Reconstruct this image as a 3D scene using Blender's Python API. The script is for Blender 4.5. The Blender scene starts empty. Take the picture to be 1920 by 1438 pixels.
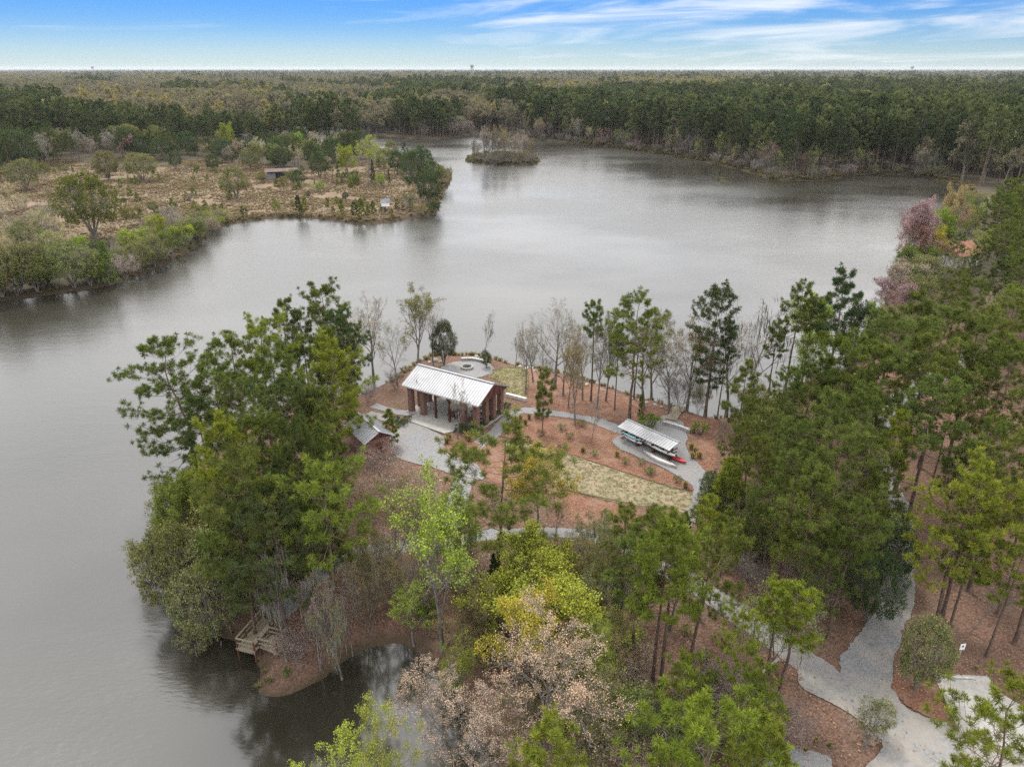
import bpy, bmesh, math, random
import numpy as np
from mathutils import Vector, Matrix

S = bpy.context.scene
COL = S.collection
R = math.radians

# ------------------------------------------------------------------ camera
cam_d = bpy.data.cameras.new("camera")
cam_d.sensor_width = 36.0
cam_d.lens = 36.0 * 1333 / 1920
cam_d.clip_start = 0.5
cam_d.clip_end = 80000
cam = bpy.data.objects.new("camera", cam_d)
COL.objects.link(cam)
cam.location = (0, 0, 44.0)
cam.rotation_euler = (R(90 - 23.87), 0, 0)
S.camera = cam

# ------------------------------------------------------------------ sky, sun, exposure
SUN_EL, SUN_AZ = 61.0, -18.0          # degrees; azimuth measured from the view direction (+Y) to the right
world = bpy.data.worlds.new("World")
S.world = world
world.use_nodes = True
wt = world.node_tree
wn, wl = wt.nodes, wt.links
wn.clear()


def N(tree, typ, **kw):
    n = tree.nodes.new(typ)
    for k, v in kw.items():
        if k.startswith("i_"):
            key = k[2:]
            key = int(key) if key.isdigit() else key.replace("_", " ")
            n.inputs[key].default_value = v
        else:
            setattr(n, k, v)
    return n


def M(tree, op, a, b=None, c=None, clamp=False):
    n = tree.nodes.new("ShaderNodeMath")
    n.operation = op
    n.use_clamp = clamp
    for i, v in enumerate((a, b, c)):
        if v is None:
            continue
        if isinstance(v, (int, float)):
            n.inputs[i].default_value = v
        else:
            tree.links.new(v, n.inputs[i])
    return n.outputs[0]


def MIX(tree, fac, a, b, typ="MIX"):
    n = tree.nodes.new("ShaderNodeMix")
    n.data_type = "RGBA"
    n.blend_type = typ
    for sock, v in ((n.inputs[0], fac), (n.inputs[6], a), (n.inputs[7], b)):
        if isinstance(v, (int, float)):
            sock.default_value = v
        elif isinstance(v, tuple):
            sock.default_value = (*v, 1) if len(v) == 3 else v
        else:
            tree.links.new(v, sock)
    return n.outputs[2]


def MAPR(tree, v, a, b, c, d, smooth=True):
    n = tree.nodes.new("ShaderNodeMapRange")
    n.interpolation_type = "SMOOTHSTEP" if smooth else "LINEAR"
    tree.links.new(v, n.inputs[0])
    for i, q in enumerate((a, b, c, d)):
        n.inputs[i + 1].default_value = q
    return n.outputs[0]


sky = N(wt, "ShaderNodeTexSky", sky_type="NISHITA", sun_disc=False)
sky.sun_elevation = R(SUN_EL)
sky.sun_rotation = R(SUN_AZ)
sky.altitude = 40
sky.air_density = 1.0
sky.dust_density = 0.0
sky.ozone_density = 2.5
geo = N(wt, "ShaderNodeTexCoord")
sep = N(wt, "ShaderNodeSeparateXYZ")
wl.new(geo.outputs["Generated"], sep.inputs[0])
sx, sy, sz = sep.outputs
zc = M(wt, "MAXIMUM", sz, 0.0)
hsv = N(wt, "ShaderNodeHueSaturation")
hsv.inputs["Saturation"].default_value = 1.0
hsv.inputs["Value"].default_value = 0.95
wl.new(sky.outputs[0], hsv.inputs["Color"])
# cirrus streaks: noise stretched along the horizon, tilted a little, thicker to the right
cv = N(wt, "ShaderNodeCombineXYZ")
wl.new(M(wt, "MULTIPLY", sx, 3.4), cv.inputs[0])
wl.new(M(wt, "MULTIPLY", sy, 3.4), cv.inputs[1])
tilt = M(wt, "ADD", M(wt, "MULTIPLY", zc, 34.0), M(wt, "MULTIPLY", sx, -1.5))
wl.new(tilt, cv.inputs[2])
n1 = N(wt, "ShaderNodeTexNoise", i_Scale=1.25, i_Detail=8.0, i_Roughness=0.58, i_Distortion=0.55)
wl.new(cv.outputs[0], n1.inputs["Vector"])
cover = MAPR(wt, sx, -0.7, 0.7, -0.085, 0.075)
streak = MAPR(wt, M(wt, "ADD", n1.outputs[0], cover), 0.48, 0.78, 0.0, 0.8)
low = MAPR(wt, zc, 0.0, 0.05, 0.12, 0.0)      # the pale band the air makes above the horizon
# the thin overcast that closes above the strip of open sky, uneven like real cloud
n2 = N(wt, "ShaderNodeTexNoise", i_Scale=1.6, i_Detail=5.0, i_Roughness=0.55, i_Distortion=0.4)
cv2 = N(wt, "ShaderNodeCombineXYZ")
den = M(wt, "ADD", zc, 0.25)
wl.new(M(wt, "DIVIDE", sx, den), cv2.inputs[0])
wl.new(M(wt, "DIVIDE", sy, den), cv2.inputs[1])
wl.new(cv2.outputs[0], n2.inputs["Vector"])
deck = M(wt, "MULTIPLY", MAPR(wt, zc, 0.075, 0.17, 0.0, 1.0), MAPR(wt, n2.outputs[0], 0.25, 0.6, 0.72, 1.0))
cl = M(wt, "MAXIMUM", M(wt, "MAXIMUM", streak, low), deck)
deckcol = MIX(wt, MAPR(wt, n2.outputs[0], 0.3, 0.7, 0.0, 1.0), (12.0, 12.1, 12.3), (15.8, 15.6, 15.3))
ccol = MIX(wt, MAPR(wt, zc, 0.05, 0.2, 0.0, 1.0), (6.2, 6.5, 6.8), deckcol)
blue = MIX(wt, 1.0, hsv.outputs[0], MIX(wt, MAPR(wt, zc, 0.0, 0.075, 0.0, 1.0), (0.40, 0.54, 0.77), (0.17, 0.38, 0.79)), "MULTIPLY")
skymix = MIX(wt, cl, blue, ccol)
bg = N(wt, "ShaderNodeBackground")
bg.inputs["Strength"].default_value = 0.10
wl.new(skymix, bg.inputs["Color"])
wo = N(wt, "ShaderNodeOutputWorld")
wl.new(bg.outputs[0], wo.inputs["Surface"])

sun_d = bpy.data.lights.new("sun", "SUN")
sun_d.energy = 2.0
sun_d.angle = R(12)
sun_d.color = (1.0, 0.95, 0.87)
sun = bpy.data.objects.new("sun", sun_d)
COL.objects.link(sun)
_e, _a = R(SUN_EL), R(SUN_AZ)
_sd = Vector((math.sin(_a) * math.cos(_e), math.cos(_a) * math.cos(_e), math.sin(_e)))
sun.rotation_euler = (-_sd).to_track_quat("-Z", "Y").to_euler()
sun.location = _sd * 300

S.view_settings.view_transform = "Standard"
S.view_settings.look = "None"
S.view_settings.exposure = 0.64
S.view_settings.gamma = 1.0
S.view_settings.use_curve_mapping = False
S.render.engine = "CYCLES"
cy = S.cycles
cy.max_bounces = 4
cy.diffuse_bounces = 1
cy.glossy_bounces = 2
cy.transmission_bounces = 3
cy.volume_bounces = 0
cy.transparent_max_bounces = 4
cy.sample_clamp_indirect = 3.0
cy.sample_clamp_direct = 3.0
cy.use_denoising = False
cy.denoiser = "OPENIMAGEDENOISE"
cy.denoising_input_passes = "RGB_ALBEDO_NORMAL"
cy.denoising_prefilter = "NONE"
cy.caustics_reflective = False
cy.caustics_refractive = False

# ------------------------------------------------------------------ helpers
rng = np.random.default_rng(11)
LAND = 0.8


def tag(o, label=None, category=None, group=None, kind=None):
    if label: o["label"] = label
    if category: o["category"] = category
    if group: o["group"] = group
    if kind: o["kind"] = kind
    return o


def link(name, mesh, mat=None, parent=None):
    o = bpy.data.objects.new(name, mesh)
    COL.objects.link(o)
    if mat is not None and mesh is not None and not mesh.materials:
        mesh.materials.append(mat)
    if parent is not None:
        o.parent = parent
    return o


def empty(name, loc=(0, 0, 0), rz=0.0):
    o = bpy.data.objects.new(name, None)
    COL.objects.link(o)
    o.location = loc
    o.rotation_euler = (0, 0, rz)
    o.empty_display_size = 0.3
    return o


def np_mesh(name, verts, faces, tint=None, mats=(), fmat=None, smooth=False):
    """mesh from numpy arrays; faces is (n,3) or (n,4) or a list of such arrays"""
    if not isinstance(faces, (list, tuple)):
        faces = [faces]
    me = bpy.data.meshes.new(name)
    verts = np.asarray(verts, np.float32)
    me.vertices.add(len(verts))
    me.vertices.foreach_set("co", verts.ravel())
    loops = np.concatenate([f.ravel() for f in faces]).astype(np.int32)
    tot = np.concatenate([np.full(len(f), f.shape[1], np.int32) for f in faces])
    start = np.concatenate([[0], np.cumsum(tot)[:-1]]).astype(np.int32)
    me.loops.add(len(loops))
    me.loops.foreach_set("vertex_index", loops)
    me.polygons.add(len(tot))
    me.polygons.foreach_set("loop_start", start)
    me.polygons.foreach_set("loop_total", tot)
    if fmat is not None:
        me.polygons.foreach_set("material_index", np.asarray(fmat, np.int32))
    me.polygons.foreach_set("use_smooth", np.full(len(tot), bool(smooth)))
    if tint is not None:
        a = me.attributes.new("tint", "FLOAT", "POINT")
        a.data.foreach_set("value", np.asarray(tint, np.float32))
    for m in mats:
        me.materials.append(m)
    me.update(calc_edges=True)
    return me


class MB:
    """collects simple solids into one mesh"""
    def __init__(s):
        s.v, s.f = [], []

    def add(s, vs, fs):
        b = len(s.v)
        s.v += [tuple(v) for v in vs]
        s.f += [tuple(i + b for i in f) for f in fs]
        return s

    def box(s, c, d, rz=0.0, rx=0.0, ry=0.0):
        hx, hy, hz = d[0] / 2, d[1] / 2, d[2] / 2
        m = Matrix.Rotation(rz, 3, "Z") @ Matrix.Rotation(ry, 3, "Y") @ Matrix.Rotation(rx, 3, "X")
        vs = [Vector(c) + m @ Vector((x * hx, y * hy, z * hz)) for z in (-1, 1) for y in (-1, 1) for x in (-1, 1)]
        return s.add(vs, [(0, 2, 3, 1), (4, 5, 7, 6), (0, 1, 5, 4), (2, 6, 7, 3), (0, 4, 6, 2), (1, 3, 7, 5)])

    def bar(s, a, b, w, h):
        a, b = Vector(a), Vector(b)
        d = (b - a).normalized()
        side = d.cross(Vector((0, 0, 1)))
        side = Vector((1, 0, 0)) if side.length < 1e-4 else side.normalized()
        up = side.cross(d)
        vs = [p + side * (x * w / 2) + up * (z * h / 2) for p in (a, b) for z in (-1, 1) for x in (-1, 1)]
        return s.add(vs, [(0, 1, 3, 2), (4, 6, 7, 5), (0, 4, 5, 1), (2, 3, 7, 6), (0, 2, 6, 4), (1, 5, 7, 3)])

    def tube(s, pts, rad, n=6, cap=True):
        pts = [Vector(p) for p in pts]
        if isinstance(rad, (int, float)):
            rad = [rad] * len(pts)
        vs, fs = [], []
        for i, p in enumerate(pts):
            d = (pts[min(i + 1, len(pts) - 1)] - pts[max(i - 1, 0)]).normalized()
            x = d.cross(Vector((0.13, 0.31, 0.94)))
            x = d.cross(Vector((1, 0, 0))) if x.length < 0.05 else x
            x.normalize()
            y = d.cross(x)
            vs += [p + (x * math.cos(2 * math.pi * k / n) + y * math.sin(2 * math.pi * k / n)) * rad[i] for k in range(n)]
        for i in range(len(pts) - 1):
            for k in range(n):
                fs.append((i * n + k, i * n + (k + 1) % n, (i + 1) * n + (k + 1) % n, (i + 1) * n + k))
        if cap:
            fs += [tuple(range(n - 1, -1, -1)), tuple((len(pts) - 1) * n + k for k in range(n))]
        return s.add(vs, fs)

    def prism(s, poly, z0, z1):
        n = len(poly)
        vs = [(p[0], p[1], z0) for p in poly] + [(p[0], p[1], z1) for p in poly]
        fs = [tuple(range(n - 1, -1, -1)), tuple(range(n, 2 * n))]
        fs += [(i, (i + 1) % n, n + (i + 1) % n, n + i) for i in range(n)]
        return s.add(vs, fs)

    def build(s, name, mat, parent=None, smooth=False, bevel=0.0):
        me = bpy.data.meshes.new(name)
        me.from_pydata(s.v, [], s.f)
        if bevel:
            bm = bmesh.new()
            bm.from_mesh(me)
            bmesh.ops.bevel(bm, geom=bm.edges[:], offset=bevel, segments=1, affect="EDGES")
            bm.to_mesh(me)
            bm.free()
        if smooth:
            me.polygons.foreach_set("use_smooth", [True] * len(me.polygons))
        me.update()
        return link(name, me, mat, parent)


# ------------------------------------------------------------------ materials
def new_mat(name):
    m = bpy.data.materials.new(name)
    m.use_nodes = True
    m.node_tree.nodes.clear()
    out = m.node_tree.nodes.new("ShaderNodeOutputMaterial")
    return m, m.node_tree, out


def surf(name, c1, c2, scale=1.0, rough=0.9, c3=None, scale3=0.15, amt3=0.5, bump=0.0, bscale=None, metal=0.0,
         world_pos=True, detail=6.0, lo=0.35, hi=0.65, stretch=None, spec=0.3):
    """two-tone noisy surface with an optional large-scale third tone and bump"""
    m, t, out = new_mat(name)
    if world_pos:
        pos = N(t, "ShaderNodeNewGeometry").outputs["Position"]
    else:
        pos = N(t, "ShaderNodeTexCoord").outputs["Object"]
    if stretch:
        mp = N(t, "ShaderNodeMapping")
        mp.inputs["Scale"].default_value = stretch
        t.links.new(pos, mp.inputs[0])
        pos = mp.outputs[0]
    n = N(t, "ShaderNodeTexNoise", i_Scale=scale, i_Detail=detail, i_Roughness=0.65)
    t.links.new(pos, n.inputs["Vector"])
    col = MIX(t, MAPR(t, n.outputs[0], lo, hi, 0, 1), c1, c2)
    if c3:
        n3 = N(t, "ShaderNodeTexNoise", i_Scale=scale3, i_Detail=4.0, i_Roughness=0.6)
        t.links.new(pos, n3.inputs["Vector"])
        col = MIX(t, MAPR(t, n3.outputs[0], 0.42, 0.66, 0, amt3), col, c3)
    b = N(t, "ShaderNodeBsdfPrincipled")
    t.links.new(col, b.inputs["Base Color"])
    b.inputs["Roughness"].default_value = rough
    b.inputs["Metallic"].default_value = metal
    b.inputs["Specular IOR Level"].default_value = spec
    if bump:
        nb = N(t, "ShaderNodeTexNoise", i_Scale=bscale or scale * 2, i_Detail=6.0, i_Roughness=0.7)
        t.links.new(pos, nb.inputs["Vector"])
        bp = N(t, "ShaderNodeBump", i_Strength=bump, i_Distance=0.1)
        t.links.new(nb.outputs[0], bp.inputs["Height"])
        t.links.new(bp.outputs[0], b.inputs["Normal"])
    t.links.new(b.outputs[0], out.inputs[0])
    return m


def foliage_mat(name, transl=0.12, use_obj=True, base=None, base2=None):
    """leaf colour = the object's colour (each tree has its own) times a per-leaf tint"""
    m, t, out = new_mat(name)
    at = N(t, "ShaderNodeAttribute", attribute_name="tint")
    oi = N(t, "ShaderNodeObjectInfo")
    if use_obj:
        col = oi.outputs["Color"]
    else:
        col = MIX(t, oi.outputs["Random"], base, base2)
    f = M(t, "MULTIPLY_ADD", at.outputs["Fac"], 1.0, 0.5)
    yel = MIX(t, MAPR(t, at.outputs["Fac"], 0.55, 1.0, 0.0, 0.35), col, MIX(t, 1.0, col, (1.5, 1.12, 0.6), "MULTIPLY"))
    comb = N(t, "ShaderNodeCombineColor")
    for i in range(3):
        t.links.new(f, comb.inputs[i])
    c = MIX(t, 1.0, yel, comb.outputs[0], "MULTIPLY")
    d = N(t, "ShaderNodeBsdfDiffuse")
    tr = N(t, "ShaderNodeBsdfTranslucent")
    t.links.new(c, d.inputs[0])
    t.links.new(c, tr.inputs[0])
    mx = N(t, "ShaderNodeMixShader", i_0=transl)
    t.links.new(d.outputs[0], mx.inputs[1])
    t.links.new(tr.outputs[0], mx.inputs[2])
    t.links.new(mx.outputs[0], out.inputs[0])
    return m


MAT = {}
MAT["leaf"] = foliage_mat("leaf")
MAT["bark_pine"] = surf("bark_pine", (0.085, 0.062, 0.05), (0.19, 0.135, 0.105), 5.0, world_pos=False, stretch=(1, 1, 0.25), spec=0.1)
MAT["bark_grey"] = surf("bark_grey", (0.12, 0.107, 0.093), (0.27, 0.245, 0.22), 4.0, world_pos=False, stretch=(1, 1, 0.3), spec=0.1)
MAT["moss"] = surf("moss", (0.13, 0.14, 0.11), (0.24, 0.25, 0.2), 3.0, world_pos=False, spec=0.05)
MAT["mulch"] = surf("mulch", (0.10, 0.045, 0.028), (0.26, 0.13, 0.082), 6.5, c3=(0.25, 0.165, 0.12), scale3=0.6, amt3=0.6, bump=0.35, bscale=14, detail=9)
MAT["gravel"] = surf("gravel", (0.17, 0.17, 0.177), (0.265, 0.265, 0.272), 6.0, c3=(0.245, 0.228, 0.205), scale3=0.3, amt3=0.6, bump=0.25, bscale=14, detail=10)
MAT["roadgrit"] = surf("roadgrit", (0.165, 0.165, 0.17), (0.25, 0.248, 0.246), 5.0, c3=(0.29, 0.265, 0.23), scale3=0.33, amt3=0.75, bump=0.25, bscale=12, detail=10)
MAT["concrete"] = surf("concrete", (0.29, 0.278, 0.258), (0.38, 0.366, 0.34), 2.5, c3=(0.33, 0.32, 0.30), scale3=0.45, amt3=0.7, bump=0.08, bscale=10, detail=8)
MAT["lawn"] = surf("lawn", (0.25, 0.21, 0.135), (0.155, 0.17, 0.08), 2.6, c3=(0.31, 0.235, 0.165), scale3=0.25, amt3=0.85, bump=0.5, bscale=10, detail=9, lo=0.42, hi=0.7)
MAT["lawn_green"] = surf("lawn_green", (0.15, 0.165, 0.065), (0.23, 0.205, 0.105), 2.6, c3=(0.29, 0.215, 0.15), scale3=0.25, amt3=0.6, bump=0.5, bscale=10, detail=9)
MAT["edging"] = surf("edging", (0.05, 0.03, 0.022), (0.11, 0.065, 0.045), 3.0)
MAT["timber_dark"] = surf("timber_dark", (0.07, 0.025, 0.018), (0.14, 0.055, 0.04), 3.0, stretch=(1, 1, 0.2), world_pos=False, rough=0.7)
MAT["timber_old"] = surf("timber_old", (0.17, 0.145, 0.10), (0.32, 0.275, 0.20), 4.0, stretch=(1, 6, 6), world_pos=False)
MAT["timber_grey"] = surf("timber_grey", (0.3, 0.28, 0.25), (0.48, 0.45, 0.41), 4.0, world_pos=False)
MAT["stone"] = surf("stone", (0.24, 0.235, 0.225), (0.42, 0.41, 0.39), 3.0, bump=0.4, bscale=6)
MAT["stone_wall"] = surf("stone_wall", (0.33, 0.325, 0.31), (0.5, 0.49, 0.47), 3.0, bump=0.4, bscale=6)
MAT["white_wall"] = surf("white_wall", (0.5, 0.49, 0.465), (0.6, 0.585, 0.56), 1.5)
MAT["char"] = surf("char", (0.012, 0.011, 0.01), (0.03, 0.027, 0.025), 4.0)
MAT["soffit"] = surf("soffit", (0.23, 0.235, 0.25), (0.30, 0.305, 0.32), 1.0, world_pos=False)
MAT["rust_roof"] = surf("rust_roof", (0.085, 0.058, 0.05), (0.14, 0.095, 0.08), 0.6, c3=(0.2, 0.17, 0.16), scale3=0.3)
MAT["shed_wall"] = surf("shed_wall", (0.12, 0.13, 0.15), (0.22, 0.235, 0.26), 0.8)
MAT["red_roof"] = surf("red_roof", (0.28, 0.12, 0.10), (0.36, 0.17, 0.135), 0.8)
MAT["red_plastic"] = surf("red_plastic", (0.5, 0.02, 0.018), (0.58, 0.035, 0.028), 1.2, rough=0.35, world_pos=False, spec=0.5)
MAT["blue_plastic"] = surf("blue_plastic", (0.33, 0.62, 0.68), (0.42, 0.70, 0.75), 1.2, rough=0.35, world_pos=False, spec=0.5)
MAT["white_plastic"] = surf("white_plastic", (0.62, 0.62, 0.6), (0.7, 0.7, 0.68), 1.2, rough=0.4, world_pos=False, spec=0.5)
MAT["dark_plastic"] = surf("dark_plastic", (0.02, 0.022, 0.022), (0.045, 0.048, 0.048), 1.2, rough=0.4, world_pos=False, spec=0.5)
MAT["aluminium"] = surf("aluminium", (0.33, 0.31, 0.30), (0.43, 0.41, 0.40), 2.0, rough=0.45, metal=0.55, world_pos=False)
MAT["roof_metal"] = surf("roof_metal", (0.30, 0.308, 0.33), (0.365, 0.373, 0.395), 0.8, rough=0.45, metal=0.25, c3=(0.29, 0.285, 0.28), scale3=0.9, amt3=0.6, stretch=(1, 1, 1), spec=0.5)
MAT["tower_paint"] = surf("tower_paint", (0.3, 0.31, 0.33), (0.36, 0.37, 0.39), 0.1)
MAT["sign_white"] = surf("sign_white", (0.78, 0.78, 0.78), (0.82, 0.82, 0.82), 1.0)
MAT["sign_black"] = surf("sign_black", (0.03, 0.03, 0.035), (0.05, 0.05, 0.055), 1.0)

# brick: the bricks are under 4 px, so they stay in the material
m, t, out = new_mat("brick")
tc = N(t, "ShaderNodeTexCoord")
sepb = N(t, "ShaderNodeSeparateXYZ")
t.links.new(tc.outputs["Object"], sepb.inputs[0])
cb = N(t, "ShaderNodeCombineXYZ")
t.links.new(M(t, "ADD", sepb.outputs[0], sepb.outputs[1]), cb.inputs[0])
t.links.new(sepb.outputs[2], cb.inputs[1])
bt = N(t, "ShaderNodeTexBrick", i_Scale=1.0, i_Mortar_Size=0.008, i_Brick_Width=0.215, i_Row_Height=0.075, i_Bias=-0.1)
bt.inputs["Color1"].default_value = (0.20, 0.075, 0.05, 1)
bt.inputs["Color2"].default_value = (0.085, 0.035, 0.028, 1)
bt.inputs["Mortar"].default_value = (0.28, 0.25, 0.22, 1)
t.links.new(cb.outputs[0], bt.inputs["Vector"])
nz = N(t, "ShaderNodeTexNoise", i_Scale=6.0, i_Detail=2.0)
t.links.new(tc.outputs["Object"], nz.inputs["Vector"])
bc = MIX(t, MAPR(t, nz.outputs[0], 0.58, 0.7, 0, 0.6), bt.outputs["Color"], (0.34, 0.17, 0.12))
bb = N(t, "ShaderNodeBsdfPrincipled", i_Roughness=0.9)
t.links.new(bc, bb.inputs["Base Color"])
bpn = N(t, "ShaderNodeBump", i_Strength=0.4, i_Distance=0.01, invert=True)
t.links.new(bt.outputs["Fac"], bpn.inputs["Height"])
t.links.new(bpn.outputs[0], bb.inputs["Normal"])
t.links.new(bb.outputs[0], out.inputs[0])
MAT["brick"] = m

# lake water
m, t, out = new_mat("lake_water")
pos = N(t, "ShaderNodeNewGeometry").outputs["Position"]
def wnoise(scale, detail, stretch=(1, 1, 1), rough=0.6, rot=0.0):
    mp = N(t, "ShaderNodeMapping")
    mp.inputs["Scale"].default_value = stretch
    mp.inputs["Rotation"].default_value = (0, 0, rot)
    t.links.new(pos, mp.inputs[0])
    n = N(t, "ShaderNodeTexNoise", i_Scale=scale, i_Detail=detail, i_Roughness=rough)
    t.links.new(mp.outputs[0], n.inputs["Vector"])
    return n.outputs[0]
rip = wnoise(1.9, 4.0, (0.6, 1.5, 1), 0.6, 0.35)
rip2 = wnoise(0.35, 3.0, (0.6, 1.5, 1), 0.55, -0.25)
gust = MAPR(t, wnoise(0.016, 4.0, (0.7, 1.0, 1), 0.55, 0.2), 0.36, 0.62, 0.45, 1.0)
sp = N(t, "ShaderNodeSeparateXYZ")
t.links.new(pos, sp.inputs[0])
# wind reaches the open lake, not the small cove under the bank
dcx = M(t, "SUBTRACT", sp.outputs[0], -9.0)
dcy = M(t, "SUBTRACT", sp.outputs[1], 36.0)
dco = M(t, "SQRT", M(t, "ADD", M(t, "MULTIPLY", dcx, dcx), M(t, "MULTIPLY", dcy, dcy)))
calm = MAPR(t, dco, 8.0, 24.0, 0.10, 1.0)
wind = M(t, "MULTIPLY", gust, calm)
hgt = M(t, "MULTIPLY", M(t, "ADD", M(t, "MULTIPLY", rip, 0.045), M(t, "MULTIPLY", rip2, 0.05)), wind)
wb = N(t, "ShaderNodeBump", i_Strength=1.0, i_Distance=1.0)
t.links.new(hgt, wb.inputs["Height"])
wp = N(t, "ShaderNodeBsdfPrincipled")
wp.inputs["Base Color"].default_value = (0.023, 0.021, 0.014, 1)
wp.inputs["IOR"].default_value = 2.0
t.links.new(M(t, "MULTIPLY_ADD", wind, 0.22, 0.07), wp.inputs["Roughness"])
t.links.new(wb.outputs[0], wp.inputs["Normal"])
t.links.new(wp.outputs[0], out.inputs[0])
MAT["water"] = m

# ground: leaf litter under the woods, heath on the field, wet dark bank; the tone is stored per vertex as 'zone'
m, t, out = new_mat("ground")
pos = N(t, "ShaderNodeNewGeometry").outputs["Position"]
zn = N(t, "ShaderNodeAttribute", attribute_name="zone").outputs["Color"]
zs = N(t, "ShaderNodeSeparateColor")
t.links.new(zn, zs.inputs[0])
na = N(t, "ShaderNodeTexNoise", i_Scale=5.5, i_Detail=9.0, i_Roughness=0.75)
nb_ = N(t, "ShaderNodeTexNoise", i_Scale=0.22, i_Detail=6.0, i_Roughness=0.6)
nc_ = N(t, "ShaderNodeTexNoise", i_Scale=0.045, i_Detail=6.0, i_Roughness=0.65)
for q in (na, nb_, nc_):
    t.links.new(pos, q.inputs["Vector"])
litter = MIX(t, MAPR(t, na.outputs[0], 0.33, 0.68, 0, 1), (0.075, 0.042, 0.03), (0.235, 0.148, 0.11))
litter = MIX(t, MAPR(t, nb_.outputs[0], 0.48, 0.7, 0, 0.6), litter, (0.13, 0.105, 0.075))
heath = MIX(t, MAPR(t, nb_.outputs[0], 0.35, 0.65, 0, 1), (0.165, 0.115, 0.08), (0.24, 0.178, 0.132))
heath = MIX(t, MAPR(t, nc_.outputs[0], 0.52, 0.68, 0, 0.75), heath, (0.15, 0.15, 0.06))
heath = MIX(t, MAPR(t, na.outputs[0], 0.3, 0.7, 0.35, 0), heath, (0.10, 0.075, 0.045))
wet = MIX(t, na.outputs[0], (0.035, 0.027, 0.018), (0.085, 0.065, 0.04))
far = MIX(t, nc_.outputs[0], (0.05, 0.045, 0.03), (0.10, 0.085, 0.06))
gc = MIX(t, zs.outputs[0], litter, heath)
gc = MIX(t, zs.outputs[2], gc, far)
gc = MIX(t, zs.outputs[1], gc, wet)
gb = N(t, "ShaderNodeBsdfPrincipled", i_Roughness=0.95)
gb.inputs["Specular IOR Level"].default_value = 0.1
t.links.new(gc, gb.inputs["Base Color"])
gbp = N(t, "ShaderNodeBump", i_Strength=0.35, i_Distance=0.12)
t.links.new(na.outputs[0], gbp.inputs["Height"])
t.links.new(gbp.outputs[0], gb.inputs["Normal"])
t.links.new(gb.outputs[0], out.inputs[0])
MAT["ground"] = m

# ------------------------------------------------------------------ survey: where things stand, in metres (x right, y away)
LAKE = [(-144.99, 107.85), (-126.07, 126.38), (-105.73, 141.07), (-97.85, 146.39), (-89.66, 152.49), (-85.54, 166.63), (-84.62, 182.73), (-87.17, 205.42), (-87.37, 220.83), (-78.52, 229.36), (-68.77, 231.14), (-53.67, 225.02), (-44.36, 220.01), (-34.02, 228.48), (-25.57, 237.56), (-25.95, 254.64), (-26.52, 277.88), (-26.83, 329.7), (-31.84, 351.88), (-43.53, 377.08), (-62.04, 411.16), (-86.68, 448.52), (-114.51, 471.45), (-138.54, 461.35), (-169.2, 454.85), (-206.38, 436.35), (-223.25, 445.42), (-229.01, 471.45), (-209.09, 524.78), (-208.31, 613.14), (-214.13, 689.92), (-201.72, 797.32), (-226.44, 1045.32), (-195.87, 1078.66), (-151.29, 797.32), (-131.8, 643.02), (-123.4, 560.8), (-91.02, 533.36), (-57.94, 508.39), (-37.34, 524.78), (-28.66, 560.8), (-22.64, 580.66), (-8.16, 575.57), (3.79, 533.36), (17.84, 500.57), (40.99, 478.42), (61.82, 454.85), (85.67, 411.16), (100.09, 374.85), (109.77, 344.18), (111.64, 319.57), (123.22, 313.14), (135.91, 316.32), (159.68, 333.21), (177.26, 329.7), (184.29, 316.32), (182.99, 298.08), (163.03, 260.11), (137.3, 221.66), (112.46, 189.35), (91.74, 163.72), (78.17, 143.31), (70.71, 129.48), (64.04, 117.82), (54.05, 105.58), (46.81, 100.24), (39.06, 94.41), (31.89, 88.62), (27.88, 87.47), (24.7, 89.63), (21.46, 92.24), (17.33, 95.34), (12.3, 100.04), (8.4, 102.96), (4.27, 105.14), (0.43, 106.93), (-2.65, 109.25), (-6.25, 110.69), (-10.73, 110.93), (-14.18, 109.73), (-17.1, 105.14), (-19.48, 98.83), (-23.44, 94.41), (-30.03, 89.97), (-35.14, 85.08), (-37.38, 77.82), (-38.07, 71.51), (-37.64, 64.94), (-34.49, 56.69), (-29.99, 49.91), (-25.97, 46.96), (-23.36, 46.02), (-21.07, 44.24), (-19.69, 41.21), (-18.46, 40.33), (-16.51, 40.69), (-14.76, 42.01), (-13.45, 43.78), (-11.6, 45.54), (-9.39, 45.72), (-7.68, 44.53), (-6.17, 42.55), (-4.48, 39.92), (-2.74, 37.51), (-1.12, 34.86), (-0.7, 31.69), (-3.36, 29.55), (-12.11, 29.55), (-15.29, 26.95), (-21.89, 22.51), (-34.23, 20.14)]
ISLES = [[(-24.78, 391.0), (-19.04, 377.08), (-2.66, 368.31), (11.57, 372.64), (14.64, 391.0), (7.39, 411.16), (-6.06, 422.01), (-18.06, 419.24)], [(92.1, 313.14), (91.46, 314.69), (89.9, 315.34), (88.35, 314.69), (87.7, 313.14), (88.35, 311.58), (89.9, 310.94), (91.46, 311.58)]]
FIELD = [(-137.33, 177.14), (-246.01, 332.45), (-235.0, 383.89), (-173.9, 337.92), (-158.54, 393.55), (-97.97, 337.92), (-62.21, 383.89), (-40.67, 351.37), (-29.28, 330.67), (-26.77, 250.01), (-43.42, 224.32), (-70.02, 236.05), (-89.14, 226.06), (-91.81, 213.63), (-107.88, 230.5), (-107.89, 202.4), (-119.93, 189.01)]
OPEN = [(-560.13, 419.86), (-213.81, 419.86), (-102.23, 446.58), (-27.65, 383.89), (-12.28, 279.16), (55.22, 217.63), (156.85, 289.86), (181.23, 289.86), (305.23, 289.86), (61.35, 24.72), (-64.96, 24.72)]
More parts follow.
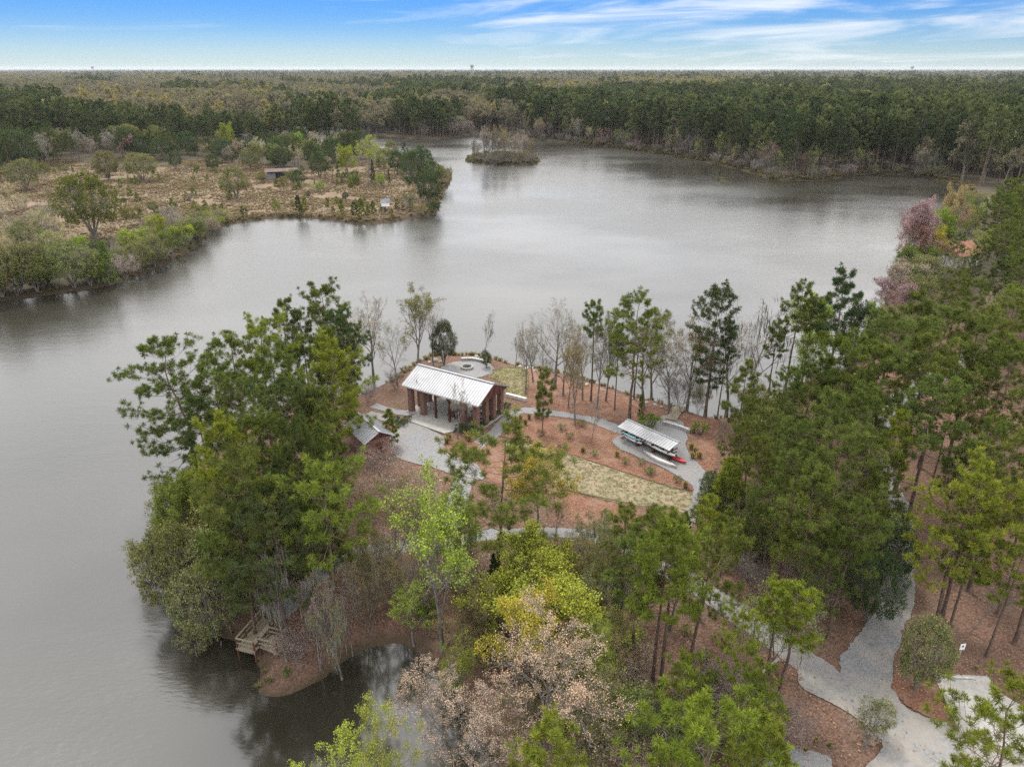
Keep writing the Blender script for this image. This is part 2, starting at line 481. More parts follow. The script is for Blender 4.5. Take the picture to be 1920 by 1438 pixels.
FLOODED = [(-210.03, 508.39), (-207.1, 636.82), (-209.02, 826.89), (-229.6, 1096.13), (-195.16, 1096.13), (-139.89, 735.75), (-123.51, 580.66), (-151.7, 533.36)]
MULCH = [('bed', [(1.08, 85.88), (3.64, 87.01), (7.19, 85.72), (10.61, 83.99), (13.18, 82.02), (14.1, 81.14), (12.74, 79.7), (12.45, 78.44), (13.51, 76.94), (15.79, 74.85), (18.41, 71.87), (20.14, 69.3), (20.12, 68.18), (18.63, 68.51), (14.84, 71.03), (10.84, 73.83), (6.57, 76.68), (2.69, 78.86), (-0.34, 80.56), (-1.05, 82.77)]), ('bed', [(2.11, 103.66), (6.56, 100.46), (11.95, 97.03), (16.88, 92.7), (20.8, 89.18), (21.11, 87.01), (19.86, 84.3), (18.15, 84.61), (16.49, 85.4), (13.58, 85.08), (10.16, 86.68), (6.63, 88.33), (2.97, 89.18), (1.92, 92.7)]), ('bed', [(-5.24, 76.41), (-3.02, 78.72), (-1.01, 79.42), (-0.66, 76.94), (1.91, 73.58), (4.26, 69.64), (2.39, 67.95), (-1.83, 69.64), (-4.46, 73.83)]), ('bed', [(4.81, 68.51), (7.67, 66.87), (12.11, 64.98), (13.65, 63.76), (12.07, 60.87), (7.73, 61.34), (5.12, 63.76)]), ('bed', [(21.92, 86.68), (24.75, 87.01), (27.52, 85.08), (25.98, 80.56), (23.18, 80.27), (22.59, 81.28)]), ('bed', [(22.24, 79.14), (25.12, 79.84), (24.88, 75.1), (23.12, 71.99), (22.3, 75.1)])]
PATHS = [('walk', [(-6.27, 74.08), (-4.65, 77.75), (-3.08, 80.56), (-1.41, 83.84), (0.15, 87.34), (1.11, 88.67)], 1.9), ('walk', [(0.59, 88.0), (2.94, 88.17), (7.28, 87.01), (10.77, 85.56), (13.36, 83.38), (15.5, 81.28)], 1.7), ('walk', [(-7.01, 73.83), (-5.59, 71.39), (-5.9, 66.87), (-6.46, 62.78), (-6.54, 59.06), (-5.7, 56.48)], 2.4), ('walk', [(-6.17, 59.06), (-9.01, 58.18), (-11.56, 57.49), (-15.56, 56.48), (-17.89, 53.3), (-19.31, 50.38), (-20.53, 47.68)], 2.0), ('walk', [(-6.42, 58.88), (-3.24, 59.5), (2.17, 59.96), (7.58, 59.77), (11.47, 56.9), (15.81, 52.92), (19.8, 48.01), (22.85, 43.72), (24.82, 40.2)], [1.7, 1.7, 1.8, 2.2, 2.5]), ('walk', [(-19.47, 90.04), (-16.59, 88.33), (-14.63, 87.5), (-13.27, 88.33)], 1.5), ('walk', [(-19.75, 87.5), (-16.93, 85.88), (-13.28, 82.77)], 1.6), ('walk', [(21.45, 70.21), (20.94, 66.87), (19.22, 63.27), (16.27, 59.96), (13.34, 55.66)], 1.8), ('road', [(77.42, 110.6), (67.03, 101.51), (60.65, 96.45), (55.72, 92.15), (49.32, 85.08), (45.51, 78.44), (43.73, 72.59), (42.44, 67.41), (40.9, 62.78), (38.28, 57.32), (35.79, 52.55), (32.95, 48.34), (29.86, 44.89), (27.36, 42.05), (26.63, 39.7)], [2.8, 3.0, 3.2, 2.3, 2.3, 2.3, 2.4, 2.6, 2.8, 3.0]), ('walk', [(21.66, 33.5), (19.03, 34.23), (14.8, 32.24)], 1.6)]
YARDS = [('yard', [(12.71, 79.42), (14.12, 81.28), (15.77, 83.07), (18.59, 85.08), (20.47, 86.68), (21.85, 86.36), (22.7, 84.3), (22.52, 81.28), (21.68, 78.44), (21.98, 75.1), (22.62, 71.99), (21.52, 68.51), (20.52, 68.84), (18.46, 72.11), (15.84, 75.1), (13.55, 77.21)]), ('yard', [(-13.68, 84.77), (-8.68, 80.56), (-8.53, 78.03), (-7.29, 75.75), (-5.19, 75.36), (-3.77, 72.59), (-3.37, 70.21), (-5.55, 70.8), (-8.81, 72.59), (-12.15, 74.08), (-14.74, 76.41), (-15.75, 79.84), (-15.03, 82.77)]), ('patio', [(-2.8, 103.0), (-3.22, 104.56), (-4.38, 105.81), (-6.07, 106.51), (-7.93, 106.51), (-9.62, 105.81), (-10.78, 104.56), (-11.2, 103.0), (-10.78, 101.44), (-9.62, 100.19), (-7.93, 99.49), (-6.07, 99.49), (-4.38, 100.19), (-3.22, 101.44)]), ('junction', [(23.13, 43.32), (25.02, 41.67), (26.85, 42.05), (29.15, 44.3), (31.47, 46.41), (32.6, 45.79), (30.36, 42.87), (29.14, 40.2), (29.31, 38.23), (31.66, 36.83), (32.15, 36.02), (36.6, 34.23), (34.46, 31.12), (22.05, 31.12), (25.52, 34.65), (25.78, 36.16), (24.1, 38.47), (22.07, 40.46)])]
LAWN = [(-1.02, 79.7), (2.68, 78.58), (6.55, 76.41), (10.8, 73.46), (14.78, 70.68), (19.69, 67.84), (19.92, 65.29), (19.28, 63.56), (16.09, 64.67), (12.72, 65.18), (7.71, 67.3), (4.89, 69.98), (2.54, 73.58), (-0.33, 76.94)]
LAWN2 = [(-3.69, 100.46), (-2.1, 103.22), (0.42, 104.1), (2.33, 101.93), (2.02, 93.98), (0.61, 92.15), (-0.94, 94.54), (-2.02, 98.42)]
ISLAND_BEDS = [('isl', [(-8.46, 78.03), (-7.46, 79.7), (-5.42, 79.7), (-3.88, 78.3), (-4.9, 76.15), (-6.46, 75.1), (-7.71, 76.15)]), ('isl', [(30.35, 42.32), (30.1, 40.98), (32.15, 40.2), (31.54, 37.29), (30.31, 37.52), (29.23, 38.47), (29.14, 40.2)])]
EDGE = [(-1.71, 80.85), (2.68, 78.72), (6.56, 76.54), (10.81, 73.58), (14.8, 70.8), (18.15, 68.51), (20.19, 67.95)]
EDGE2 = [(5.99, 68.18), (8.28, 67.08), (11.1, 66.02), (13.28, 65.08)]
PAD = [(32.84, 41.56), (36.89, 41.3), (37.04, 39.45), (38.69, 37.29), (36.45, 34.02), (31.83, 36.11)]
BOLLARD = (6.67, 68.51)
TOWERS = [(-133.8, 2600, 52, 6.0, 'pale water tower standing on the horizon at the centre of the view'), (-2050.0, 3800, 50, 6.0, 'tiny far water tower on the horizon at the left'), (1750.2, 3400, 49.5, 6.5, 'far water tower on the horizon at the right')]
SPRING = [(272.5, 814.6, 31.6, 99.0), (345.2, 786.0, 37.3, 45.0), (382.5, 772.4, 13.3, 45.0), (93.1, 1118.2, 13.5, 39.6), (400.7, 1484.7, 76.9, 162.0), (-1002.9, 2202.2, 76.0, 144.0), (296.6, 1588.4, 82.2, 108.0)]
HAZE = 4e-05
TREES = [
    ('bare1', -21.52, 101.51, 15.12, 'grey', 1.1, 0, 0, None, 'pale bare tree behind the pines left of the pavilion', ''),
    ('light2', -14.86, 103.22, 14.32, 'olive', 1.25, 0, 0, None, 'tall thin budding tree behind the left end of the pavilion', ''),
    ('bare0', -12.6, 104.99, 10.97, 'grey', 0.8, 0, 0, None, 'sparse bare tree just left of the dark evergreen by the fire pit', ''),
    ('oak2', -10.77, 104.54, 7.41, 'bronze', 0.62, 0, 0, None, 'dark bronze-green evergreen tree beside the fire pit', ''),
    ('bare1', -4.6, 107.5, 8.62, 'olive', 0.55, 0, 0.1, None, 'thin leaning tree on the shore right of the fire pit', ''),
    ('thick2', -4.04, 103.66, 3.16, 'ever', 0.6, 0, 0, None, 'low dark evergreen bush behind the curved seat wall', ''),
    ('bare1', 1.94, 93.98, 10.79, 'grey', 0.8, 0, 0, None, 'slender grey bare tree on the lawn edge behind the pavilion', ''),
    ('bare0', 6.32, 96.06, 14.02, 'grey', 1.2, 0, 0, None, 'tall bare tree with pinkish buds on the lake shore', ''),
    ('bare1', 7.79, 89.01, 9.96, 'grey', 0.85, 0, 0, None, 'thin bare sapling left of the yellowish one by the path', ''),
    ('light2', 8.36, 84.14, 13.76, 'dryg', 0.75, 0, 0, None, 'thin budding tree beside the gravel path right of the pavilion', ''),
    ('slim0', 11.22, 91.44, 14.53, 'pine', 0.8, 0, 0, None, 'slim tall pine with small crown near the lake', ''),
    ('bare1', 11.79, 89.01, 13.69, 'olive', 0.8, 0, 0, None, 'slim bare tree right of the slim tall pine', ''),
    ('light2', 13.35, 91.44, 13.49, 'olive', 0.8, 0, 0, None, 'slim olive budding tree left of the big shore pine', ''),
    ('pine2', 15.7, 84.92, 17.26, 'pine', 0.98, 0, 0, None, 'big pine rising behind the kayak rack', ''),
    ('slim1', 17.4, 92.15, 11.88, 'pine', 0.9, 0, 0, None, 'pine trunk directly behind the big one at the kayak rack', ''),
    ('light1', 20.2, 93.24, 14.12, 'olive', 1.0, 0, 0, None, 'wide olive budding tree with drooping branches over the lake', ''),
    ('bare1', 10.01, 78.86, 6.95, 'grey', 0.6, 0, 0, None, 'leafless young tree standing in the mulch bed', ''),
    ('young1', 3.94, 81.73, 8.42, 'pine', 0.75, 0, 0, None, 'young pine in the mulch bed right of the pavilion', ''),
    ('tallfir0', 26.19, 86.36, 17.87, 'pined', 1.0, 0, 0, None, 'dark narrow conifer hung with moss beside the boardwalk', ''),
    ('slim1', 27.77, 86.04, 13.96, 'pined', 0.6, 0, 0, None, 'thin dark tree trunk behind the mossy conifer', ''),
    ('mossy0', 34.87, 95.11, 15.68, 'grey', 1.1, 0, 0, None, 'bare tree draped in moss over the water on the right', ''),
    ('pine1', 39.12, 92.7, 16.38, 'pine', 0.85, 0, 0, None, 'tall pine between the bare mossy tree and the lime tree', ''),
    ('leafy2', 43.85, 99.66, 15, 'lime', 0.7, 0, 0, None, 'lime green leafy tree among the pines near the lake', ''),
    ('pine4', 44.42, 91.62, 18, 'pined', 1.0, 0, 0, None, 'dark pine right of the lime green tree', ''),
    ('oak2', 51.7, 100.03, 12, 'dark', 0.5, 0, 0, None, 'almost black evergreen tree at the shore on the right', ''),
    ('light0', 54.04, 98.36, 13, 'olive', 1.0, 0, 0, None, 'hazy olive budding tree at the shore right of the black evergreen', ''),
    ('brush0', 23.22, 88.33, 6.39, 'grey', 0.8, 0, 0, None, 'bare brush by the boardwalk', ''),
    ('thick1', 26.0, 89.18, 5.25, 'olive', 0.7, 0, 0, None, 'olive thicket at the lake beside the boardwalk', ''),
    ('brush0', -17.3, 95.49, 3.41, 'grey', 0.8, 0, 0, None, 'low bare brush left of the pavilion roof', ''),
    ('brush0', -20.38, 90.91, 3.3, 'grey', 0.9, 0, 0, None, 'bare brush behind the restroom building', ''),
    ('bare1', -6.95, 80.27, 8.18, 'grey', 0.8, 0, 0, None, 'bare young tree with brown leaves in front of the pavilion', ''),
    ('young0', 17.03, 84.3, 4.3, 'pine', 0.5, 0, 0, None, 'small pine right behind the kayak rack roof', ''),
    ('young0', -14.99, 78.03, 5.19, 'pineb', 1.0, 0, 0, None, 'small bright pine standing right of the restroom building', ''),
    ('bare1', 3.22, 98.22, 9.82, 'grey', 1.02, 0, 0, None, 'second grey bare tree from the left along the lake edge behind the park', 'thin trees along the lake edge'),
    ('bare0', 4.27, 92.15, 9.72, 'brown', 0.85, 0, 0, None, 'the only brown bare tree along the lake edge behind the park', 'thin trees along the lake edge'),
    ('bare2', 7.4, 93.24, 12.29, 'grey', 1.02, 0, 0, None, 'third grey bare tree from the left along the lake edge behind the park', 'thin trees along the lake edge'),
    ('bare0', 10.08, 92.15, 11.88, 'grey', 0.85, 0, 0, None, 'fourth grey bare tree from the left along the lake edge behind the park', 'thin trees along the lake edge'),
    ('slim0', 14.2, 88.67, 12.33, 'pine', 0.7, 0, 0, None, 'first green slim pine from the left along the lake edge behind the park', 'thin trees along the lake edge'),
    ('bare2', 18.36, 89.69, 13.46, 'olive', 1.19, 0, 0, None, 'third olive bare tree from the left along the lake edge behind the park', 'thin trees along the lake edge'),
    ('bare1', 21.75, 88.0, 12.56, 'grey', 1.19, 0, 0, None, 'fifth grey bare tree from the left along the lake edge behind the park', 'thin trees along the lake edge'),
    ('light2', 24.41, 89.35, 13.94, 'dryg', 1.19, 0, 0, None, 'the only brownish budding tree along the lake edge behind the park', 'thin trees along the lake edge'),
    ('bare0', 29.4, 87.5, 14.55, 'grey', 1.36, 0, 0, None, 'sixth grey bare tree from the left along the lake edge behind the park', 'thin trees along the lake edge'),
    ('slim1', 36.64, 92.15, 11.88, 'pine', 0.9, 0, 0, None, 'second green slim pine from the left along the lake edge behind the park', 'thin trees along the lake edge'),
    ('slim0', 42.1, 94.54, 14.17, 'pine', 1.0, 0, 0, None, 'third green slim pine from the left along the lake edge behind the park', 'thin trees along the lake edge'),
    ('bare2', -17.13, 97.03, 10.23, 'olive', 1.02, 0, 0, None, 'first olive bare tree from the left along the lake edge behind the park', 'thin trees along the lake edge'),
    ('bare0', -23.05, 93.61, 14.46, 'grey', 1.36, 0, 0, None, 'first grey bare tree from the left along the lake edge behind the park', 'thin trees along the lake edge'),
    ('bare1', 0.51, 103.66, 6.68, 'olive', 0.85, 0, 0, None, 'second olive bare tree from the left along the lake edge behind the park', 'thin trees along the lake edge'),
    ('light0', -15.45, 59.06, 6.56, 'dryg', 0.8, 0, 0, None, 'first brownish budding tree from the left in the mixed foreground wood', 'trees of the mixed foreground wood'),
    ('bud1', -13.52, 58.18, 7.99, 'peach', 0.8, 0, 0, None, 'first peach budding tree from the left in the mixed foreground wood', 'trees of the mixed foreground wood'),
    ('light2', -8.87, 56.9, 6.73, 'olive', 0.9, 0, 0, None, 'first olive budding tree from the left in the mixed foreground wood', 'trees of the mixed foreground wood'),
    ('light0', 2.97, 52.92, 5.93, 'olive', 0.8, 0, 0, None, 'sixth olive budding tree from the left in the mixed foreground wood', 'trees of the mixed foreground wood'),
    ('bud1', 6.11, 52.18, 6.45, 'dryg', 0.8, 0, 0, None, 'seventh brownish budding tree from the left in the mixed foreground wood', 'trees of the mixed foreground wood'),
    ('thick1', 8.78, 50.03, 7.15, 'olive', 1.0, 0, 0, None, 'the only olive bush in the mixed foreground wood', 'trees of the mixed foreground wood'),
    ('light0', 6.31, 44.3, 8.32, 'olive', 0.8, 0, 0, None, 'eighth olive budding tree from the left in the mixed foreground wood', 'trees of the mixed foreground wood'),
    ('light0', 7.67, 39.7, 8.69, 'dryg', 0.8, 0, 0, None, 'eighth brownish budding tree from the left in the mixed foreground wood', 'trees of the mixed foreground wood'),
    ('light2', -4.04, 54.46, 6.88, 'olive', 0.8, 0, 0, None, 'third olive budding tree from the left in the mixed foreground wood', 'trees of the mixed foreground wood'),
    ('slim1', 9.39, 47.68, 10.89, 'pine', 1.1, 0, 0, None, 'the only green slim pine in the mixed foreground wood', 'trees of the mixed foreground wood'),
    ('pine4', 16.04, 47.68, 11.4, 'pineb', 0.8, 0, 0, None, 'third bright green pine from the left in the mixed foreground wood', 'trees of the mixed foreground wood'),
    ('light1', 6.29, 38.23, 9.04, 'yg', 0.7, 0, 0, None, 'third yellow-green budding tree from the left in the mixed foreground wood', 'trees of the mixed foreground wood'),
    ('light0', -3.93, 38.23, 8.09, 'yg', 0.7, 0, 0, None, 'first yellow-green budding tree from the left in the mixed foreground wood', 'trees of the mixed foreground wood'),
    ('light1', 4.72, 33.82, 9.56, 'olive', 0.8, 0, 0, None, 'seventh olive budding tree from the left in the mixed foreground wood', 'trees of the mixed foreground wood'),
    ('light0', -9.12, 47.36, 8.56, 'dryg', 0.8, 0, 0, None, 'third brownish budding tree from the left in the mixed foreground wood', 'trees of the mixed foreground wood'),
    ('light1', -12.4, 50.38, 8.26, 'dryg', 0.7, 0, 0, None, 'second brownish budding tree from the left in the mixed foreground wood', 'trees of the mixed foreground wood'),
    ('light0', 14.69, 51.09, 7.22, 'olive', 0.7, 0, 0, None, 'eleventh olive budding tree from the left in the mixed foreground wood', 'trees of the mixed foreground wood'),
    ('light0', 0.0, 42.32, 6.91, 'yg', 0.7, 0, 0, None, 'second yellow-green budding tree from the left in the mixed foreground wood', 'trees of the mixed foreground wood'),
    ('light0', 7.93, 33.41, 6.84, 'mid', 0.8, 0, 0, None, 'the only leaf-green budding tree in the mixed foreground wood', 'trees of the mixed foreground wood'),
    ('pine1', 11.8, 49.69, 9.27, 'pineb', 0.8, 0, 0, None, 'first bright green pine from the left in the mixed foreground wood', 'trees of the mixed foreground wood'),
    ('light2', 13.26, 46.41, 10.26, 'olive', 1.0, 0, 0, None, 'tenth olive budding tree from the left in the mixed foreground wood', 'trees of the mixed foreground wood'),
    ('light1', 7.64, 46.41, 9.25, 'olive', 0.6, 0, 0, None, 'ninth olive budding tree from the left in the mixed foreground wood', 'trees of the mixed foreground wood'),
    ('light0', 5.32, 48.34, 8.37, 'dryg', 0.8, 0, 0, None, 'sixth brownish budding tree from the left in the mixed foreground wood', 'trees of the mixed foreground wood'),
    ('light0', 1.12, 46.41, 7.7, 'olive', 0.7, 0, 0, None, 'fifth olive budding tree from the left in the mixed foreground wood', 'trees of the mixed foreground wood'),
    ('light1', -7.79, 51.81, 8.1, 'olive', 0.6, 0, 0, None, 'second olive budding tree from the left in the mixed foreground wood', 'trees of the mixed foreground wood'),
    ('light0', -2.38, 44.01, 7.79, 'dryg', 0.8, 0, 0, None, 'fourth brownish budding tree from the left in the mixed foreground wood', 'trees of the mixed foreground wood'),
    ('pine3', 11.15, 35.07, 8.32, 'pineb', 0.7, 0, 0, None, 'second bright green pine from the left in the mixed foreground wood', 'trees of the mixed foreground wood'),
    ('pine1', 16.1, 34.23, 8.26, 'pineb', 0.8, 0, 0, None, 'fourth bright green pine from the left in the mixed foreground wood', 'trees of the mixed foreground wood'),
    ('light1', 3.63, 39.7, 7.72, 'peach', 0.6, 0, 0, None, 'second peach budding tree from the left in the mixed foreground wood', 'trees of the mixed foreground wood'),
    ('light0', -1.06, 58.18, 7.4, 'olive', 0.7, 0, 0, None, 'fourth olive budding tree from the left in the mixed foreground wood', 'trees of the mixed foreground wood'),
    ('light1', 4.24, 58.18, 6.51, 'dryg', 0.55, 0, 0, None, 'fifth brownish budding tree from the left in the mixed foreground wood', 'trees of the mixed foreground wood'),
    ('light0', 23.6, 54.07, 8.27, 'olive', 0.9, 0, 0, None, 'second olive budding tree from the left in the woods right of the kayak rack', 'trees in the woods right of the kayak rack'),
    ('bud1', 28.93, 54.86, 9.45, 'dryg', 0.9, 0, 0, None, 'the only brownish budding tree in the woods right of the kayak rack', 'trees in the woods right of the kayak rack'),
    ('light1', 28.32, 49.69, 8.21, 'olive', 0.7, 0, 0, None, 'sixth olive budding tree from the left in the woods right of the kayak rack', 'trees in the woods right of the kayak rack'),
    ('pine1', 31.3, 53.3, 10.4, 'pine', 0.9, 0, 0, None, 'eighteenth green pine from the left in the woods right of the kayak rack', 'trees in the woods right of the kayak rack'),
    ('light1', 26.04, 59.96, 9.3, 'olive', 0.7, 0, 0, None, 'third olive budding tree from the left in the woods right of the kayak rack', 'trees in the woods right of the kayak rack'),
    ('pine3', 21.63, 52.55, 7.6, 'pine', 0.8, 0, 0, None, 'second green pine from the left in the woods right of the kayak rack', 'trees in the woods right of the kayak rack'),
    ('bare2', 26.17, 49.0, 7.35, 'grey', 0.8, 0, 0, None, 'the only grey bare tree in the woods right of the kayak rack', 'trees in the woods right of the kayak rack'),
    ('pine3', 42.11, 48.34, 10.96, 'pineb', 1.0, 0, 0, None, 'sixth bright green pine from the left in the woods right of the kayak rack', 'trees in the woods right of the kayak rack'),
    ('pine1', 41.3, 52.55, 11.4, 'pineb', 0.9, 0, 0, None, 'second bright green pine from the left in the woods right of the kayak rack', 'trees in the woods right of the kayak rack'),
    ('pine0', 47.2, 54.86, 11.1, 'pine', 1.0, 0, 0, None, 'thirty-fourth green pine from the left in the woods right of the kayak rack', 'trees in the woods right of the kayak rack'),
    ('pine4', 42.9, 59.06, 9.81, 'pine', 0.8, 0, 0, None, 'twenty-ninth green pine from the left in the woods right of the kayak rack', 'trees in the woods right of the kayak rack'),
    ('light0', 47.73, 59.06, 9.23, 'tan', 0.8, 0, 0, None, 'the only tan budding tree in the woods right of the kayak rack', 'trees in the woods right of the kayak rack'),
    ('pine2', 27.89, 59.06, 10.96, 'pine', 0.9, 0, 0, None, 'ninth green pine from the left in the woods right of the kayak rack', 'trees in the woods right of the kayak rack'),
    ('pine4', 19.38, 53.3, 7.09, 'pine', 0.8, 0, 0, None, 'first green pine from the left in the woods right of the kayak rack', 'trees in the woods right of the kayak rack'),
    ('light1', 23.6, 49.69, 8.21, 'yg', 0.7, 0, 0, None, 'second yellow-green budding tree from the left in the woods right of the kayak rack', 'trees in the woods right of the kayak rack'),
    ('light0', 24.51, 47.04, 7.22, 'olive', 0.8, 0, 0, None, 'fourth olive budding tree from the left in the woods right of the kayak rack', 'trees in the woods right of the kayak rack'),
    ('light0', 30.21, 49.69, 7.4, 'olive', 0.8, 0, 0, None, 'seventh olive budding tree from the left in the woods right of the kayak rack', 'trees in the woods right of the kayak rack'),
    ('light1', 31.64, 59.06, 9.23, 'olive', 0.7, 0, 0, None, 'fifth olive budding tree from the left in the woods right of the kayak rack', 'trees in the woods right of the kayak rack'),
    ('pine3', 35.27, 56.48, 8.45, 'pine', 0.9, 0, 0, None, 'twenty-second green pine from the left in the woods right of the kayak rack', 'trees in the woods right of the kayak rack'),
    ('pine1', 46.01, 66.87, 10.5, 'pine', 0.9, 0, 0, None, 'twenty-seventh green pine from the left in the woods right of the kayak rack', 'trees in the woods right of the kayak rack'),
    ('pine2', 50.73, 66.87, 9.88, 'pineb', 0.9, 0, 0, None, 'third bright green pine from the left in the woods right of the kayak rack', 'trees in the woods right of the kayak rack'),
    ('pine4', 53.45, 63.76, 10.82, 'pine', 1.0, 0, 0, None, 'thirty-sixth green pine from the left in the woods right of the kayak rack', 'trees in the woods right of the kayak rack'),
    ('light1', 60.05, 85.08, 10.7, 'pale', 0.7, 0, 0, None, 'the only pale cream budding tree in the woods right of the kayak rack', 'trees in the woods right of the kayak rack'),
    ('pine4', 38.19, 43.44, 11.43, 'pineb', 0.9, 0, 0, None, 'fifth bright green pine from the left in the woods right of the kayak rack', 'trees in the woods right of the kayak rack'),
    ('light1', 21.78, 56.48, 7.29, 'olive', 0.6, 0, 0, None, 'first olive budding tree from the left in the woods right of the kayak rack', 'trees in the woods right of the kayak rack'),
    ('light0', 17.46, 49.69, 7.4, 'yg', 0.7, 0, 0, None, 'first yellow-green budding tree from the left in the woods right of the kayak rack', 'trees in the woods right of the kayak rack'),
    ('thick1', 20.84, 42.87, 6.44, 'olive', 1.0, 0, 0, None, 'the only olive bush in the woods right of the kayak rack', 'trees in the woods right of the kayak rack'),
    ('pine4', 25.91, 72.47, 13, 'pine', 0.9, 0, 0, None, 'third green pine from the left in the woods right of the kayak rack', 'trees in the woods right of the kayak rack'),
    ('pine0', 32.57, 70.36, 14, 'pine', 1.0, 0, 0, None, 'twelfth green pine from the left in the woods right of the kayak rack', 'trees in the woods right of the kayak rack'),
    ('pine3', 31.46, 75.66, 11, 'pine', 0.9, 0, 0, None, 'eighth green pine from the left in the woods right of the kayak rack', 'trees in the woods right of the kayak rack'),
    ('pine1', 34.93, 72.83, 16, 'pine', 1.0, 0, 0, None, 'fourteenth green pine from the left in the woods right of the kayak rack', 'trees in the woods right of the kayak rack'),
    ('pine2', 26.58, 58.39, 13, 'pine', 0.9, 0, 0, None, 'tenth green pine from the left in the woods right of the kayak rack', 'trees in the woods right of the kayak rack'),
    ('pine3', 35.89, 70.16, 17, 'pine', 1.0, 0, 0, None, 'nineteenth green pine from the left in the woods right of the kayak rack', 'trees in the woods right of the kayak rack'),
    ('pine0', 37.05, 67.82, 17, 'pine', 1.0, 0, 0, None, 'twenty-third green pine from the left in the woods right of the kayak rack', 'trees in the woods right of the kayak rack'),
    ('pine5', 40.62, 70.18, 19, 'pine', 1.0, 0, 0, None, 'twenty-fifth green pine from the left in the woods right of the kayak rack', 'trees in the woods right of the kayak rack'),
    ('pine1', 42.61, 67.48, 18, 'pine', 1.0, 0, 0, None, 'twenty-eighth green pine from the left in the woods right of the kayak rack', 'trees in the woods right of the kayak rack'),
    ('pine0', 48.23, 72.99, 19, 'pine', 1.0, 0, 0, None, 'thirty-first green pine from the left in the woods right of the kayak rack', 'trees in the woods right of the kayak rack'),
    ('pine3', 51.0, 72.38, 18, 'pine', 1.0, 0, 0, None, 'thirty-second green pine from the left in the woods right of the kayak rack', 'trees in the woods right of the kayak rack'),
    ('pine5', 60.72, 82.07, 17, 'pine', 1.0, 0, 0, None, 'thirty-seventh green pine from the left in the woods right of the kayak rack', 'trees in the woods right of the kayak rack'),
    ('pine2', 51.15, 68.59, 17, 'pine', 1.1, 0, 0, None, 'thirty-fifth green pine from the left in the woods right of the kayak rack', 'trees in the woods right of the kayak rack'),
    ('pine4', 49.57, 82.08, 18, 'pine', 1.0, 0, 0, None, 'twenty-sixth green pine from the left in the woods right of the kayak rack', 'trees in the woods right of the kayak rack'),
    ('pine3', 26.09, 63.8, 12, 'pine', 0.9, 0, 0, None, 'seventh green pine from the left in the woods right of the kayak rack', 'trees in the woods right of the kayak rack'),
    ('pine5', 26.89, 51.18, 16, 'pine', 0.95, 0, 0, None, 'seventeenth green pine from the left in the woods right of the kayak rack', 'trees in the woods right of the kayak rack'),
    ('pine0', 23.59, 50.76, 14, 'pine', 0.95, 0, 0, None, 'eleventh green pine from the left in the woods right of the kayak rack', 'trees in the woods right of the kayak rack'),
    ('pine1', 22.88, 57.15, 12, 'pine', 0.9, 0, 0, None, 'sixth green pine from the left in the woods right of the kayak rack', 'trees in the woods right of the kayak rack'),
    ('pine2', 24.02, 47.46, 14, 'pine', 0.95, 0, 0, None, 'thirteenth green pine from the left in the woods right of the kayak rack', 'trees in the woods right of the kayak rack'),
    ('pine0', 40.79, 61.32, 15.9, 'pine', 1.05, 0, 0, None, 'thirtieth green pine from the left in the woods right of the kayak rack', 'trees in the woods right of the kayak rack'),
    ('pine4', 36.49, 59.7, 13, 'pineb', 0.9, 0, 0, None, 'first bright green pine from the left in the woods right of the kayak rack', 'trees in the woods right of the kayak rack'),
    ('pine4', 30.29, 61.11, 15, 'pine', 0.9, 0, 0, None, 'fifteenth green pine from the left in the woods right of the kayak rack', 'trees in the woods right of the kayak rack'),
    ('pine1', 33.32, 61.11, 15, 'pine', 0.9, 0, 0, None, 'twenty-first green pine from the left in the woods right of the kayak rack', 'trees in the woods right of the kayak rack'),
    ('pine5', 35.53, 46.37, 15, 'pineb', 0.9, 0, 0, None, 'fourth bright green pine from the left in the woods right of the kayak rack', 'trees in the woods right of the kayak rack'),
    ('pine3', 41.28, 51.2, 15, 'pine', 1.0, 0, 0, None, 'thirty-eighth green pine from the left in the woods right of the kayak rack', 'trees in the woods right of the kayak rack'),
    ('pine1', 43.31, 56.46, 14, 'pine', 0.9, 0, 0, None, 'thirty-third green pine from the left in the woods right of the kayak rack', 'trees in the woods right of the kayak rack'),
    ('pine3', 26.15, 45.28, 13, 'pine', 0.9, 0, 0, None, 'twentieth green pine from the left in the woods right of the kayak rack', 'trees in the woods right of the kayak rack'),
    ('pine2', 25.88, 67.76, 11, 'pine', 0.8, 0, 0, None, 'fifth green pine from the left in the woods right of the kayak rack', 'trees in the woods right of the kayak rack'),
    ('young0', 20.98, 59.46, 9, 'pineb', 1.0, 0, 0, None, 'the only bright green young pine in the woods right of the kayak rack', 'trees in the woods right of the kayak rack'),
    ('pine0', 23.09, 62.26, 11, 'pine', 0.8, 0, 0, None, 'fourth green pine from the left in the woods right of the kayak rack', 'trees in the woods right of the kayak rack'),
    ('pine2', 24.95, 45.37, 11, 'pine', 0.8, 0, 0, None, 'sixteenth green pine from the left in the woods right of the kayak rack', 'trees in the woods right of the kayak rack'),
    ('pine4', 30.49, 51.56, 12, 'pine', 0.7, 0, 0, None, 'twenty-fourth green pine from the left in the woods right of the kayak rack', 'trees in the woods right of the kayak rack'),
    ('oak0', 21.13, 60.87, 6.48, 'ever', 0.75, 0, 0, None, 'dark glossy evergreen tree beside the path end below the lawn', ''),
    ('light1', 25.79, 51.81, 10.0, 'yg', 0.95, 0, 0, None, 'wide pale green budding tree right of the path with grey branches', ''),
    ('light0', 23.6, 59.06, 5.96, 'yg', 0.8, 0, 0, None, 'smaller yellow-green budding tree left of the wide pale one', ''),
    ('oak2', 34.42, 52.55, 6.19, 'dark', 0.75, 0, 0, None, 'very dark evergreen beside the road', ''),
    ('oak1', 29.99, 46.91, 7.21, 'ever', 0.62, 0, 0, None, 'dense rounded evergreen at the corner of path and road', ''),
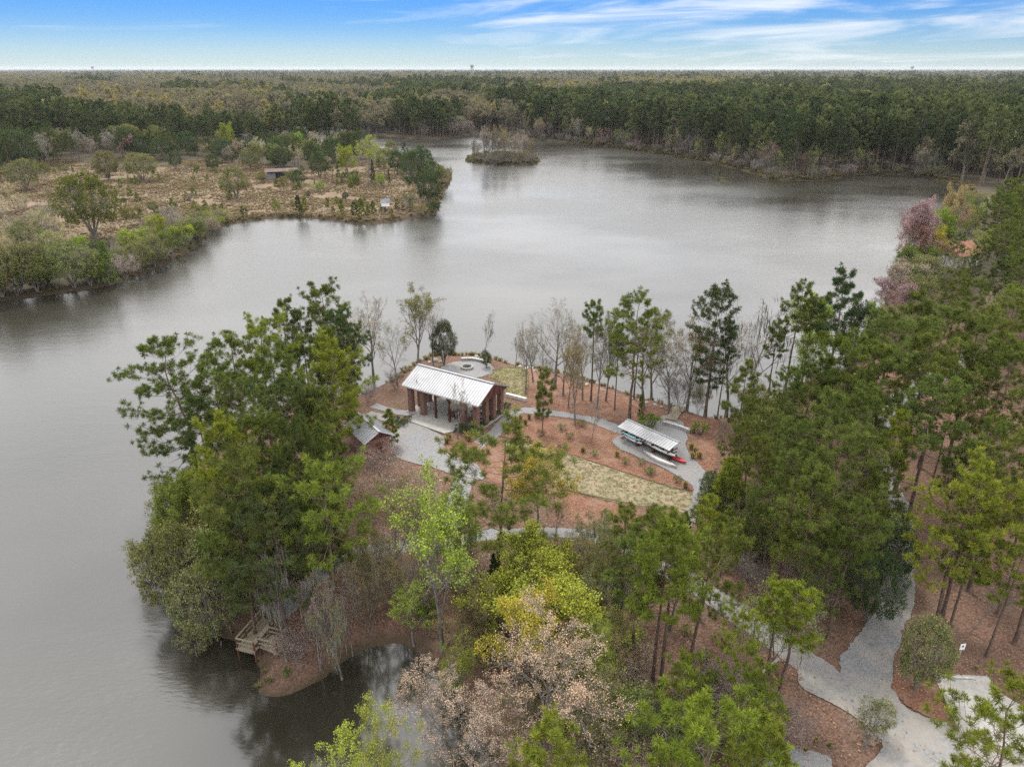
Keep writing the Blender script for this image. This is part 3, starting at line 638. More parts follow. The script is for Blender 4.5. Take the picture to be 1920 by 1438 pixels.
    ('oak2', 30.64, 40.05, 6.67, 'olive', 0.62, 0, 0, None, 'olive green rounded tree on the road island', ''),
    ('brush0', 28.79, 49.69, 4.07, 'peach', 1.0, 0, 0, None, 'brown-leaved bare brush beside the dense rounded evergreen', ''),
    ('slim1', 36.96, 47.81, 13.05, 'pineb', 1.15, 0, 0, None, 'left of two pine trunks in the litter right of the road', ''),
    ('pine4', 36.7, 46.29, 10.6, 'pineb', 0.95, 0, 0, None, 'right of two pine trunks in the litter right of the road', ''),
    ('bare1', 38.32, 45.98, 7.52, 'grey', 0.7, 0, 0.28, None, 'bare tree leaning right in the litter by the road', ''),
    ('pine3', 41.29, 44.77, 15.43, 'pineb', 0.9, 0, 0, None, 'pine trunk at the right edge of the view above the pad', ''),
    ('pine5', 26.65, 27.75, 13, 'pineb', 1.0, 0, 0, None, 'bright pine crown in the bottom right corner', ''),
    ('bare2', 24.44, 34.86, 4.3, 'grey', 1.35, 0, 0, None, 'low bare spreading tree on the island at the bottom right', ''),
    ('thick2', 25.48, 36.16, 3.35, 'olive', 0.8, 0, 0, None, 'grey-green bush beside the low bare tree at the bottom right', ''),
    ('leafy0', 89.37, 159.34, 18.31, 'pink', 0.75, 0, 0, None, 'big pink budding tree at the edge of the lake', ''),
    ('leafy2', 89.58, 156.16, 13.13, 'red', 0.7, 0, 0, None, 'red budding tree low in front of the pink one', ''),
    ('leafy0', 108.38, 177.14, 17.56, 'tan', 0.62, 0, 0, None, 'tan orange tree behind the lime one on the right bank', ''),
    ('leafy2', 106.63, 177.14, 12.46, 'lime', 0.85, 0, 0, None, 'lime green tree between the pink and golden trees', ''),
    ('leafy0', 95.74, 159.34, 11.69, 'gold', 0.85, 0, 0, None, 'golden yellow rounded tree on the right bank', ''),
    ('light0', 102.05, 154.29, 12, 'yg', 0.9, 0, 0, None, 'pale yellow-green tree among the right bank pines', ''),
    ('light0', 96.35, 155.55, 10, 'tan', 0.9, 0, 0, None, 'small tan tree right of the golden tree', ''),
    ('light0', 118.2, 182.43, 13, 'yg', 0.8, 0, 0, None, 'yellowish tree top at the back of the right bank pines', ''),
    ('bare0', 59.03, 82.44, 11, 'pale', 1.3, 0, 0, None, 'pale cream budding tree on the right beside the road', ''),
    ('light1', 54.81, 72.11, 12, 'tan', 1.35, 0, 0, None, 'large tan budding tree at the right edge of the view', ''),
    ('light0', 39.87, 67.44, 8, 'peach', 0.7, 0, 0, None, 'small peach budding tree beside the road bend', ''),
    ('pine1', 95.21, 150.55, 11.07, 'pine', 0.9, 0, 0, None, 'pine just left of the red roofed house', ''),
    ('pine3', 99.11, 148.48, 10.39, 'pine', 0.9, 0, 0, None, 'pine just right of the red roofed house', ''),
    ('pine4', 92.98, 140.7, 9.1, 'pine', 0.9, 0, 0, None, 'pine in front of the red roofed house', ''),
    ('light0', 89.36, 140.7, 9.97, 'olive', 0.9, 0, 0, None, 'olive tree below the golden tree on the right bank', ''),
    ('pine1', 10.68, 40.31, 14.6, 'pineb', 0.85, 0, 0, None, 'left pine of the close pair beside the litter slope', ''),
    ('pine4', 11.12, 39.6, 15.61, 'pineb', 0.85, 0, 0, None, 'right pine of the close pair beside the litter slope', ''),
    ('pine0', 13.88, 42.21, 13.47, 'pine', 0.9, 0, 0.07, None, 'leaning pine right of the close pair', ''),
    ('slim1', 9.4, 41.78, 12.64, 'pine', 1.2, 0, 0, None, 'duller pine left of the close pair', ''),
    ('slim0', 19.03, 39.9, 9.93, 'pineb', 1.1, 0, 0, None, 'left of two young pines at the rail fence', ''),
    ('slim1', 19.89, 39.1, 10.6, 'pineb', 1.2, 0, 0, None, 'right of two young pines at the rail fence', ''),
    ('pine3', 15.12, 35.72, 10.62, 'pineb', 0.75, 0, 0, None, 'bushy pine left of the rail fence', ''),
    ('pine5', 10.75, 27.1, 12.5, 'pineb', 1.25, 0, 0, None, 'wide bright pine crown at the bottom of the view', ''),
    ('pine4', 13.55, 26.93, 12, 'pineb', 0.9, 0, 0, None, 'bright pine crown right of the wide one at the bottom', ''),
    ('pine4', 1.69, 25.86, 12, 'pineb', 1.0, 0, 0, None, 'single bright pine crown at the bottom centre', ''),
    ('leafy1', 3.73, 44.89, 10.36, 'yg', 1.25, 0, 0, None, 'rounded yellow-green tree in the middle foreground', ''),
    ('bud0', 1.46, 34.02, 14.11, 'peach', 1.45, 0, 0, None, 'large peach-tinted budding tree in the foreground', ''),
    ('bud1', -1.98, 33.41, 10.61, 'peach', 1.25, 0, -0.15, None, 'peach-tinted bare tree leaning over the cove', ''),
    ('leafy2', 0.98, 38.23, 10.79, 'gold', 0.75, 0, 0, None, 'yellow topped tree behind the large peach one', ''),
    ('pine5', -0.94, 49.34, 16.45, 'pine', 1.15, 0, 0, None, 'broad pine in the middle with drooping branches', ''),
    ('leafy2', 2.65, 61.34, 9.48, 'gold', 1.05, 0, 0, None, 'golden yellow tree behind the broad middle pine', ''),
    ('light2', -5.74, 44.3, 17.72, 'lime', 0.95, 0, 0, None, 'tall bright green budding tree at the cove', ''),
    ('light2', -4.39, 50.38, 12.97, 'lime', 0.8, 0, 0, None, 'bright green budding tree right of the tall one', ''),
    ('light0', -10.41, 51.45, 12.07, 'dryg', 0.8, 0, 0, None, 'brownish green budding tree with dark trunk near the point', ''),
    ('light2', -8.16, 45.19, 6.58, 'lime', 1.2, 0, 0, None, 'low bright green branches over the cove', ''),
    ('brush0', -14.71, 70.21, 4.53, 'pink', 1.3, 0, 0, None, 'pinkish bare brush right of the restroom building', ''),
    ('brush0', -10.8, 63.76, 5.25, 'peach', 1.3, 0, 0, None, 'pinkish brown bare brush by the gravel plaza', ''),
    ('brush0', -15.35, 63.76, 3.97, 'peach', 1.2, 0, 0, None, 'bare brush at the edge of the left pines', ''),
    ('thick1', 7.7, 55.66, 5.19, 'olive', 0.9, 0, 0, None, 'grey-green thin bush right of the golden tree', ''),
    ('thick1', 9.99, 53.69, 5.39, 'olive', 0.9, 0, 0, None, 'grey-green bush by the lower path', ''),
    ('oak2', 14.38, 59.96, 3.53, 'olive', 0.5, 0, 0, None, 'small rounded evergreen below the lawn', ''),
    ('young0', 16.34, 56.48, 4.81, 'pine', 1.0, 0, 0, None, 'small pine right of the rounded evergreen below the lawn', ''),
    ('cedar0', -1.6, 47.68, 6.73, 'dark', 0.7, 0, 0, None, 'black-green cedar hung with moss behind the yellow-green tree', ''),
    ('thick1', -3.01, 48.34, 4.02, 'dryg', 0.9, 0, 0, None, 'mossy thicket left of the dark cedar', ''),
    ('thick2', 8.62, 35.5, 5.3, 'mid', 0.9, 0, 0, None, 'green leafy bush at the foot of the paired pines', ''),
    ('thick2', 10.25, 34.23, 4.52, 'mid', 0.9, 0, 0, None, 'green leafy bush behind the wide bottom pine', ''),
    ('thick0', 13.38, 38.23, 4.18, 'mid', 0.7, 0, 0, None, 'small green bush on the litter slope', ''),
    ('thick1', 5.58, 35.07, 5.99, 'olive', 1.2, 0, 0, None, 'grey budding bush right of the large peach tree', ''),
    ('brush0', 14.56, 38.23, 4.68, 'pink', 1.0, 0, 0, None, 'reddish bare brush beside the bushy pine', ''),
    ('light1', -7.99, 28.65, 10.5, 'yg', 0.8, 0, 0, None, 'sparse yellow tree top with grey branches at the bottom left', ''),
    ('light1', -10.56, 27.86, 9.5, 'yg', 0.9, 0, 0, None, 'yellow budding branches at the very bottom left', ''),
    ('thick2', -4.48, 40.2, 2.95, 'mid', 0.7, 0, 0, None, 'green bush on the bank of the cove', ''),
    ('thick0', -7.23, 46.73, 3.13, 'mid', 0.7, 0, 0, None, 'dark green bush at the foot of the tall bright green tree', ''),
    ('lean0', -35.06, 68.9, 17, 'pine', 1.0, 0, -0.1, None, 'big spreading pine reaching out over the lake at the left', ''),
    ('pine4', -30.16, 88.35, 15.5, 'pine', 0.85, 0, 0, None, 'eighth green pine from the left in the pine grove left of the pavilion', 'pines of the grove left of the pavilion'),
    ('pine0', -24.04, 86.12, 17.8, 'pine', 1.0, 0, 0, None, 'fourteenth green pine from the left in the pine grove left of the pavilion', 'pines of the grove left of the pavilion'),
    ('pine1', -27.76, 88.68, 13.8, 'pined', 0.8, 0, 0, None, 'seventh dark green pine from the left in the pine grove left of the pavilion', 'pines of the grove left of the pavilion'),
    ('pine3', -28.23, 73.47, 17.5, 'pineb', 0.92, 0, 0, None, 'second bright green pine from the left in the pine grove left of the pavilion', 'pines of the grove left of the pavilion'),
    ('pine0', -30.86, 72.83, 16.0, 'pine', 0.95, 0, 0, None, 'second green pine from the left in the pine grove left of the pavilion', 'pines of the grove left of the pavilion'),
    ('pine2', -20.65, 82.04, 16.0, 'pined', 0.85, 0, 0, None, 'eighth dark green pine from the left in the pine grove left of the pavilion', 'pines of the grove left of the pavilion'),
    ('pine2', -30.51, 66.47, 15.5, 'pine', 1.0, 0, 0, None, 'first green pine from the left in the pine grove left of the pavilion', 'pines of the grove left of the pavilion'),
    ('pine1', -23.81, 65.03, 17.8, 'pine', 0.8, 0, 0, None, 'seventh green pine from the left in the pine grove left of the pavilion', 'pines of the grove left of the pavilion'),
    ('pine3', -24.22, 75.27, 13.8, 'pined', 0.92, 0, 0, None, 'sixth dark green pine from the left in the pine grove left of the pavilion', 'pines of the grove left of the pavilion'),
    ('pine5', -18.7, 68.36, 16.5, 'pineb', 0.95, 0, 0, None, 'fourth bright green pine from the left in the pine grove left of the pavilion', 'pines of the grove left of the pavilion'),
    ('pine5', -25.89, 61.97, 16.0, 'pine', 0.85, 0, 0, None, 'fourth green pine from the left in the pine grove left of the pavilion', 'pines of the grove left of the pavilion'),
    ('pine0', -20.57, 58.14, 17.0, 'pined', 1.0, 0, 0, None, 'fourth dark green pine from the left in the pine grove left of the pavilion', 'pines of the grove left of the pavilion'),
    ('pine2', -19.6, 60.62, 15.5, 'pine', 0.8, 0, 0, None, 'tenth green pine from the left in the pine grove left of the pavilion', 'pines of the grove left of the pavilion'),
    ('pine4', -17.61, 58.79, 15.8, 'pine', 0.92, 0, 0, None, 'twelfth green pine from the left in the pine grove left of the pavilion', 'pines of the grove left of the pavilion'),
    ('pine4', -31.06, 63.08, 13.8, 'pined', 0.95, 0, 0, None, 'first dark green pine from the left in the pine grove left of the pavilion', 'pines of the grove left of the pavilion'),
    ('pine1', -23.94, 51.63, 16.5, 'pineb', 0.85, 0, 0, None, 'first bright green pine from the left in the pine grove left of the pavilion', 'pines of the grove left of the pavilion'),
    ('pine3', -21.28, 52.59, 16.0, 'pine', 1.0, 0, 0, None, 'sixth green pine from the left in the pine grove left of the pavilion', 'pines of the grove left of the pavilion'),
    ('pine1', -17.51, 50.66, 17.0, 'pined', 0.8, 0, 0, None, 'fifth dark green pine from the left in the pine grove left of the pavilion', 'pines of the grove left of the pavilion'),
    ('pine0', -17.3, 54.0, 14.5, 'pine', 0.92, 0, 0, None, 'eleventh green pine from the left in the pine grove left of the pavilion', 'pines of the grove left of the pavilion'),
    ('pine2', -20.08, 46.29, 16.8, 'pine', 0.95, 0, 0, None, 'fifth green pine from the left in the pine grove left of the pavilion', 'pines of the grove left of the pavilion'),
    ('pine4', -18.63, 49.4, 13.8, 'pined', 0.85, 0, 0, None, 'third dark green pine from the left in the pine grove left of the pavilion', 'pines of the grove left of the pavilion'),
    ('pine3', -14.39, 44.87, 16.5, 'pineb', 1.0, 0, 0, None, 'third bright green pine from the left in the pine grove left of the pavilion', 'pines of the grove left of the pavilion'),
    ('pine1', -15.92, 50.29, 12.0, 'pine', 0.8, 0, 0, None, 'thirteenth green pine from the left in the pine grove left of the pavilion', 'pines of the grove left of the pavilion'),
    ('pine5', -17.89, 43.78, 14.0, 'pined', 0.92, 0, 0, None, 'second dark green pine from the left in the pine grove left of the pavilion', 'pines of the grove left of the pavilion'),
    ('pine0', -16.56, 46.77, 12.5, 'pine', 0.95, 0, 0, None, 'ninth green pine from the left in the pine grove left of the pavilion', 'pines of the grove left of the pavilion'),
    ('pine2', -21.28, 45.51, 13.8, 'pine', 0.85, 0, 0, None, 'third green pine from the left in the pine grove left of the pavilion', 'pines of the grove left of the pavilion'),
    ('pine3', -20.89, 81.29, 11.8, 'pined', 1.0, 0, 0, None, 'ninth dark green pine from the left in the pine grove left of the pavilion', 'pines of the grove left of the pavilion'),
    ('young0', -21.29, 77.69, 15.5, 'pineb', 0.8, 0, 0, None, 'the only bright green young pine in the pine grove left of the pavilion', 'pines of the grove left of the pavilion'),
    ('pine4', -15.01, 48.28, 11.0, 'pine', 0.92, 0, 0, None, 'fifteenth green pine from the left in the pine grove left of the pavilion', 'pines of the grove left of the pavilion'),
    ('tallfir0', -23.4, 92.7, 11.7, 'pined', 0.8, 0, 0, None, 'dark dense conifer at the lake end of the left grove', ''),
    ('light0', -24.22, 52.92, 9.01, 'olive', 0.8, 0, 0, None, 'first olive budding tree from the left in the pine grove left of the pavilion', 'pines of the grove left of the pavilion'),
    ('light1', -18.73, 53.69, 10.17, 'dryg', 0.6, 0, 0, None, 'the only brownish budding tree in the pine grove left of the pavilion', 'pines of the grove left of the pavilion'),
    ('light0', -17.36, 59.96, 8.71, 'olive', 0.7, 0, 0, None, 'second olive budding tree from the left in the pine grove left of the pavilion', 'pines of the grove left of the pavilion'),
    ('light1', -28.32, 57.32, 8.51, 'mid', 0.6, 0, 0, None, 'the only leaf-green budding tree in the pine grove left of the pavilion', 'pines of the grove left of the pavilion'),
    ('mossy1', -18.88, 49.69, 8.21, 'olive', 0.7, 0, 0, None, 'second olive mossy tree from the left in the pine grove left of the pavilion', 'pines of the grove left of the pavilion'),
    ('light0', -31.11, 59.06, 8.05, 'yg', 0.7, 0, 0, None, 'the only yellow-green budding tree in the pine grove left of the pavilion', 'pines of the grove left of the pavilion'),
    ('mossy0', -20.04, 45.79, 7.66, 'olive', 0.5, 0, 0, None, 'first olive mossy tree from the left in the pine grove left of the pavilion', 'pines of the grove left of the pavilion'),
    ('leafy0', -30.96, 54.86, 9.17, 'mid', 0.85, 0, 0, None, 'yellow-green leafy tree overhanging the lake at the left', ''),
    ('oak1', -29.5, 49.69, 8.21, 'olive', 0.7, 0, 0, None, 'olive leafy tree low over the lake at the left', ''),
    ('oak0', -25.17, 46.41, 7.7, 'olive', 0.7, 0, 0, None, 'mossy olive tree left of the overlook deck', ''),
    ('oak2', -25.75, 50.38, 6.9, 'mid', 0.7, 0, 0, None, 'green leafy tree behind the overlook deck', ''),
    ('oak1', -23.12, 51.09, 6.39, 'ever', 0.6, 0, 0, None, 'dark evergreen in the shade behind the overlook deck', ''),
    ('thick1', -25.93, 45.49, 3.65, 'olive', 1.0, 0, 0, None, 'mossy thicket trailing into the water left of the deck', ''),
    ('mossy0', -18.02, 42.98, 11.76, 'grey', 0.55, 0, -0.05, None, 'thick leaning grey trunk with moss beside the overlook deck', ''),
    ('mossy1', -13.39, 41.88, 9.5, 'olive', 0.75, 0, 0, None, 'mossy grey tree at the cove bank', ''),
    ('mossy1', -15.2, 42.43, 8.32, 'pink', 0.7, 0, 0, None, 'pinkish bare branching tree on the point', ''),
    ('mossy1', -12.14, 46.41, 7.7, 'dryg', 0.7, 0, 0, None, 'mossy brown-green tree behind the point', ''),
    ('bare0', -13.05, 44.3, 8.32, 'grey', 0.6, 0, 0, None, 'grey trunked bare tree near the cove', ''),
    ('brush0', -17.01, 42.87, 3.83, 'pink', 0.9, 0, 0, None, 'low pinkish brush on the point', ''),
    ('thick0', -33.14, 54.07, 5.12, 'olive', 0.9, 0, 0, None, 'olive bush at the left edge of the grove over the water', ''),
    ('thick0', -17.39, 41.24, 1.37, 'mid', 0.5, 0, 0, None, 'tiny green bush near the tip of the point', ''),
    ('pine3', -83.28, 337.92, 12.12, 'pined', 1.0, 0, 0, None, 'third dark green pine from the left on the field across the lake', 'trees and bushes of the field across the lake'),
    ('leafy0', -72.65, 320.32, 10.46, 'olive', 0.9, 0, 0, None, 'second olive leafy tree from the left on the field across the lake', 'trees and bushes of the field across the lake'),
    ('leafy2', -55.42, 320.32, 12.65, 'olive', 0.9, 0, 0, None, 'third olive leafy tree from the left on the field across the lake', 'trees and bushes of the field across the lake'),
    ('oak1', -51.59, 330.67, 9.4, 'ever', 0.9, 0, 0, None, 'fifth dark evergreen rounded evergreen from the left on the field across the lake', 'trees and bushes of the field across the lake'),
    ('oak0', -43.14, 315.38, 10.97, 'ever', 0.8, 0, 0, None, 'sixth dark evergreen rounded evergreen from the left on the field across the lake', 'trees and bushes of the field across the lake'),
    ('pine1', -51.67, 357.45, 10.33, 'pined', 0.9, 0, 0, None, 'fourth dark green pine from the left on the field across the lake', 'trees and bushes of the field across the lake'),
    ('light0', -68.67, 365.87, 11.54, 'yg', 0.9, 0, 0, None, 'the only yellow-green budding tree on the field across the lake', 'trees and bushes of the field across the lake'),
    ('oak2', -61.49, 379.23, 9.61, 'olive', 0.8, 0, 0, None, 'second olive rounded evergreen from the left on the field across the lake', 'trees and bushes of the field across the lake'),
    ('light1', -76.52, 379.23, 10.38, 'pale', 0.8, 0, 0, None, 'second pale cream budding tree from the left on the field across the lake', 'trees and bushes of the field across the lake'),
    ('oak2', -36.03, 315.38, 7.71, 'olive', 1.0, 0, 0, None, 'third olive rounded evergreen from the left on the field across the lake', 'trees and bushes of the field across the lake'),
    ('thick0', -31.08, 299.88, 6.96, 'olive', 1.1, 0, 0, None, 'eighth olive bush from the left on the field across the lake', 'trees and bushes of the field across the lake'),
    ('oak1', -82.61, 315.38, 9.88, 'ever', 0.9, 0, 0, None, 'fourth dark evergreen rounded evergreen from the left on the field across the lake', 'trees and bushes of the field across the lake'),
    ('thick1', -33.76, 239.89, 6.08, 'olive', 1.1, 0, 0, None, 'seventh olive bush from the left on the field across the lake', 'trees and bushes of the field across the lake'),
    ('thick0', -25.48, 237.0, 4.48, 'ever', 1.0, 0, 0, None, 'the only dark evergreen bush on the field across the lake', 'trees and bushes of the field across the lake'),
    ('thick1', -29.43, 233.25, 4.08, 'dryg', 1.2, 0, 0, None, 'second brownish bush from the left on the field across the lake', 'trees and bushes of the field across the lake'),
    ('thick2', -64.56, 299.88, 5.7, 'mid', 1.0, 0, 0, None, 'the only leaf-green bush on the field across the lake', 'trees and bushes of the field across the lake'),
    ('thick2', -52.4, 292.66, 5.17, 'lime', 0.9, 0, 0, None, 'the only lime green bush on the field across the lake', 'trees and bushes of the field across the lake'),
    ('leafy0', -190.39, 299.88, 9.45, 'olive', 0.9, 0, 0, None, 'first olive leafy tree from the left on the field across the lake', 'trees and bushes of the field across the lake'),
    ('oak1', -157.58, 345.48, 7.89, 'ever', 0.9, 0, 0, None, 'first dark evergreen rounded evergreen from the left on the field across the lake', 'trees and bushes of the field across the lake'),
    ('pine3', -155.0, 357.45, 9.84, 'pined', 1.0, 0, 0, None, 'first dark green pine from the left on the field across the lake', 'trees and bushes of the field across the lake'),
    ('oak2', -137.16, 337.92, 7.5, 'ever', 0.9, 0, 0, None, 'second dark evergreen rounded evergreen from the left on the field across the lake', 'trees and bushes of the field across the lake'),
    ('oak0', -122.56, 345.48, 9.07, 'olive', 0.9, 0, 0, None, 'first olive rounded evergreen from the left on the field across the lake', 'trees and bushes of the field across the lake'),
    ('light0', -162.2, 235.11, 10.16, 'pale', 0.8, 0, 0, None, 'first pale cream budding tree from the left on the field across the lake', 'trees and bushes of the field across the lake'),
    ('brush0', -140.49, 217.63, 7.17, 'pale', 1.0, 0, 0, None, 'the only pale cream bare brush on the field across the lake', 'trees and bushes of the field across the lake'),
    ('thick2', -149.55, 250.01, 5.4, 'olive', 1.0, 0, 0, None, 'first olive bush from the left on the field across the lake', 'trees and bushes of the field across the lake'),
    ('thick0', -90.58, 301.37, 5.52, 'olive', 1.1, 0, 0, None, 'sixth olive bush from the left on the field across the lake', 'trees and bushes of the field across the lake'),
    ('thick2', -103.86, 304.38, 4.71, 'olive', 1.0, 0, 0, None, 'fifth olive bush from the left on the field across the lake', 'trees and bushes of the field across the lake'),
    ('thick1', -94.97, 295.51, 2.93, 'dryg', 1.0, 0, 0, None, 'first brownish bush from the left on the field across the lake', 'trees and bushes of the field across the lake'),
    ('thick0', -113.36, 213.63, 6.29, 'olive', 1.1, 0, 0, None, 'second olive bush from the left on the field across the lake', 'trees and bushes of the field across the lake'),
    ('thick1', -104.66, 219.27, 5.31, 'grey', 1.1, 0, 0, None, 'the only grey bush on the field across the lake', 'trees and bushes of the field across the lake'),
    ('thick2', -116.85, 235.11, 4.28, 'olive', 1.0, 0, 0, None, 'third olive bush from the left on the field across the lake', 'trees and bushes of the field across the lake'),
    ('thick0', -97.55, 226.06, 4.14, 'olive', 1.0, 0, 0, None, 'fourth olive bush from the left on the field across the lake', 'trees and bushes of the field across the lake'),
    ('pine3', -103.33, 357.45, 12.26, 'pined', 1.0, 0, 0, None, 'second dark green pine from the left on the field across the lake', 'trees and bushes of the field across the lake'),
    ('oak1', -116.21, 365.87, 11.54, 'ever', 1.0, 0, 0, None, 'third dark evergreen rounded evergreen from the left on the field across the lake', 'trees and bushes of the field across the lake'),
    ('light1', -136.99, 372.43, 10.97, 'pink', 0.9, 0, 0, None, 'the only pink budding tree on the field across the lake', 'trees and bushes of the field across the lake'),
    ('oak0', -187.83, 281.76, 11.88, 'olive', 0.95, 0, 0, None, 'broad round oak at the left end of the field', ''),
    ('oak2', -170.76, 310.57, 11.67, 'olive', 0.98, 0, 0, None, 'left of the two round oaks side by side in the field', ''),
    ('oak0', -154.3, 305.9, 11.73, 'olive', 1.1, 0, 0, None, 'right of the two round oaks side by side in the field', ''),
    ('oak1', -99.76, 263.26, 10.83, 'olive', 0.95, 0, 0, None, 'round oak standing alone in the middle of the field', ''),
    ('oak1', -115.85, 196.84, 16.93, 'pine', 0.9, 0, 0, None, 'tall domed green tree above the left shore', ''),
    ('light1', -59.09, 299.88, 18.86, 'yg', 1.15, 0, 0, None, 'large yellow-green spreading tree near the field tip', ''),
    ('leafy2', -68.33, 307.45, 14.92, 'yg', 0.8, 0, 0, None, 'yellowish tree left of the large spreading one', ''),
    ('oak1', -33.07, 264.42, 17.08, 'ever', 0.75, 0, 0, None, 'large dark oak leaning over the lake at the field tip', ''),
    ('oak2', -28.62, 250.01, 10.71, 'ever', 0.9, 0, 0, None, 'dark oak lower on the field tip shore', ''),
    ('thick1', -28.01, 299.88, 7.79, 'olive', 1.0, 0, 0, None, 'olive bush at the very tip of the field', ''),
    ('cedar0', -56.9, 299.88, 9.45, 'dark', 0.6, 0, 0, None, 'dark cedar under the large yellow-green tree', ''),
    ('cedar0', -50.33, 299.88, 6.33, 'dark', 0.5, 0, 0, None, 'small black cedar right of the yellow-green tree', ''),
    ('leafy0', -155.64, 408.94, 17.12, 'yg', 0.9, 0, 0, None, 'bright yellow tree behind the field', ''),
    ('leafy2', -116.58, 408.94, 12.21, 'lime', 0.7, 0, 0, None, 'lime tree on the creek bank', ''),
    ('leafy0', -133.61, 408.94, 7.81, 'grey', 0.9, 0, 0, None, 'grey-pink tree beside the creek', ''),
    ('pine3', -80.97, 299.88, 14.6, 'pined', 1.0, 0, 0, None, 'grey-green pine right of the shed', ''),
    ('pine5', -73.31, 299.88, 12.55, 'pined', 1.1, 0, 0, None, 'low grey-green pine beside the yellowish tree', ''),
    ('oak1', -85.55, 292.66, 6.2, 'ever', 0.9, 0, 0, None, 'dark bush right of the shed', ''),
    ('leafy2', -85.52, 272.83, 6.79, 'dryg', 0.9, 0, 0, None, 'small brownish yellow tree in front of the shed', ''),
    ('young0', -68.65, 232.32, 6.25, 'pined', 1.0, 0, 0, None, 'dark young pine on the field shore, right one of a pair', ''),
    ('young1', -66.51, 231.41, 5.73, 'pineb', 0.9, 0, 0, None, 'bright young pine on the field shore, left of the saplings', ''),
    ('leafy1', -196.3, 383.89, 13.08, 'pink', 0.8, 0, 0, None, 'pinkish tree behind the field', ''),
    ('thick2', -73.66, 279.16, 3.98, 'lime', 1.0, 0, 0, None, 'bright green bush at the field edge below the pines', ''),
    ('oak1', -105.94, 142.58, 11.15, 'olive', 1.0, 0, 0, None, 'first olive rounded evergreen from the left along the left shore of the lake', 'bushes and trees along the left shore'),
    ('thick0', -103.76, 145.28, 8.89, 'mid', 1.0, 0, 0, None, 'first leaf-green bush from the left along the left shore of the lake', 'bushes and trees along the left shore'),
    ('oak2', -101.1, 146.47, 10.28, 'olive', 1.0, 0, 0, None, 'second olive rounded evergreen from the left along the left shore of the lake', 'bushes and trees along the left shore'),
    ('thick0', -98.31, 148.48, 8.13, 'lime', 1.0, 0, 0, None, 'second lime green bush from the left along the left shore of the lake', 'bushes and trees along the left shore'),
    ('oak0', -94.74, 149.3, 10.21, 'olive', 1.0, 0, 0, None, 'third olive rounded evergreen from the left along the left shore of the lake', 'bushes and trees along the left shore'),
    ('thick2', -92.41, 151.39, 7.44, 'mid', 1.0, 0, 0, None, 'second leaf-green bush from the left along the left shore of the lake', 'bushes and trees along the left shore'),
    ('cedar0', -89.42, 153.53, 9.51, 'mid', 1.0, 0, 0, None, 'the only leaf-green cedar along the left shore of the lake', 'bushes and trees along the left shore'),
    ('thick1', -87.62, 157.06, 6.1, 'grey', 1.0, 0, 0, None, 'first grey bush from the left along the left shore of the lake', 'bushes and trees along the left shore'),
    ('oak1', -87.03, 162.64, 7.01, 'olive', 1.0, 0, 0, None, 'fourth olive rounded evergreen from the left along the left shore of the lake', 'bushes and trees along the left shore'),
    ('oak2', -86.04, 168.07, 7.33, 'olive', 1.0, 0, 0, None, 'fifth olive rounded evergreen from the left along the left shore of the lake', 'bushes and trees along the left shore'),
    ('thick0', -85.68, 176.03, 7.6, 'mid', 1.0, 0, 0, None, 'fourth leaf-green bush from the left along the left shore of the lake', 'bushes and trees along the left shore'),
    ('thick1', -85.23, 182.9, 5.53, 'olive', 1.0, 0, 0, None, 'second olive bush from the left along the left shore of the lake', 'bushes and trees along the left shore'),
    ('thick0', -86.57, 195.49, 6.56, 'olive', 1.0, 0, 0, None, 'third olive bush from the left along the left shore of the lake', 'bushes and trees along the left shore'),
    ('thick1', -87.26, 206.02, 5.35, 'grey', 1.0, 0, 0, None, 'second grey bush from the left along the left shore of the lake', 'bushes and trees along the left shore'),
    ('thick0', -88.11, 214.42, 3.8, 'yg', 1.0, 0, 0, None, 'third yellow-green bush from the left along the left shore of the lake', 'bushes and trees along the left shore'),
    ('light0', -113.61, 157.06, 9.68, 'pale', 1.0, 0, 0, None, 'first pale cream budding tree from the left along the left shore of the lake', 'bushes and trees along the left shore'),
    ('bare0', -109.15, 161.69, 11.1, 'pale', 1.0, 0, 0, None, 'the only pale cream bare tree along the left shore of the lake', 'bushes and trees along the left shore'),
    ('light1', -105.72, 166.56, 11.37, 'pale', 1.0, 0, 0, None, 'second pale cream budding tree from the left along the left shore of the lake', 'bushes and trees along the left shore'),
    ('thick0', -121.18, 177.14, 8.69, 'olive', 1.0, 0, 0, None, 'first olive bush from the left along the left shore of the lake', 'bushes and trees along the left shore'),
    ('thick2', -116.45, 178.27, 6.49, 'lime', 1.0, 0, 0, None, 'first lime green bush from the left along the left shore of the lake', 'bushes and trees along the left shore'),
    ('leafy2', -104.73, 171.71, 6.55, 'lime', 1.0, 0, 0, None, 'the only lime green leafy tree along the left shore of the lake', 'bushes and trees along the left shore'),
    ('bare0', -96.87, 171.71, 7.84, 'grey', 1.0, 0, 0, None, 'the only grey bare tree along the left shore of the lake', 'bushes and trees along the left shore'),
    ('thick0', -94.25, 177.14, 7.38, 'yg', 1.0, 0, 0, None, 'first yellow-green bush from the left along the left shore of the lake', 'bushes and trees along the left shore'),
    ('leafy2', -94.23, 189.01, 8.47, 'yg', 1.0, 0, 0, None, 'the only yellow-green leafy tree along the left shore of the lake', 'bushes and trees along the left shore'),
    ('brush0', -92.75, 195.49, 7.99, 'grey', 1.0, 0, 0, None, 'third grey bare brush from the left along the left shore of the lake', 'bushes and trees along the left shore'),
    ('brush0', -130.97, 182.9, 6.89, 'pale', 1.0, 0, 0, None, 'first pale cream bare brush from the left along the left shore of the lake', 'bushes and trees along the left shore'),
    ('thick2', -98.08, 166.56, 6.39, 'ever', 1.0, 0, 0, None, 'the only dark evergreen bush along the left shore of the lake', 'bushes and trees along the left shore'),
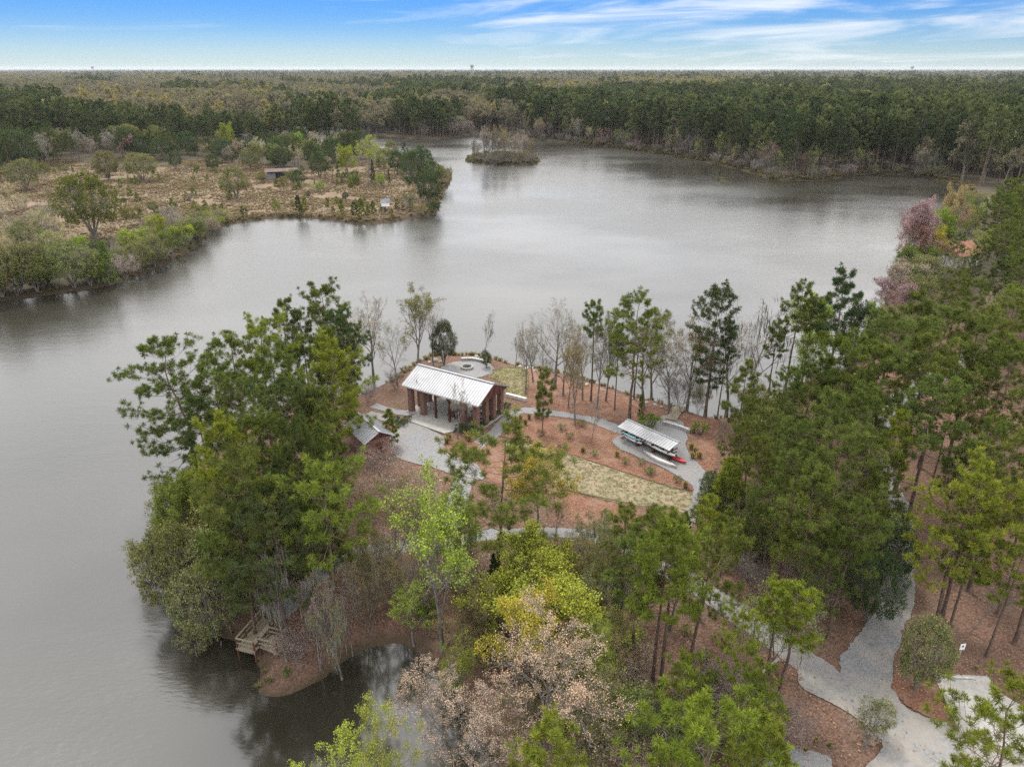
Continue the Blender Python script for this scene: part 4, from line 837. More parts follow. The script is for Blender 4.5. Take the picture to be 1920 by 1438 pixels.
    ('thick2', -99.78, 182.9, 5.53, 'mid', 1.0, 0, 0, None, 'third leaf-green bush from the left along the left shore of the lake', 'bushes and trees along the left shore'),
    ('thick0', -92.7, 202.4, 5.27, 'yg', 1.0, 0, 0, None, 'second yellow-green bush from the left along the left shore of the lake', 'bushes and trees along the left shore'),
    ('brush0', -125.14, 195.49, 5.84, 'grey', 1.0, 0, 0, None, 'first grey bare brush from the left along the left shore of the lake', 'bushes and trees along the left shore'),
    ('brush0', -139.81, 202.4, 6.01, 'pale', 1.0, 0, 0, None, 'second pale cream bare brush from the left along the left shore of the lake', 'bushes and trees along the left shore'),
    ('brush0', -103.33, 202.4, 5.27, 'grey', 1.0, 0, 0, None, 'second grey bare brush from the left along the left shore of the lake', 'bushes and trees along the left shore'),
    ('young1', -94.02, 227.82, 4.17, 'pineb', 1.1, 0, 0, None, 'first bright green young pine from the left on the shore of the field', 'young pines along the field shore'),
    ('young1', -85.55, 227.82, 3.34, 'pined', 1.1, 0, 0, None, 'first dark green young pine from the left on the shore of the field', 'young pines along the field shore'),
    ('young1', -84.8, 229.6, 2.69, 'pine', 1.1, 0, 0, None, 'second green young pine from the left on the shore of the field', 'young pines along the field shore'),
    ('young1', -61.3, 239.89, 4.01, 'pineb', 1.1, 0, 0, None, 'second bright green young pine from the left on the shore of the field', 'young pines along the field shore'),
    ('young0', -54.46, 230.5, 3.87, 'pineb', 1.1, 0, 0, None, 'third bright green young pine from the left on the shore of the field', 'young pines along the field shore'),
    ('young1', -49.27, 224.32, 5.25, 'pined', 1.1, 0, 0, None, 'second dark green young pine from the left on the shore of the field', 'young pines along the field shore'),
    ('young0', -47.1, 224.32, 6.55, 'pineb', 1.1, 0, 0, None, 'fourth bright green young pine from the left on the shore of the field', 'young pines along the field shore'),
    ('young0', -45.74, 227.82, 3.84, 'pineb', 1.1, 0, 0, None, 'fifth bright green young pine from the left on the shore of the field', 'young pines along the field shore'),
    ('young0', -44.52, 230.5, 4.54, 'pine', 1.1, 0, 0, None, 'fifth green young pine from the left on the shore of the field', 'young pines along the field shore'),
    ('young1', -42.73, 235.11, 2.58, 'pine', 1.1, 0, 0, None, 'sixth green young pine from the left on the shore of the field', 'young pines along the field shore'),
    ('young1', -37.78, 237.0, 3.97, 'pine', 1.1, 0, 0, None, 'seventh green young pine from the left on the shore of the field', 'young pines along the field shore'),
    ('young1', -36.43, 239.89, 2.62, 'pined', 1.1, 0, 0, None, 'third dark green young pine from the left on the shore of the field', 'young pines along the field shore'),
    ('young1', -38.12, 227.82, 2.67, 'pineb', 1.1, 0, 0, None, 'sixth bright green young pine from the left on the shore of the field', 'young pines along the field shore'),
    ('young0', -34.15, 242.85, 3.52, 'pined', 1.1, 0, 0, None, 'fourth dark green young pine from the left on the shore of the field', 'young pines along the field shore'),
    ('young1', -57.58, 231.41, 2.71, 'pine', 1.1, 0, 0, None, 'third green young pine from the left on the shore of the field', 'young pines along the field shore'),
    ('young0', -56.86, 239.89, 3.49, 'pine', 1.1, 0, 0, None, 'fourth green young pine from the left on the shore of the field', 'young pines along the field shore'),
    ('young1', -104.63, 182.9, 3.06, 'pine', 1.1, 0, 0, None, 'first green young pine from the left on the shore of the field', 'young pines along the field shore'),
    ('sapl0', -61.07, 251.7, 2.63, 'pineb', 1.2, 0, 0, None, 'eleventh bright green pine sapling from the left in the open field', 'pine saplings in the open field'),
    ('sapl0', -161.02, 330.49, 2.37, 'pine', 1.2, 0, 0, None, 'seventh green pine sapling from the left in the open field', 'pine saplings in the open field'),
    ('sapl0', -142.08, 331.66, 1.7, 'mid', 1.2, 0, 0, None, 'seventh leaf-green pine sapling from the left in the open field', 'pine saplings in the open field'),
    ('sapl0', -39.08, 264.91, 2.07, 'pineb', 1.2, 0, 0, None, 'sixteenth bright green pine sapling from the left in the open field', 'pine saplings in the open field'),
    ('sapl0', -101.41, 238.88, 3.4, 'pine', 1.2, 0, 0, None, 'ninth green pine sapling from the left in the open field', 'pine saplings in the open field'),
    ('sapl0', -64.24, 290.11, 2.59, 'mid', 1.2, 0, 0, None, 'fourteenth leaf-green pine sapling from the left in the open field', 'pine saplings in the open field'),
    ('sapl0', -98.88, 329.57, 2.71, 'pineb', 1.2, 0, 0, None, 'tenth bright green pine sapling from the left in the open field', 'pine saplings in the open field'),
    ('sapl0', -123.84, 246.02, 1.73, 'pine', 1.2, 0, 0, None, 'sixth green pine sapling from the left in the open field', 'pine saplings in the open field'),
    ('sapl0', -75.1, 246.76, 2.05, 'mid', 1.2, 0, 0, None, 'tenth leaf-green pine sapling from the left in the open field', 'pine saplings in the open field'),
    ('sapl0', -49.04, 246.6, 1.64, 'pineb', 1.2, 0, 0, None, 'fifteenth bright green pine sapling from the left in the open field', 'pine saplings in the open field'),
    ('sapl0', -96.23, 337.75, 2.61, 'pine', 1.2, 0, 0, None, 'thirteenth green pine sapling from the left in the open field', 'pine saplings in the open field'),
    ('sapl0', -129.67, 311.45, 2.25, 'mid', 1.2, 0, 0, None, 'eighth leaf-green pine sapling from the left in the open field', 'pine saplings in the open field'),
    ('sapl0', -71.41, 298.34, 1.9, 'pineb', 1.2, 0, 0, None, 'twelfth bright green pine sapling from the left in the open field', 'pine saplings in the open field'),
    ('sapl0', -83.05, 284.29, 3.2, 'pine', 1.2, 0, 0, None, 'twelfth green pine sapling from the left in the open field', 'pine saplings in the open field'),
    ('sapl0', -153.26, 297.97, 3.2, 'mid', 1.2, 0, 0, None, 'third leaf-green pine sapling from the left in the open field', 'pine saplings in the open field'),
    ('sapl0', -107.27, 278.53, 2.07, 'pineb', 1.2, 0, 0, None, 'seventh bright green pine sapling from the left in the open field', 'pine saplings in the open field'),
    ('sapl0', -152.29, 241.93, 1.77, 'pine', 1.2, 0, 0, None, 'second green pine sapling from the left in the open field', 'pine saplings in the open field'),
    ('sapl0', -64.68, 292.72, 3.5, 'mid', 1.2, 0, 0, None, 'fifteenth leaf-green pine sapling from the left in the open field', 'pine saplings in the open field'),
    ('sapl0', -106.7, 241.69, 2.71, 'pineb', 1.2, 0, 0, None, 'fourth bright green pine sapling from the left in the open field', 'pine saplings in the open field'),
    ('sapl0', -132.98, 257.2, 2.95, 'pine', 1.2, 0, 0, None, 'fifth green pine sapling from the left in the open field', 'pine saplings in the open field'),
    ('sapl0', -84.58, 282.75, 2.04, 'mid', 1.2, 0, 0, None, 'eleventh leaf-green pine sapling from the left in the open field', 'pine saplings in the open field'),
    ('sapl0', -102.7, 323.47, 2.98, 'pineb', 1.2, 0, 0, None, 'ninth bright green pine sapling from the left in the open field', 'pine saplings in the open field'),
    ('sapl0', -93.99, 291.79, 3.2, 'pine', 1.2, 0, 0, None, 'eleventh green pine sapling from the left in the open field', 'pine saplings in the open field'),
    ('sapl0', -155.37, 290.31, 3.2, 'mid', 1.2, 0, 0, None, 'first leaf-green pine sapling from the left in the open field', 'pine saplings in the open field'),
    ('sapl0', -116.42, 259.59, 2.83, 'pineb', 1.2, 0, 0, None, 'third bright green pine sapling from the left in the open field', 'pine saplings in the open field'),
    ('sapl0', -42.08, 237.6, 3.05, 'pine', 1.2, 0, 0, None, 'fifteenth green pine sapling from the left in the open field', 'pine saplings in the open field'),
    ('sapl0', -75.35, 317.64, 3.03, 'mid', 1.2, 0, 0, None, 'twelfth leaf-green pine sapling from the left in the open field', 'pine saplings in the open field'),
    ('sapl0', -63.57, 289.18, 2.71, 'pineb', 1.2, 0, 0, None, 'thirteenth bright green pine sapling from the left in the open field', 'pine saplings in the open field'),
    ('sapl0', -96.63, 240.04, 2.23, 'pine', 1.2, 0, 0, None, 'tenth green pine sapling from the left in the open field', 'pine saplings in the open field'),
    ('sapl0', -145.59, 337.79, 2.44, 'mid', 1.2, 0, 0, None, 'sixth leaf-green pine sapling from the left in the open field', 'pine saplings in the open field'),
    ('sapl0', -79.34, 241.8, 3.45, 'pineb', 1.2, 0, 0, None, 'eighth bright green pine sapling from the left in the open field', 'pine saplings in the open field'),
    ('sapl0', -113.5, 237.81, 1.98, 'pine', 1.2, 0, 0, None, 'eighth green pine sapling from the left in the open field', 'pine saplings in the open field'),
    ('sapl0', -73.03, 317.09, 2.41, 'mid', 1.2, 0, 0, None, 'thirteenth leaf-green pine sapling from the left in the open field', 'pine saplings in the open field'),
    ('sapl0', -148.54, 247.71, 3.26, 'pineb', 1.2, 0, 0, None, 'first bright green pine sapling from the left in the open field', 'pine saplings in the open field'),
    ('sapl0', -155.71, 276.52, 2.12, 'pine', 1.2, 0, 0, None, 'fourth green pine sapling from the left in the open field', 'pine saplings in the open field'),
    ('sapl0', -107.67, 274.02, 1.81, 'mid', 1.2, 0, 0, None, 'ninth leaf-green pine sapling from the left in the open field', 'pine saplings in the open field'),
    ('sapl0', -63.9, 302.59, 2.49, 'pineb', 1.2, 0, 0, None, 'fourteenth bright green pine sapling from the left in the open field', 'pine saplings in the open field'),
    ('sapl0', -201.17, 337.54, 1.99, 'pine', 1.2, 0, 0, None, 'third green pine sapling from the left in the open field', 'pine saplings in the open field'),
    ('sapl0', -113.79, 242.31, 3.38, 'mid', 1.2, 0, 0, None, 'fourth leaf-green pine sapling from the left in the open field', 'pine saplings in the open field'),
    ('sapl0', -112.76, 283.66, 2.93, 'pineb', 1.2, 0, 0, None, 'fifth bright green pine sapling from the left in the open field', 'pine saplings in the open field'),
    ('sapl0', -63.39, 296.03, 3.19, 'pine', 1.2, 0, 0, None, 'fourteenth green pine sapling from the left in the open field', 'pine saplings in the open field'),
    ('sapl0', -118.42, 270.2, 3.07, 'mid', 1.2, 0, 0, None, 'fifth leaf-green pine sapling from the left in the open field', 'pine saplings in the open field'),
    ('sapl0', -101.87, 261.53, 2.99, 'pineb', 1.2, 0, 0, None, 'sixth bright green pine sapling from the left in the open field', 'pine saplings in the open field'),
    ('sapl0', -206.54, 332.51, 1.9, 'pine', 1.2, 0, 0, None, 'first green pine sapling from the left in the open field', 'pine saplings in the open field'),
    ('sapl0', -163.05, 311.45, 1.7, 'mid', 1.2, 0, 0, None, 'second leaf-green pine sapling from the left in the open field', 'pine saplings in the open field'),
    ('sapl0', -141.92, 269.56, 3.37, 'pineb', 1.2, 0, 0, None, 'second bright green pine sapling from the left in the open field', 'pine saplings in the open field'),
    ('bud0', -8.94, 386.19, 15.27, 'grey', 0.75, 0, 0, None, 'fifth grey budding tree from the left on the small islet in the lake', 'trees on the small islet'),
    ('light0', 1.5, 375.49, 12.61, 'dryg', 0.75, 0, 0, None, 'fifth brownish budding tree from the left on the small islet in the lake', 'trees on the small islet'),
    ('bud1', -7.94, 377.45, 16.39, 'brown', 0.75, 0, 0, None, 'fifth brown budding tree from the left on the small islet in the lake', 'trees on the small islet'),
    ('light2', 6.15, 389.79, 11.92, 'grey', 0.75, 0, 0, None, 'eleventh grey budding tree from the left on the small islet in the lake', 'trees on the small islet'),
    ('bud0', -3.92, 376.99, 15.16, 'grey', 0.75, 0, 0, None, 'eighth grey budding tree from the left on the small islet in the lake', 'trees on the small islet'),
    ('light0', -9.92, 382.86, 17.94, 'dryg', 0.75, 0, 0, None, 'first brownish budding tree from the left on the small islet in the lake', 'trees on the small islet'),
    ('bud1', -18.46, 381.94, 9.49, 'brown', 0.75, 0, 0, None, 'third brown budding tree from the left on the small islet in the lake', 'trees on the small islet'),
    ('light2', 6.54, 395.49, 13.63, 'grey', 0.75, 0, 0, None, 'twelfth grey budding tree from the left on the small islet in the lake', 'trees on the small islet'),
    ('bud0', -4.4, 380.2, 13.63, 'grey', 0.75, 0, 0, None, 'seventh grey budding tree from the left on the small islet in the lake', 'trees on the small islet'),
    ('light0', -3.34, 381.1, 15.14, 'dryg', 0.75, 0, 0, None, 'fourth brownish budding tree from the left on the small islet in the lake', 'trees on the small islet'),
    ('bud1', -0.52, 389.32, 14.12, 'brown', 0.75, 0, 0, None, 'sixth brown budding tree from the left on the small islet in the lake', 'trees on the small islet'),
    ('light2', 1.31, 390.84, 11.02, 'grey', 0.75, 0, 0, None, 'ninth grey budding tree from the left on the small islet in the lake', 'trees on the small islet'),
    ('bud0', 3.51, 371.31, 17.14, 'grey', 0.75, 0, 0, None, 'tenth grey budding tree from the left on the small islet in the lake', 'trees on the small islet'),
    ('light0', -6.0, 388.97, 17.56, 'dryg', 0.75, 0, 0, None, 'second brownish budding tree from the left on the small islet in the lake', 'trees on the small islet'),
    ('bud1', -19.64, 389.36, 6.8, 'brown', 0.75, 0, 0, None, 'second brown budding tree from the left on the small islet in the lake', 'trees on the small islet'),
    ('light2', -14.53, 377.88, 16.97, 'grey', 0.75, 0, 0, None, 'second grey budding tree from the left on the small islet in the lake', 'trees on the small islet'),
    ('bud0', -18.15, 390.81, 7.64, 'grey', 0.75, 0, 0, None, 'first grey budding tree from the left on the small islet in the lake', 'trees on the small islet'),
    ('light0', -4.07, 381.46, 15.37, 'dryg', 0.75, 0, 0, None, 'third brownish budding tree from the left on the small islet in the lake', 'trees on the small islet'),
    ('bud1', -11.23, 383.02, 12.12, 'brown', 0.75, 0, 0, None, 'fourth brown budding tree from the left on the small islet in the lake', 'trees on the small islet'),
    ('light2', -13.32, 376.8, 17.03, 'grey', 0.75, 0, 0, None, 'fourth grey budding tree from the left on the small islet in the lake', 'trees on the small islet'),
    ('bud0', -13.93, 387.31, 17.36, 'grey', 0.75, 0, 0, None, 'third grey budding tree from the left on the small islet in the lake', 'trees on the small islet'),
    ('light0', 9.63, 386.23, 10.68, 'dryg', 0.75, 0, 0, None, 'seventh brownish budding tree from the left on the small islet in the lake', 'trees on the small islet'),
    ('bud1', -20.42, 394.38, 9.79, 'brown', 0.75, 0, 0, None, 'first brown budding tree from the left on the small islet in the lake', 'trees on the small islet'),
    ('light2', -6.68, 380.11, 11.97, 'grey', 0.75, 0, 0, None, 'sixth grey budding tree from the left on the small islet in the lake', 'trees on the small islet'),
    ('bud0', 8.27, 389.48, 13.71, 'grey', 0.75, 0, 0, None, 'thirteenth grey budding tree from the left on the small islet in the lake', 'trees on the small islet'),
    ('light0', 9.35, 393.26, 6.48, 'dryg', 0.75, 0, 0, None, 'sixth brownish budding tree from the left on the small islet in the lake', 'trees on the small islet'),
    ('thick1', -8.04, 370.14, 5.66, 'brown', 1.3, 0, 0, None, 'fourth brown bush from the left at the waterline of the islet', 'brush on the small islet'),
    ('brush0', -0.31, 375.66, 5.77, 'olive', 1.3, 0, 0, None, 'third olive bare brush from the left at the waterline of the islet', 'brush on the small islet'),
    ('thick1', 4.19, 369.33, 5.25, 'brown', 1.3, 0, 0, None, 'seventh brown bush from the left at the waterline of the islet', 'brush on the small islet'),
    ('brush0', -8.24, 366.89, 5.83, 'brown', 1.3, 0, 0, None, 'third brown bare brush from the left at the waterline of the islet', 'brush on the small islet'),
    ('thick1', 8.39, 377.47, 4.75, 'olive', 1.3, 0, 0, None, 'third olive bush from the left at the waterline of the islet', 'brush on the small islet'),
    ('brush0', -9.55, 384.98, 4.29, 'brown', 1.3, 0, 0, None, 'second brown bare brush from the left at the waterline of the islet', 'brush on the small islet'),
    ('thick1', -14.16, 384.93, 3.46, 'brown', 1.3, 0, 0, None, 'third brown bush from the left at the waterline of the islet', 'brush on the small islet'),
    ('brush0', -6.74, 385.73, 4.6, 'olive', 1.3, 0, 0, None, 'first olive bare brush from the left at the waterline of the islet', 'brush on the small islet'),
    ('thick1', 9.87, 383.42, 4.15, 'brown', 1.3, 0, 0, None, 'eighth brown bush from the left at the waterline of the islet', 'brush on the small islet'),
    ('brush0', 11.0, 383.84, 3.99, 'brown', 1.3, 0, 0, None, 'seventh brown bare brush from the left at the waterline of the islet', 'brush on the small islet'),
    ('thick1', 5.82, 385.86, 4.87, 'olive', 1.3, 0, 0, None, 'second olive bush from the left at the waterline of the islet', 'brush on the small islet'),
    ('brush0', 9.98, 372.08, 5.65, 'brown', 1.3, 0, 0, None, 'sixth brown bare brush from the left at the waterline of the islet', 'brush on the small islet'),
    ('thick1', -5.35, 380.99, 2.77, 'brown', 1.3, 0, 0, None, 'fifth brown bush from the left at the waterline of the islet', 'brush on the small islet'),
    ('brush0', 10.99, 384.74, 3.54, 'olive', 1.3, 0, 0, None, 'fourth olive bare brush from the left at the waterline of the islet', 'brush on the small islet'),
    ('thick1', -15.47, 377.76, 3.58, 'brown', 1.3, 0, 0, None, 'second brown bush from the left at the waterline of the islet', 'brush on the small islet'),
    ('brush0', 2.72, 382.23, 4.4, 'brown', 1.3, 0, 0, None, 'fourth brown bare brush from the left at the waterline of the islet', 'brush on the small islet'),
    ('thick1', -7.2, 378.13, 3.73, 'olive', 1.3, 0, 0, None, 'first olive bush from the left at the waterline of the islet', 'brush on the small islet'),
    ('brush0', 5.28, 379.19, 4.37, 'brown', 1.3, 0, 0, None, 'fifth brown bare brush from the left at the waterline of the islet', 'brush on the small islet'),
    ('thick1', -19.51, 378.54, 2.86, 'brown', 1.3, 0, 0, None, 'first brown bush from the left at the waterline of the islet', 'brush on the small islet'),
    ('brush0', -4.52, 374.64, 4.33, 'olive', 1.3, 0, 0, None, 'second olive bare brush from the left at the waterline of the islet', 'brush on the small islet'),
    ('thick1', -2.28, 369.69, 5.89, 'brown', 1.3, 0, 0, None, 'sixth brown bush from the left at the waterline of the islet', 'brush on the small islet'),
    ('brush0', -10.65, 368.07, 5.33, 'brown', 1.3, 0, 0, None, 'first brown bare brush from the left at the waterline of the islet', 'brush on the small islet'),
    ('thick1', 88.27, 307.45, 1.95, 'olive', 0.8, 0, 0, None, 'tiny clump of brush standing alone in the lake', ''),
    ('shrub0', -4.07, 83.22, 0.9, 'ever', 1.0, 0, 0, None, 'eleventh dark evergreen round shrub from the left in the mulch beds', 'shrubs in the mulch beds'),
    ('shrub0', -3.67, 83.84, 0.9, 'ever', 1.0, 0, 0, None, 'twelfth dark evergreen round shrub from the left in the mulch beds', 'shrubs in the mulch beds'),
    ('shrub0', -3.27, 84.61, 0.9, 'ever', 1.0, 0, 0, None, 'thirteenth dark evergreen round shrub from the left in the mulch beds', 'shrubs in the mulch beds'),
    ('shrub0', -2.86, 85.24, 0.9, 'ever', 1.0, 0, 0, None, 'fourteenth dark evergreen round shrub from the left in the mulch beds', 'shrubs in the mulch beds'),
    ('shrub0', -2.45, 86.04, 0.9, 'ever', 1.0, 0, 0, None, 'fifteenth dark evergreen round shrub from the left in the mulch beds', 'shrubs in the mulch beds'),
    ('shrub0', -2.03, 86.68, 0.9, 'ever', 1.0, 0, 0, None, 'sixteenth dark evergreen round shrub from the left in the mulch beds', 'shrubs in the mulch beds'),
    ('shrub0', -1.68, 87.34, 0.9, 'ever', 1.0, 0, 0, None, 'seventeenth dark evergreen round shrub from the left in the mulch beds', 'shrubs in the mulch beds'),
    ('shrub0', -1.32, 88.0, 0.9, 'ever', 1.0, 0, 0, None, 'eighteenth dark evergreen round shrub from the left in the mulch beds', 'shrubs in the mulch beds'),
    ('shrub0', -0.96, 88.84, 0.9, 'ever', 1.0, 0, 0, None, 'nineteenth dark evergreen round shrub from the left in the mulch beds', 'shrubs in the mulch beds'),
    ('shrub0', -0.6, 89.35, 0.9, 'ever', 1.0, 0, 0, None, 'twentieth dark evergreen round shrub from the left in the mulch beds', 'shrubs in the mulch beds'),
    ('shrub0', -6.23, 81.73, 1.2, 'ever', 1.0, 0, 0, None, 'seventh dark evergreen round shrub from the left in the mulch beds', 'shrubs in the mulch beds'),
    ('shrub0', -5.67, 81.73, 1.2, 'ever', 1.0, 0, 0, None, 'eighth dark evergreen round shrub from the left in the mulch beds', 'shrubs in the mulch beds'),
    ('shrub0', -5.05, 81.73, 1.2, 'ever', 1.0, 0, 0, None, 'ninth dark evergreen round shrub from the left in the mulch beds', 'shrubs in the mulch beds'),
    ('shrub0', -4.52, 82.32, 1.2, 'ever', 1.0, 0, 0, None, 'tenth dark evergreen round shrub from the left in the mulch beds', 'shrubs in the mulch beds'),
    ('shrub0', -6.82, 82.32, 1.2, 'ever', 1.0, 0, 0, None, 'sixth dark evergreen round shrub from the left in the mulch beds', 'shrubs in the mulch beds'),
    ('clump0', -8.01, 79.84, 1.1, 'dryg', 1.0, 0, 0, None, 'second brownish grassy clump from the left in the mulch beds', 'shrubs in the mulch beds'),
    ('clump0', -8.2, 78.86, 1.1, 'dryg', 1.0, 0, 0, None, 'first brownish grassy clump from the left in the mulch beds', 'shrubs in the mulch beds'),
    ('clump0', -5.41, 79.42, 1.1, 'dryg', 1.0, 0, 0, None, 'fourth brownish grassy clump from the left in the mulch beds', 'shrubs in the mulch beds'),
    ('clump0', -5.73, 80.27, 1.1, 'dryg', 1.0, 0, 0, None, 'third brownish grassy clump from the left in the mulch beds', 'shrubs in the mulch beds'),
    ('clump0', 0.0, 83.53, 0.95, 'dryg', 1.0, 0, 0, None, 'thirteenth brownish grassy clump from the left in the mulch beds', 'shrubs in the mulch beds'),
    ('clump0', 0.43, 84.14, 0.95, 'dryg', 1.0, 0, 0, None, 'fifteenth brownish grassy clump from the left in the mulch beds', 'shrubs in the mulch beds'),
    ('clump0', 0.71, 84.77, 0.95, 'dryg', 1.0, 0, 0, None, 'sixteenth brownish grassy clump from the left in the mulch beds', 'shrubs in the mulch beds'),
    ('clump0', 1.15, 85.4, 0.95, 'dryg', 1.0, 0, 0, None, 'seventeenth brownish grassy clump from the left in the mulch beds', 'shrubs in the mulch beds'),
    ('clump0', -0.35, 82.62, 0.95, 'dryg', 1.0, 0, 0, None, 'twelfth brownish grassy clump from the left in the mulch beds', 'shrubs in the mulch beds'),
    ('clump0', -0.69, 81.73, 0.95, 'dryg', 1.0, 0, 0, None, 'eleventh brownish grassy clump from the left in the mulch beds', 'shrubs in the mulch beds'),
    ('clump0', 0.35, 81.73, 0.95, 'dryg', 1.0, 0, 0, None, 'fourteenth brownish grassy clump from the left in the mulch beds', 'shrubs in the mulch beds'),
    ('clump0', 1.77, 84.14, 0.95, 'dryg', 1.0, 0, 0, None, 'eighteenth brownish grassy clump from the left in the mulch beds', 'shrubs in the mulch beds'),
    ('clump0', 2.3, 85.72, 0.95, 'dryg', 1.0, 0, 0, None, 'nineteenth brownish grassy clump from the left in the mulch beds', 'shrubs in the mulch beds'),
    ('clump0', 3.26, 86.36, 0.95, 'dryg', 1.0, 0, 0, None, 'twentieth brownish grassy clump from the left in the mulch beds', 'shrubs in the mulch beds'),
    ('shrub1', 3.6, 85.88, 1.0, 'olive', 1.0, 0, 0, None, 'first olive round shrub from the left in the mulch beds', 'shrubs in the mulch beds'),
    ('shrub1', 4.19, 86.2, 1.0, 'olive', 1.0, 0, 0, None, 'third olive round shrub from the left in the mulch beds', 'shrubs in the mulch beds'),
    ('shrub1', 3.77, 80.85, 1.0, 'olive', 1.0, 0, 0, None, 'second olive round shrub from the left in the mulch beds', 'shrubs in the mulch beds'),
    ('shrub1', 6.49, 82.62, 1.0, 'olive', 1.0, 0, 0, None, 'fourth olive round shrub from the left in the mulch beds', 'shrubs in the mulch beds'),
    ('shrub1', 7.35, 80.13, 1.0, 'olive', 1.0, 0, 0, None, 'sixth olive round shrub from the left in the mulch beds', 'shrubs in the mulch beds'),
    ('shrub1', 9.15, 83.53, 1.0, 'olive', 1.0, 0, 0, None, 'seventh olive round shrub from the left in the mulch beds', 'shrubs in the mulch beds'),
    ('shrub1', 6.36, 77.48, 0.95, 'olive', 1.0, 0, 0, None, 'fifth olive round shrub from the left in the mulch beds', 'shrubs in the mulch beds'),
    ('clump0', 8.74, 76.68, 0.95, 'dryg', 1.0, 0, 0, None, 'twenty-first brownish grassy clump from the left in the mulch beds', 'shrubs in the mulch beds'),
    ('shrub1', 10.02, 75.75, 0.95, 'olive', 1.0, 0, 0, None, 'eighth olive round shrub from the left in the mulch beds', 'shrubs in the mulch beds'),
    ('clump0', 12.8, 75.62, 0.95, 'dryg', 1.0, 0, 0, None, 'twenty-second brownish grassy clump from the left in the mulch beds', 'shrubs in the mulch beds'),
    ('shrub1', 13.52, 73.83, 0.95, 'olive', 1.0, 0, 0, None, 'ninth olive round shrub from the left in the mulch beds', 'shrubs in the mulch beds'),
    ('shrub1', 15.41, 73.71, 0.95, 'olive', 1.0, 0, 0, None, 'tenth olive round shrub from the left in the mulch beds', 'shrubs in the mulch beds'),
    ('shrub1', 16.19, 71.63, 0.95, 'olive', 1.0, 0, 0, None, 'twelfth olive round shrub from the left in the mulch beds', 'shrubs in the mulch beds'),
    ('shrub1', 15.89, 71.39, 0.95, 'olive', 1.0, 0, 0, None, 'eleventh olive round shrub from the left in the mulch beds', 'shrubs in the mulch beds'),
    ('clump0', 19.54, 68.51, 0.95, 'dryg', 1.0, 0, 0, None, 'twenty-fourth brownish grassy clump from the left in the mulch beds', 'shrubs in the mulch beds'),
    ('shrub1', 18.88, 69.64, 0.95, 'olive', 1.0, 0, 0, None, 'thirteenth olive round shrub from the left in the mulch beds', 'shrubs in the mulch beds'),
    ('clump0', 21.85, 75.1, 1.0, 'dryg', 1.0, 0, 0, None, 'twenty-sixth brownish grassy clump from the left in the mulch beds', 'shrubs in the mulch beds'),
    ('clump0', 22.54, 76.41, 1.0, 'dryg', 1.0, 0, 0, None, 'twenty-eighth brownish grassy clump from the left in the mulch beds', 'shrubs in the mulch beds'),
    ('clump0', 22.27, 77.48, 1.0, 'dryg', 1.0, 0, 0, None, 'twenty-fifth brownish grassy clump from the left in the mulch beds', 'shrubs in the mulch beds'),
    ('clump0', 22.75, 75.36, 1.0, 'dryg', 1.0, 0, 0, None, 'twenty-ninth brownish grassy clump from the left in the mulch beds', 'shrubs in the mulch beds'),
    ('clump0', 23.52, 81.73, 1.0, 'dryg', 1.0, 0, 0, None, 'twenty-seventh brownish grassy clump from the left in the mulch beds', 'shrubs in the mulch beds'),
    ('clump0', 16.55, 83.53, 1.0, 'dryg', 1.0, 0, 0, None, 'twenty-third brownish grassy clump from the left in the mulch beds', 'shrubs in the mulch beds'),
    ('shrub0', 18.45, 83.53, 2.0, 'mid', 1.0, 0, 0, None, 'fifth leaf-green round shrub from the left in the mulch beds', 'shrubs in the mulch beds'),
    ('shrub0', 24.24, 81.28, 2.0, 'mid', 1.0, 0, 0, None, 'seventh leaf-green round shrub from the left in the mulch beds', 'shrubs in the mulch beds'),
    ('shrub0', 17.67, 83.07, 2.0, 'mid', 1.0, 0, 0, None, 'fourth leaf-green round shrub from the left in the mulch beds', 'shrubs in the mulch beds'),
    ('clump0', -4.67, 75.36, 0.9, 'dryg', 1.0, 0, 0, None, 'fifth brownish grassy clump from the left in the mulch beds', 'shrubs in the mulch beds'),
    ('clump0', -4.0, 74.85, 0.9, 'dryg', 1.0, 0, 0, None, 'seventh brownish grassy clump from the left in the mulch beds', 'shrubs in the mulch beds'),
    ('clump0', -3.59, 76.15, 0.9, 'dryg', 1.0, 0, 0, None, 'eighth brownish grassy clump from the left in the mulch beds', 'shrubs in the mulch beds'),
    ('clump0', -4.48, 76.94, 0.9, 'dryg', 1.0, 0, 0, None, 'sixth brownish grassy clump from the left in the mulch beds', 'shrubs in the mulch beds'),
    ('clump0', -2.95, 76.41, 0.9, 'dryg', 1.0, 0, 0, None, 'tenth brownish grassy clump from the left in the mulch beds', 'shrubs in the mulch beds'),
    ('clump0', -3.32, 74.08, 0.9, 'dryg', 1.0, 0, 0, None, 'ninth brownish grassy clump from the left in the mulch beds', 'shrubs in the mulch beds'),
    ('shrub1', 10.0, 62.78, 1.0, 'mid', 1.0, 0, 0, None, 'first leaf-green round shrub from the left in the mulch beds', 'shrubs in the mulch beds'),
    ('shrub1', 11.8, 63.56, 1.0, 'mid', 1.0, 0, 0, None, 'second leaf-green round shrub from the left in the mulch beds', 'shrubs in the mulch beds'),
    ('shrub1', 12.42, 61.34, 1.0, 'mid', 1.0, 0, 0, None, 'third leaf-green round shrub from the left in the mulch beds', 'shrubs in the mulch beds'),
    ('shrub1', 14.47, 45.79, 1.0, 'mid', 1.0, 0, 0, None, 'sixth leaf-green round shrub from the left in the mulch beds', 'shrubs in the mulch beds'),
    ('shrub1', 15.31, 42.87, 1.0, 'mid', 1.0, 0, 0, None, 'eighth leaf-green round shrub from the left in the mulch beds', 'shrubs in the mulch beds'),
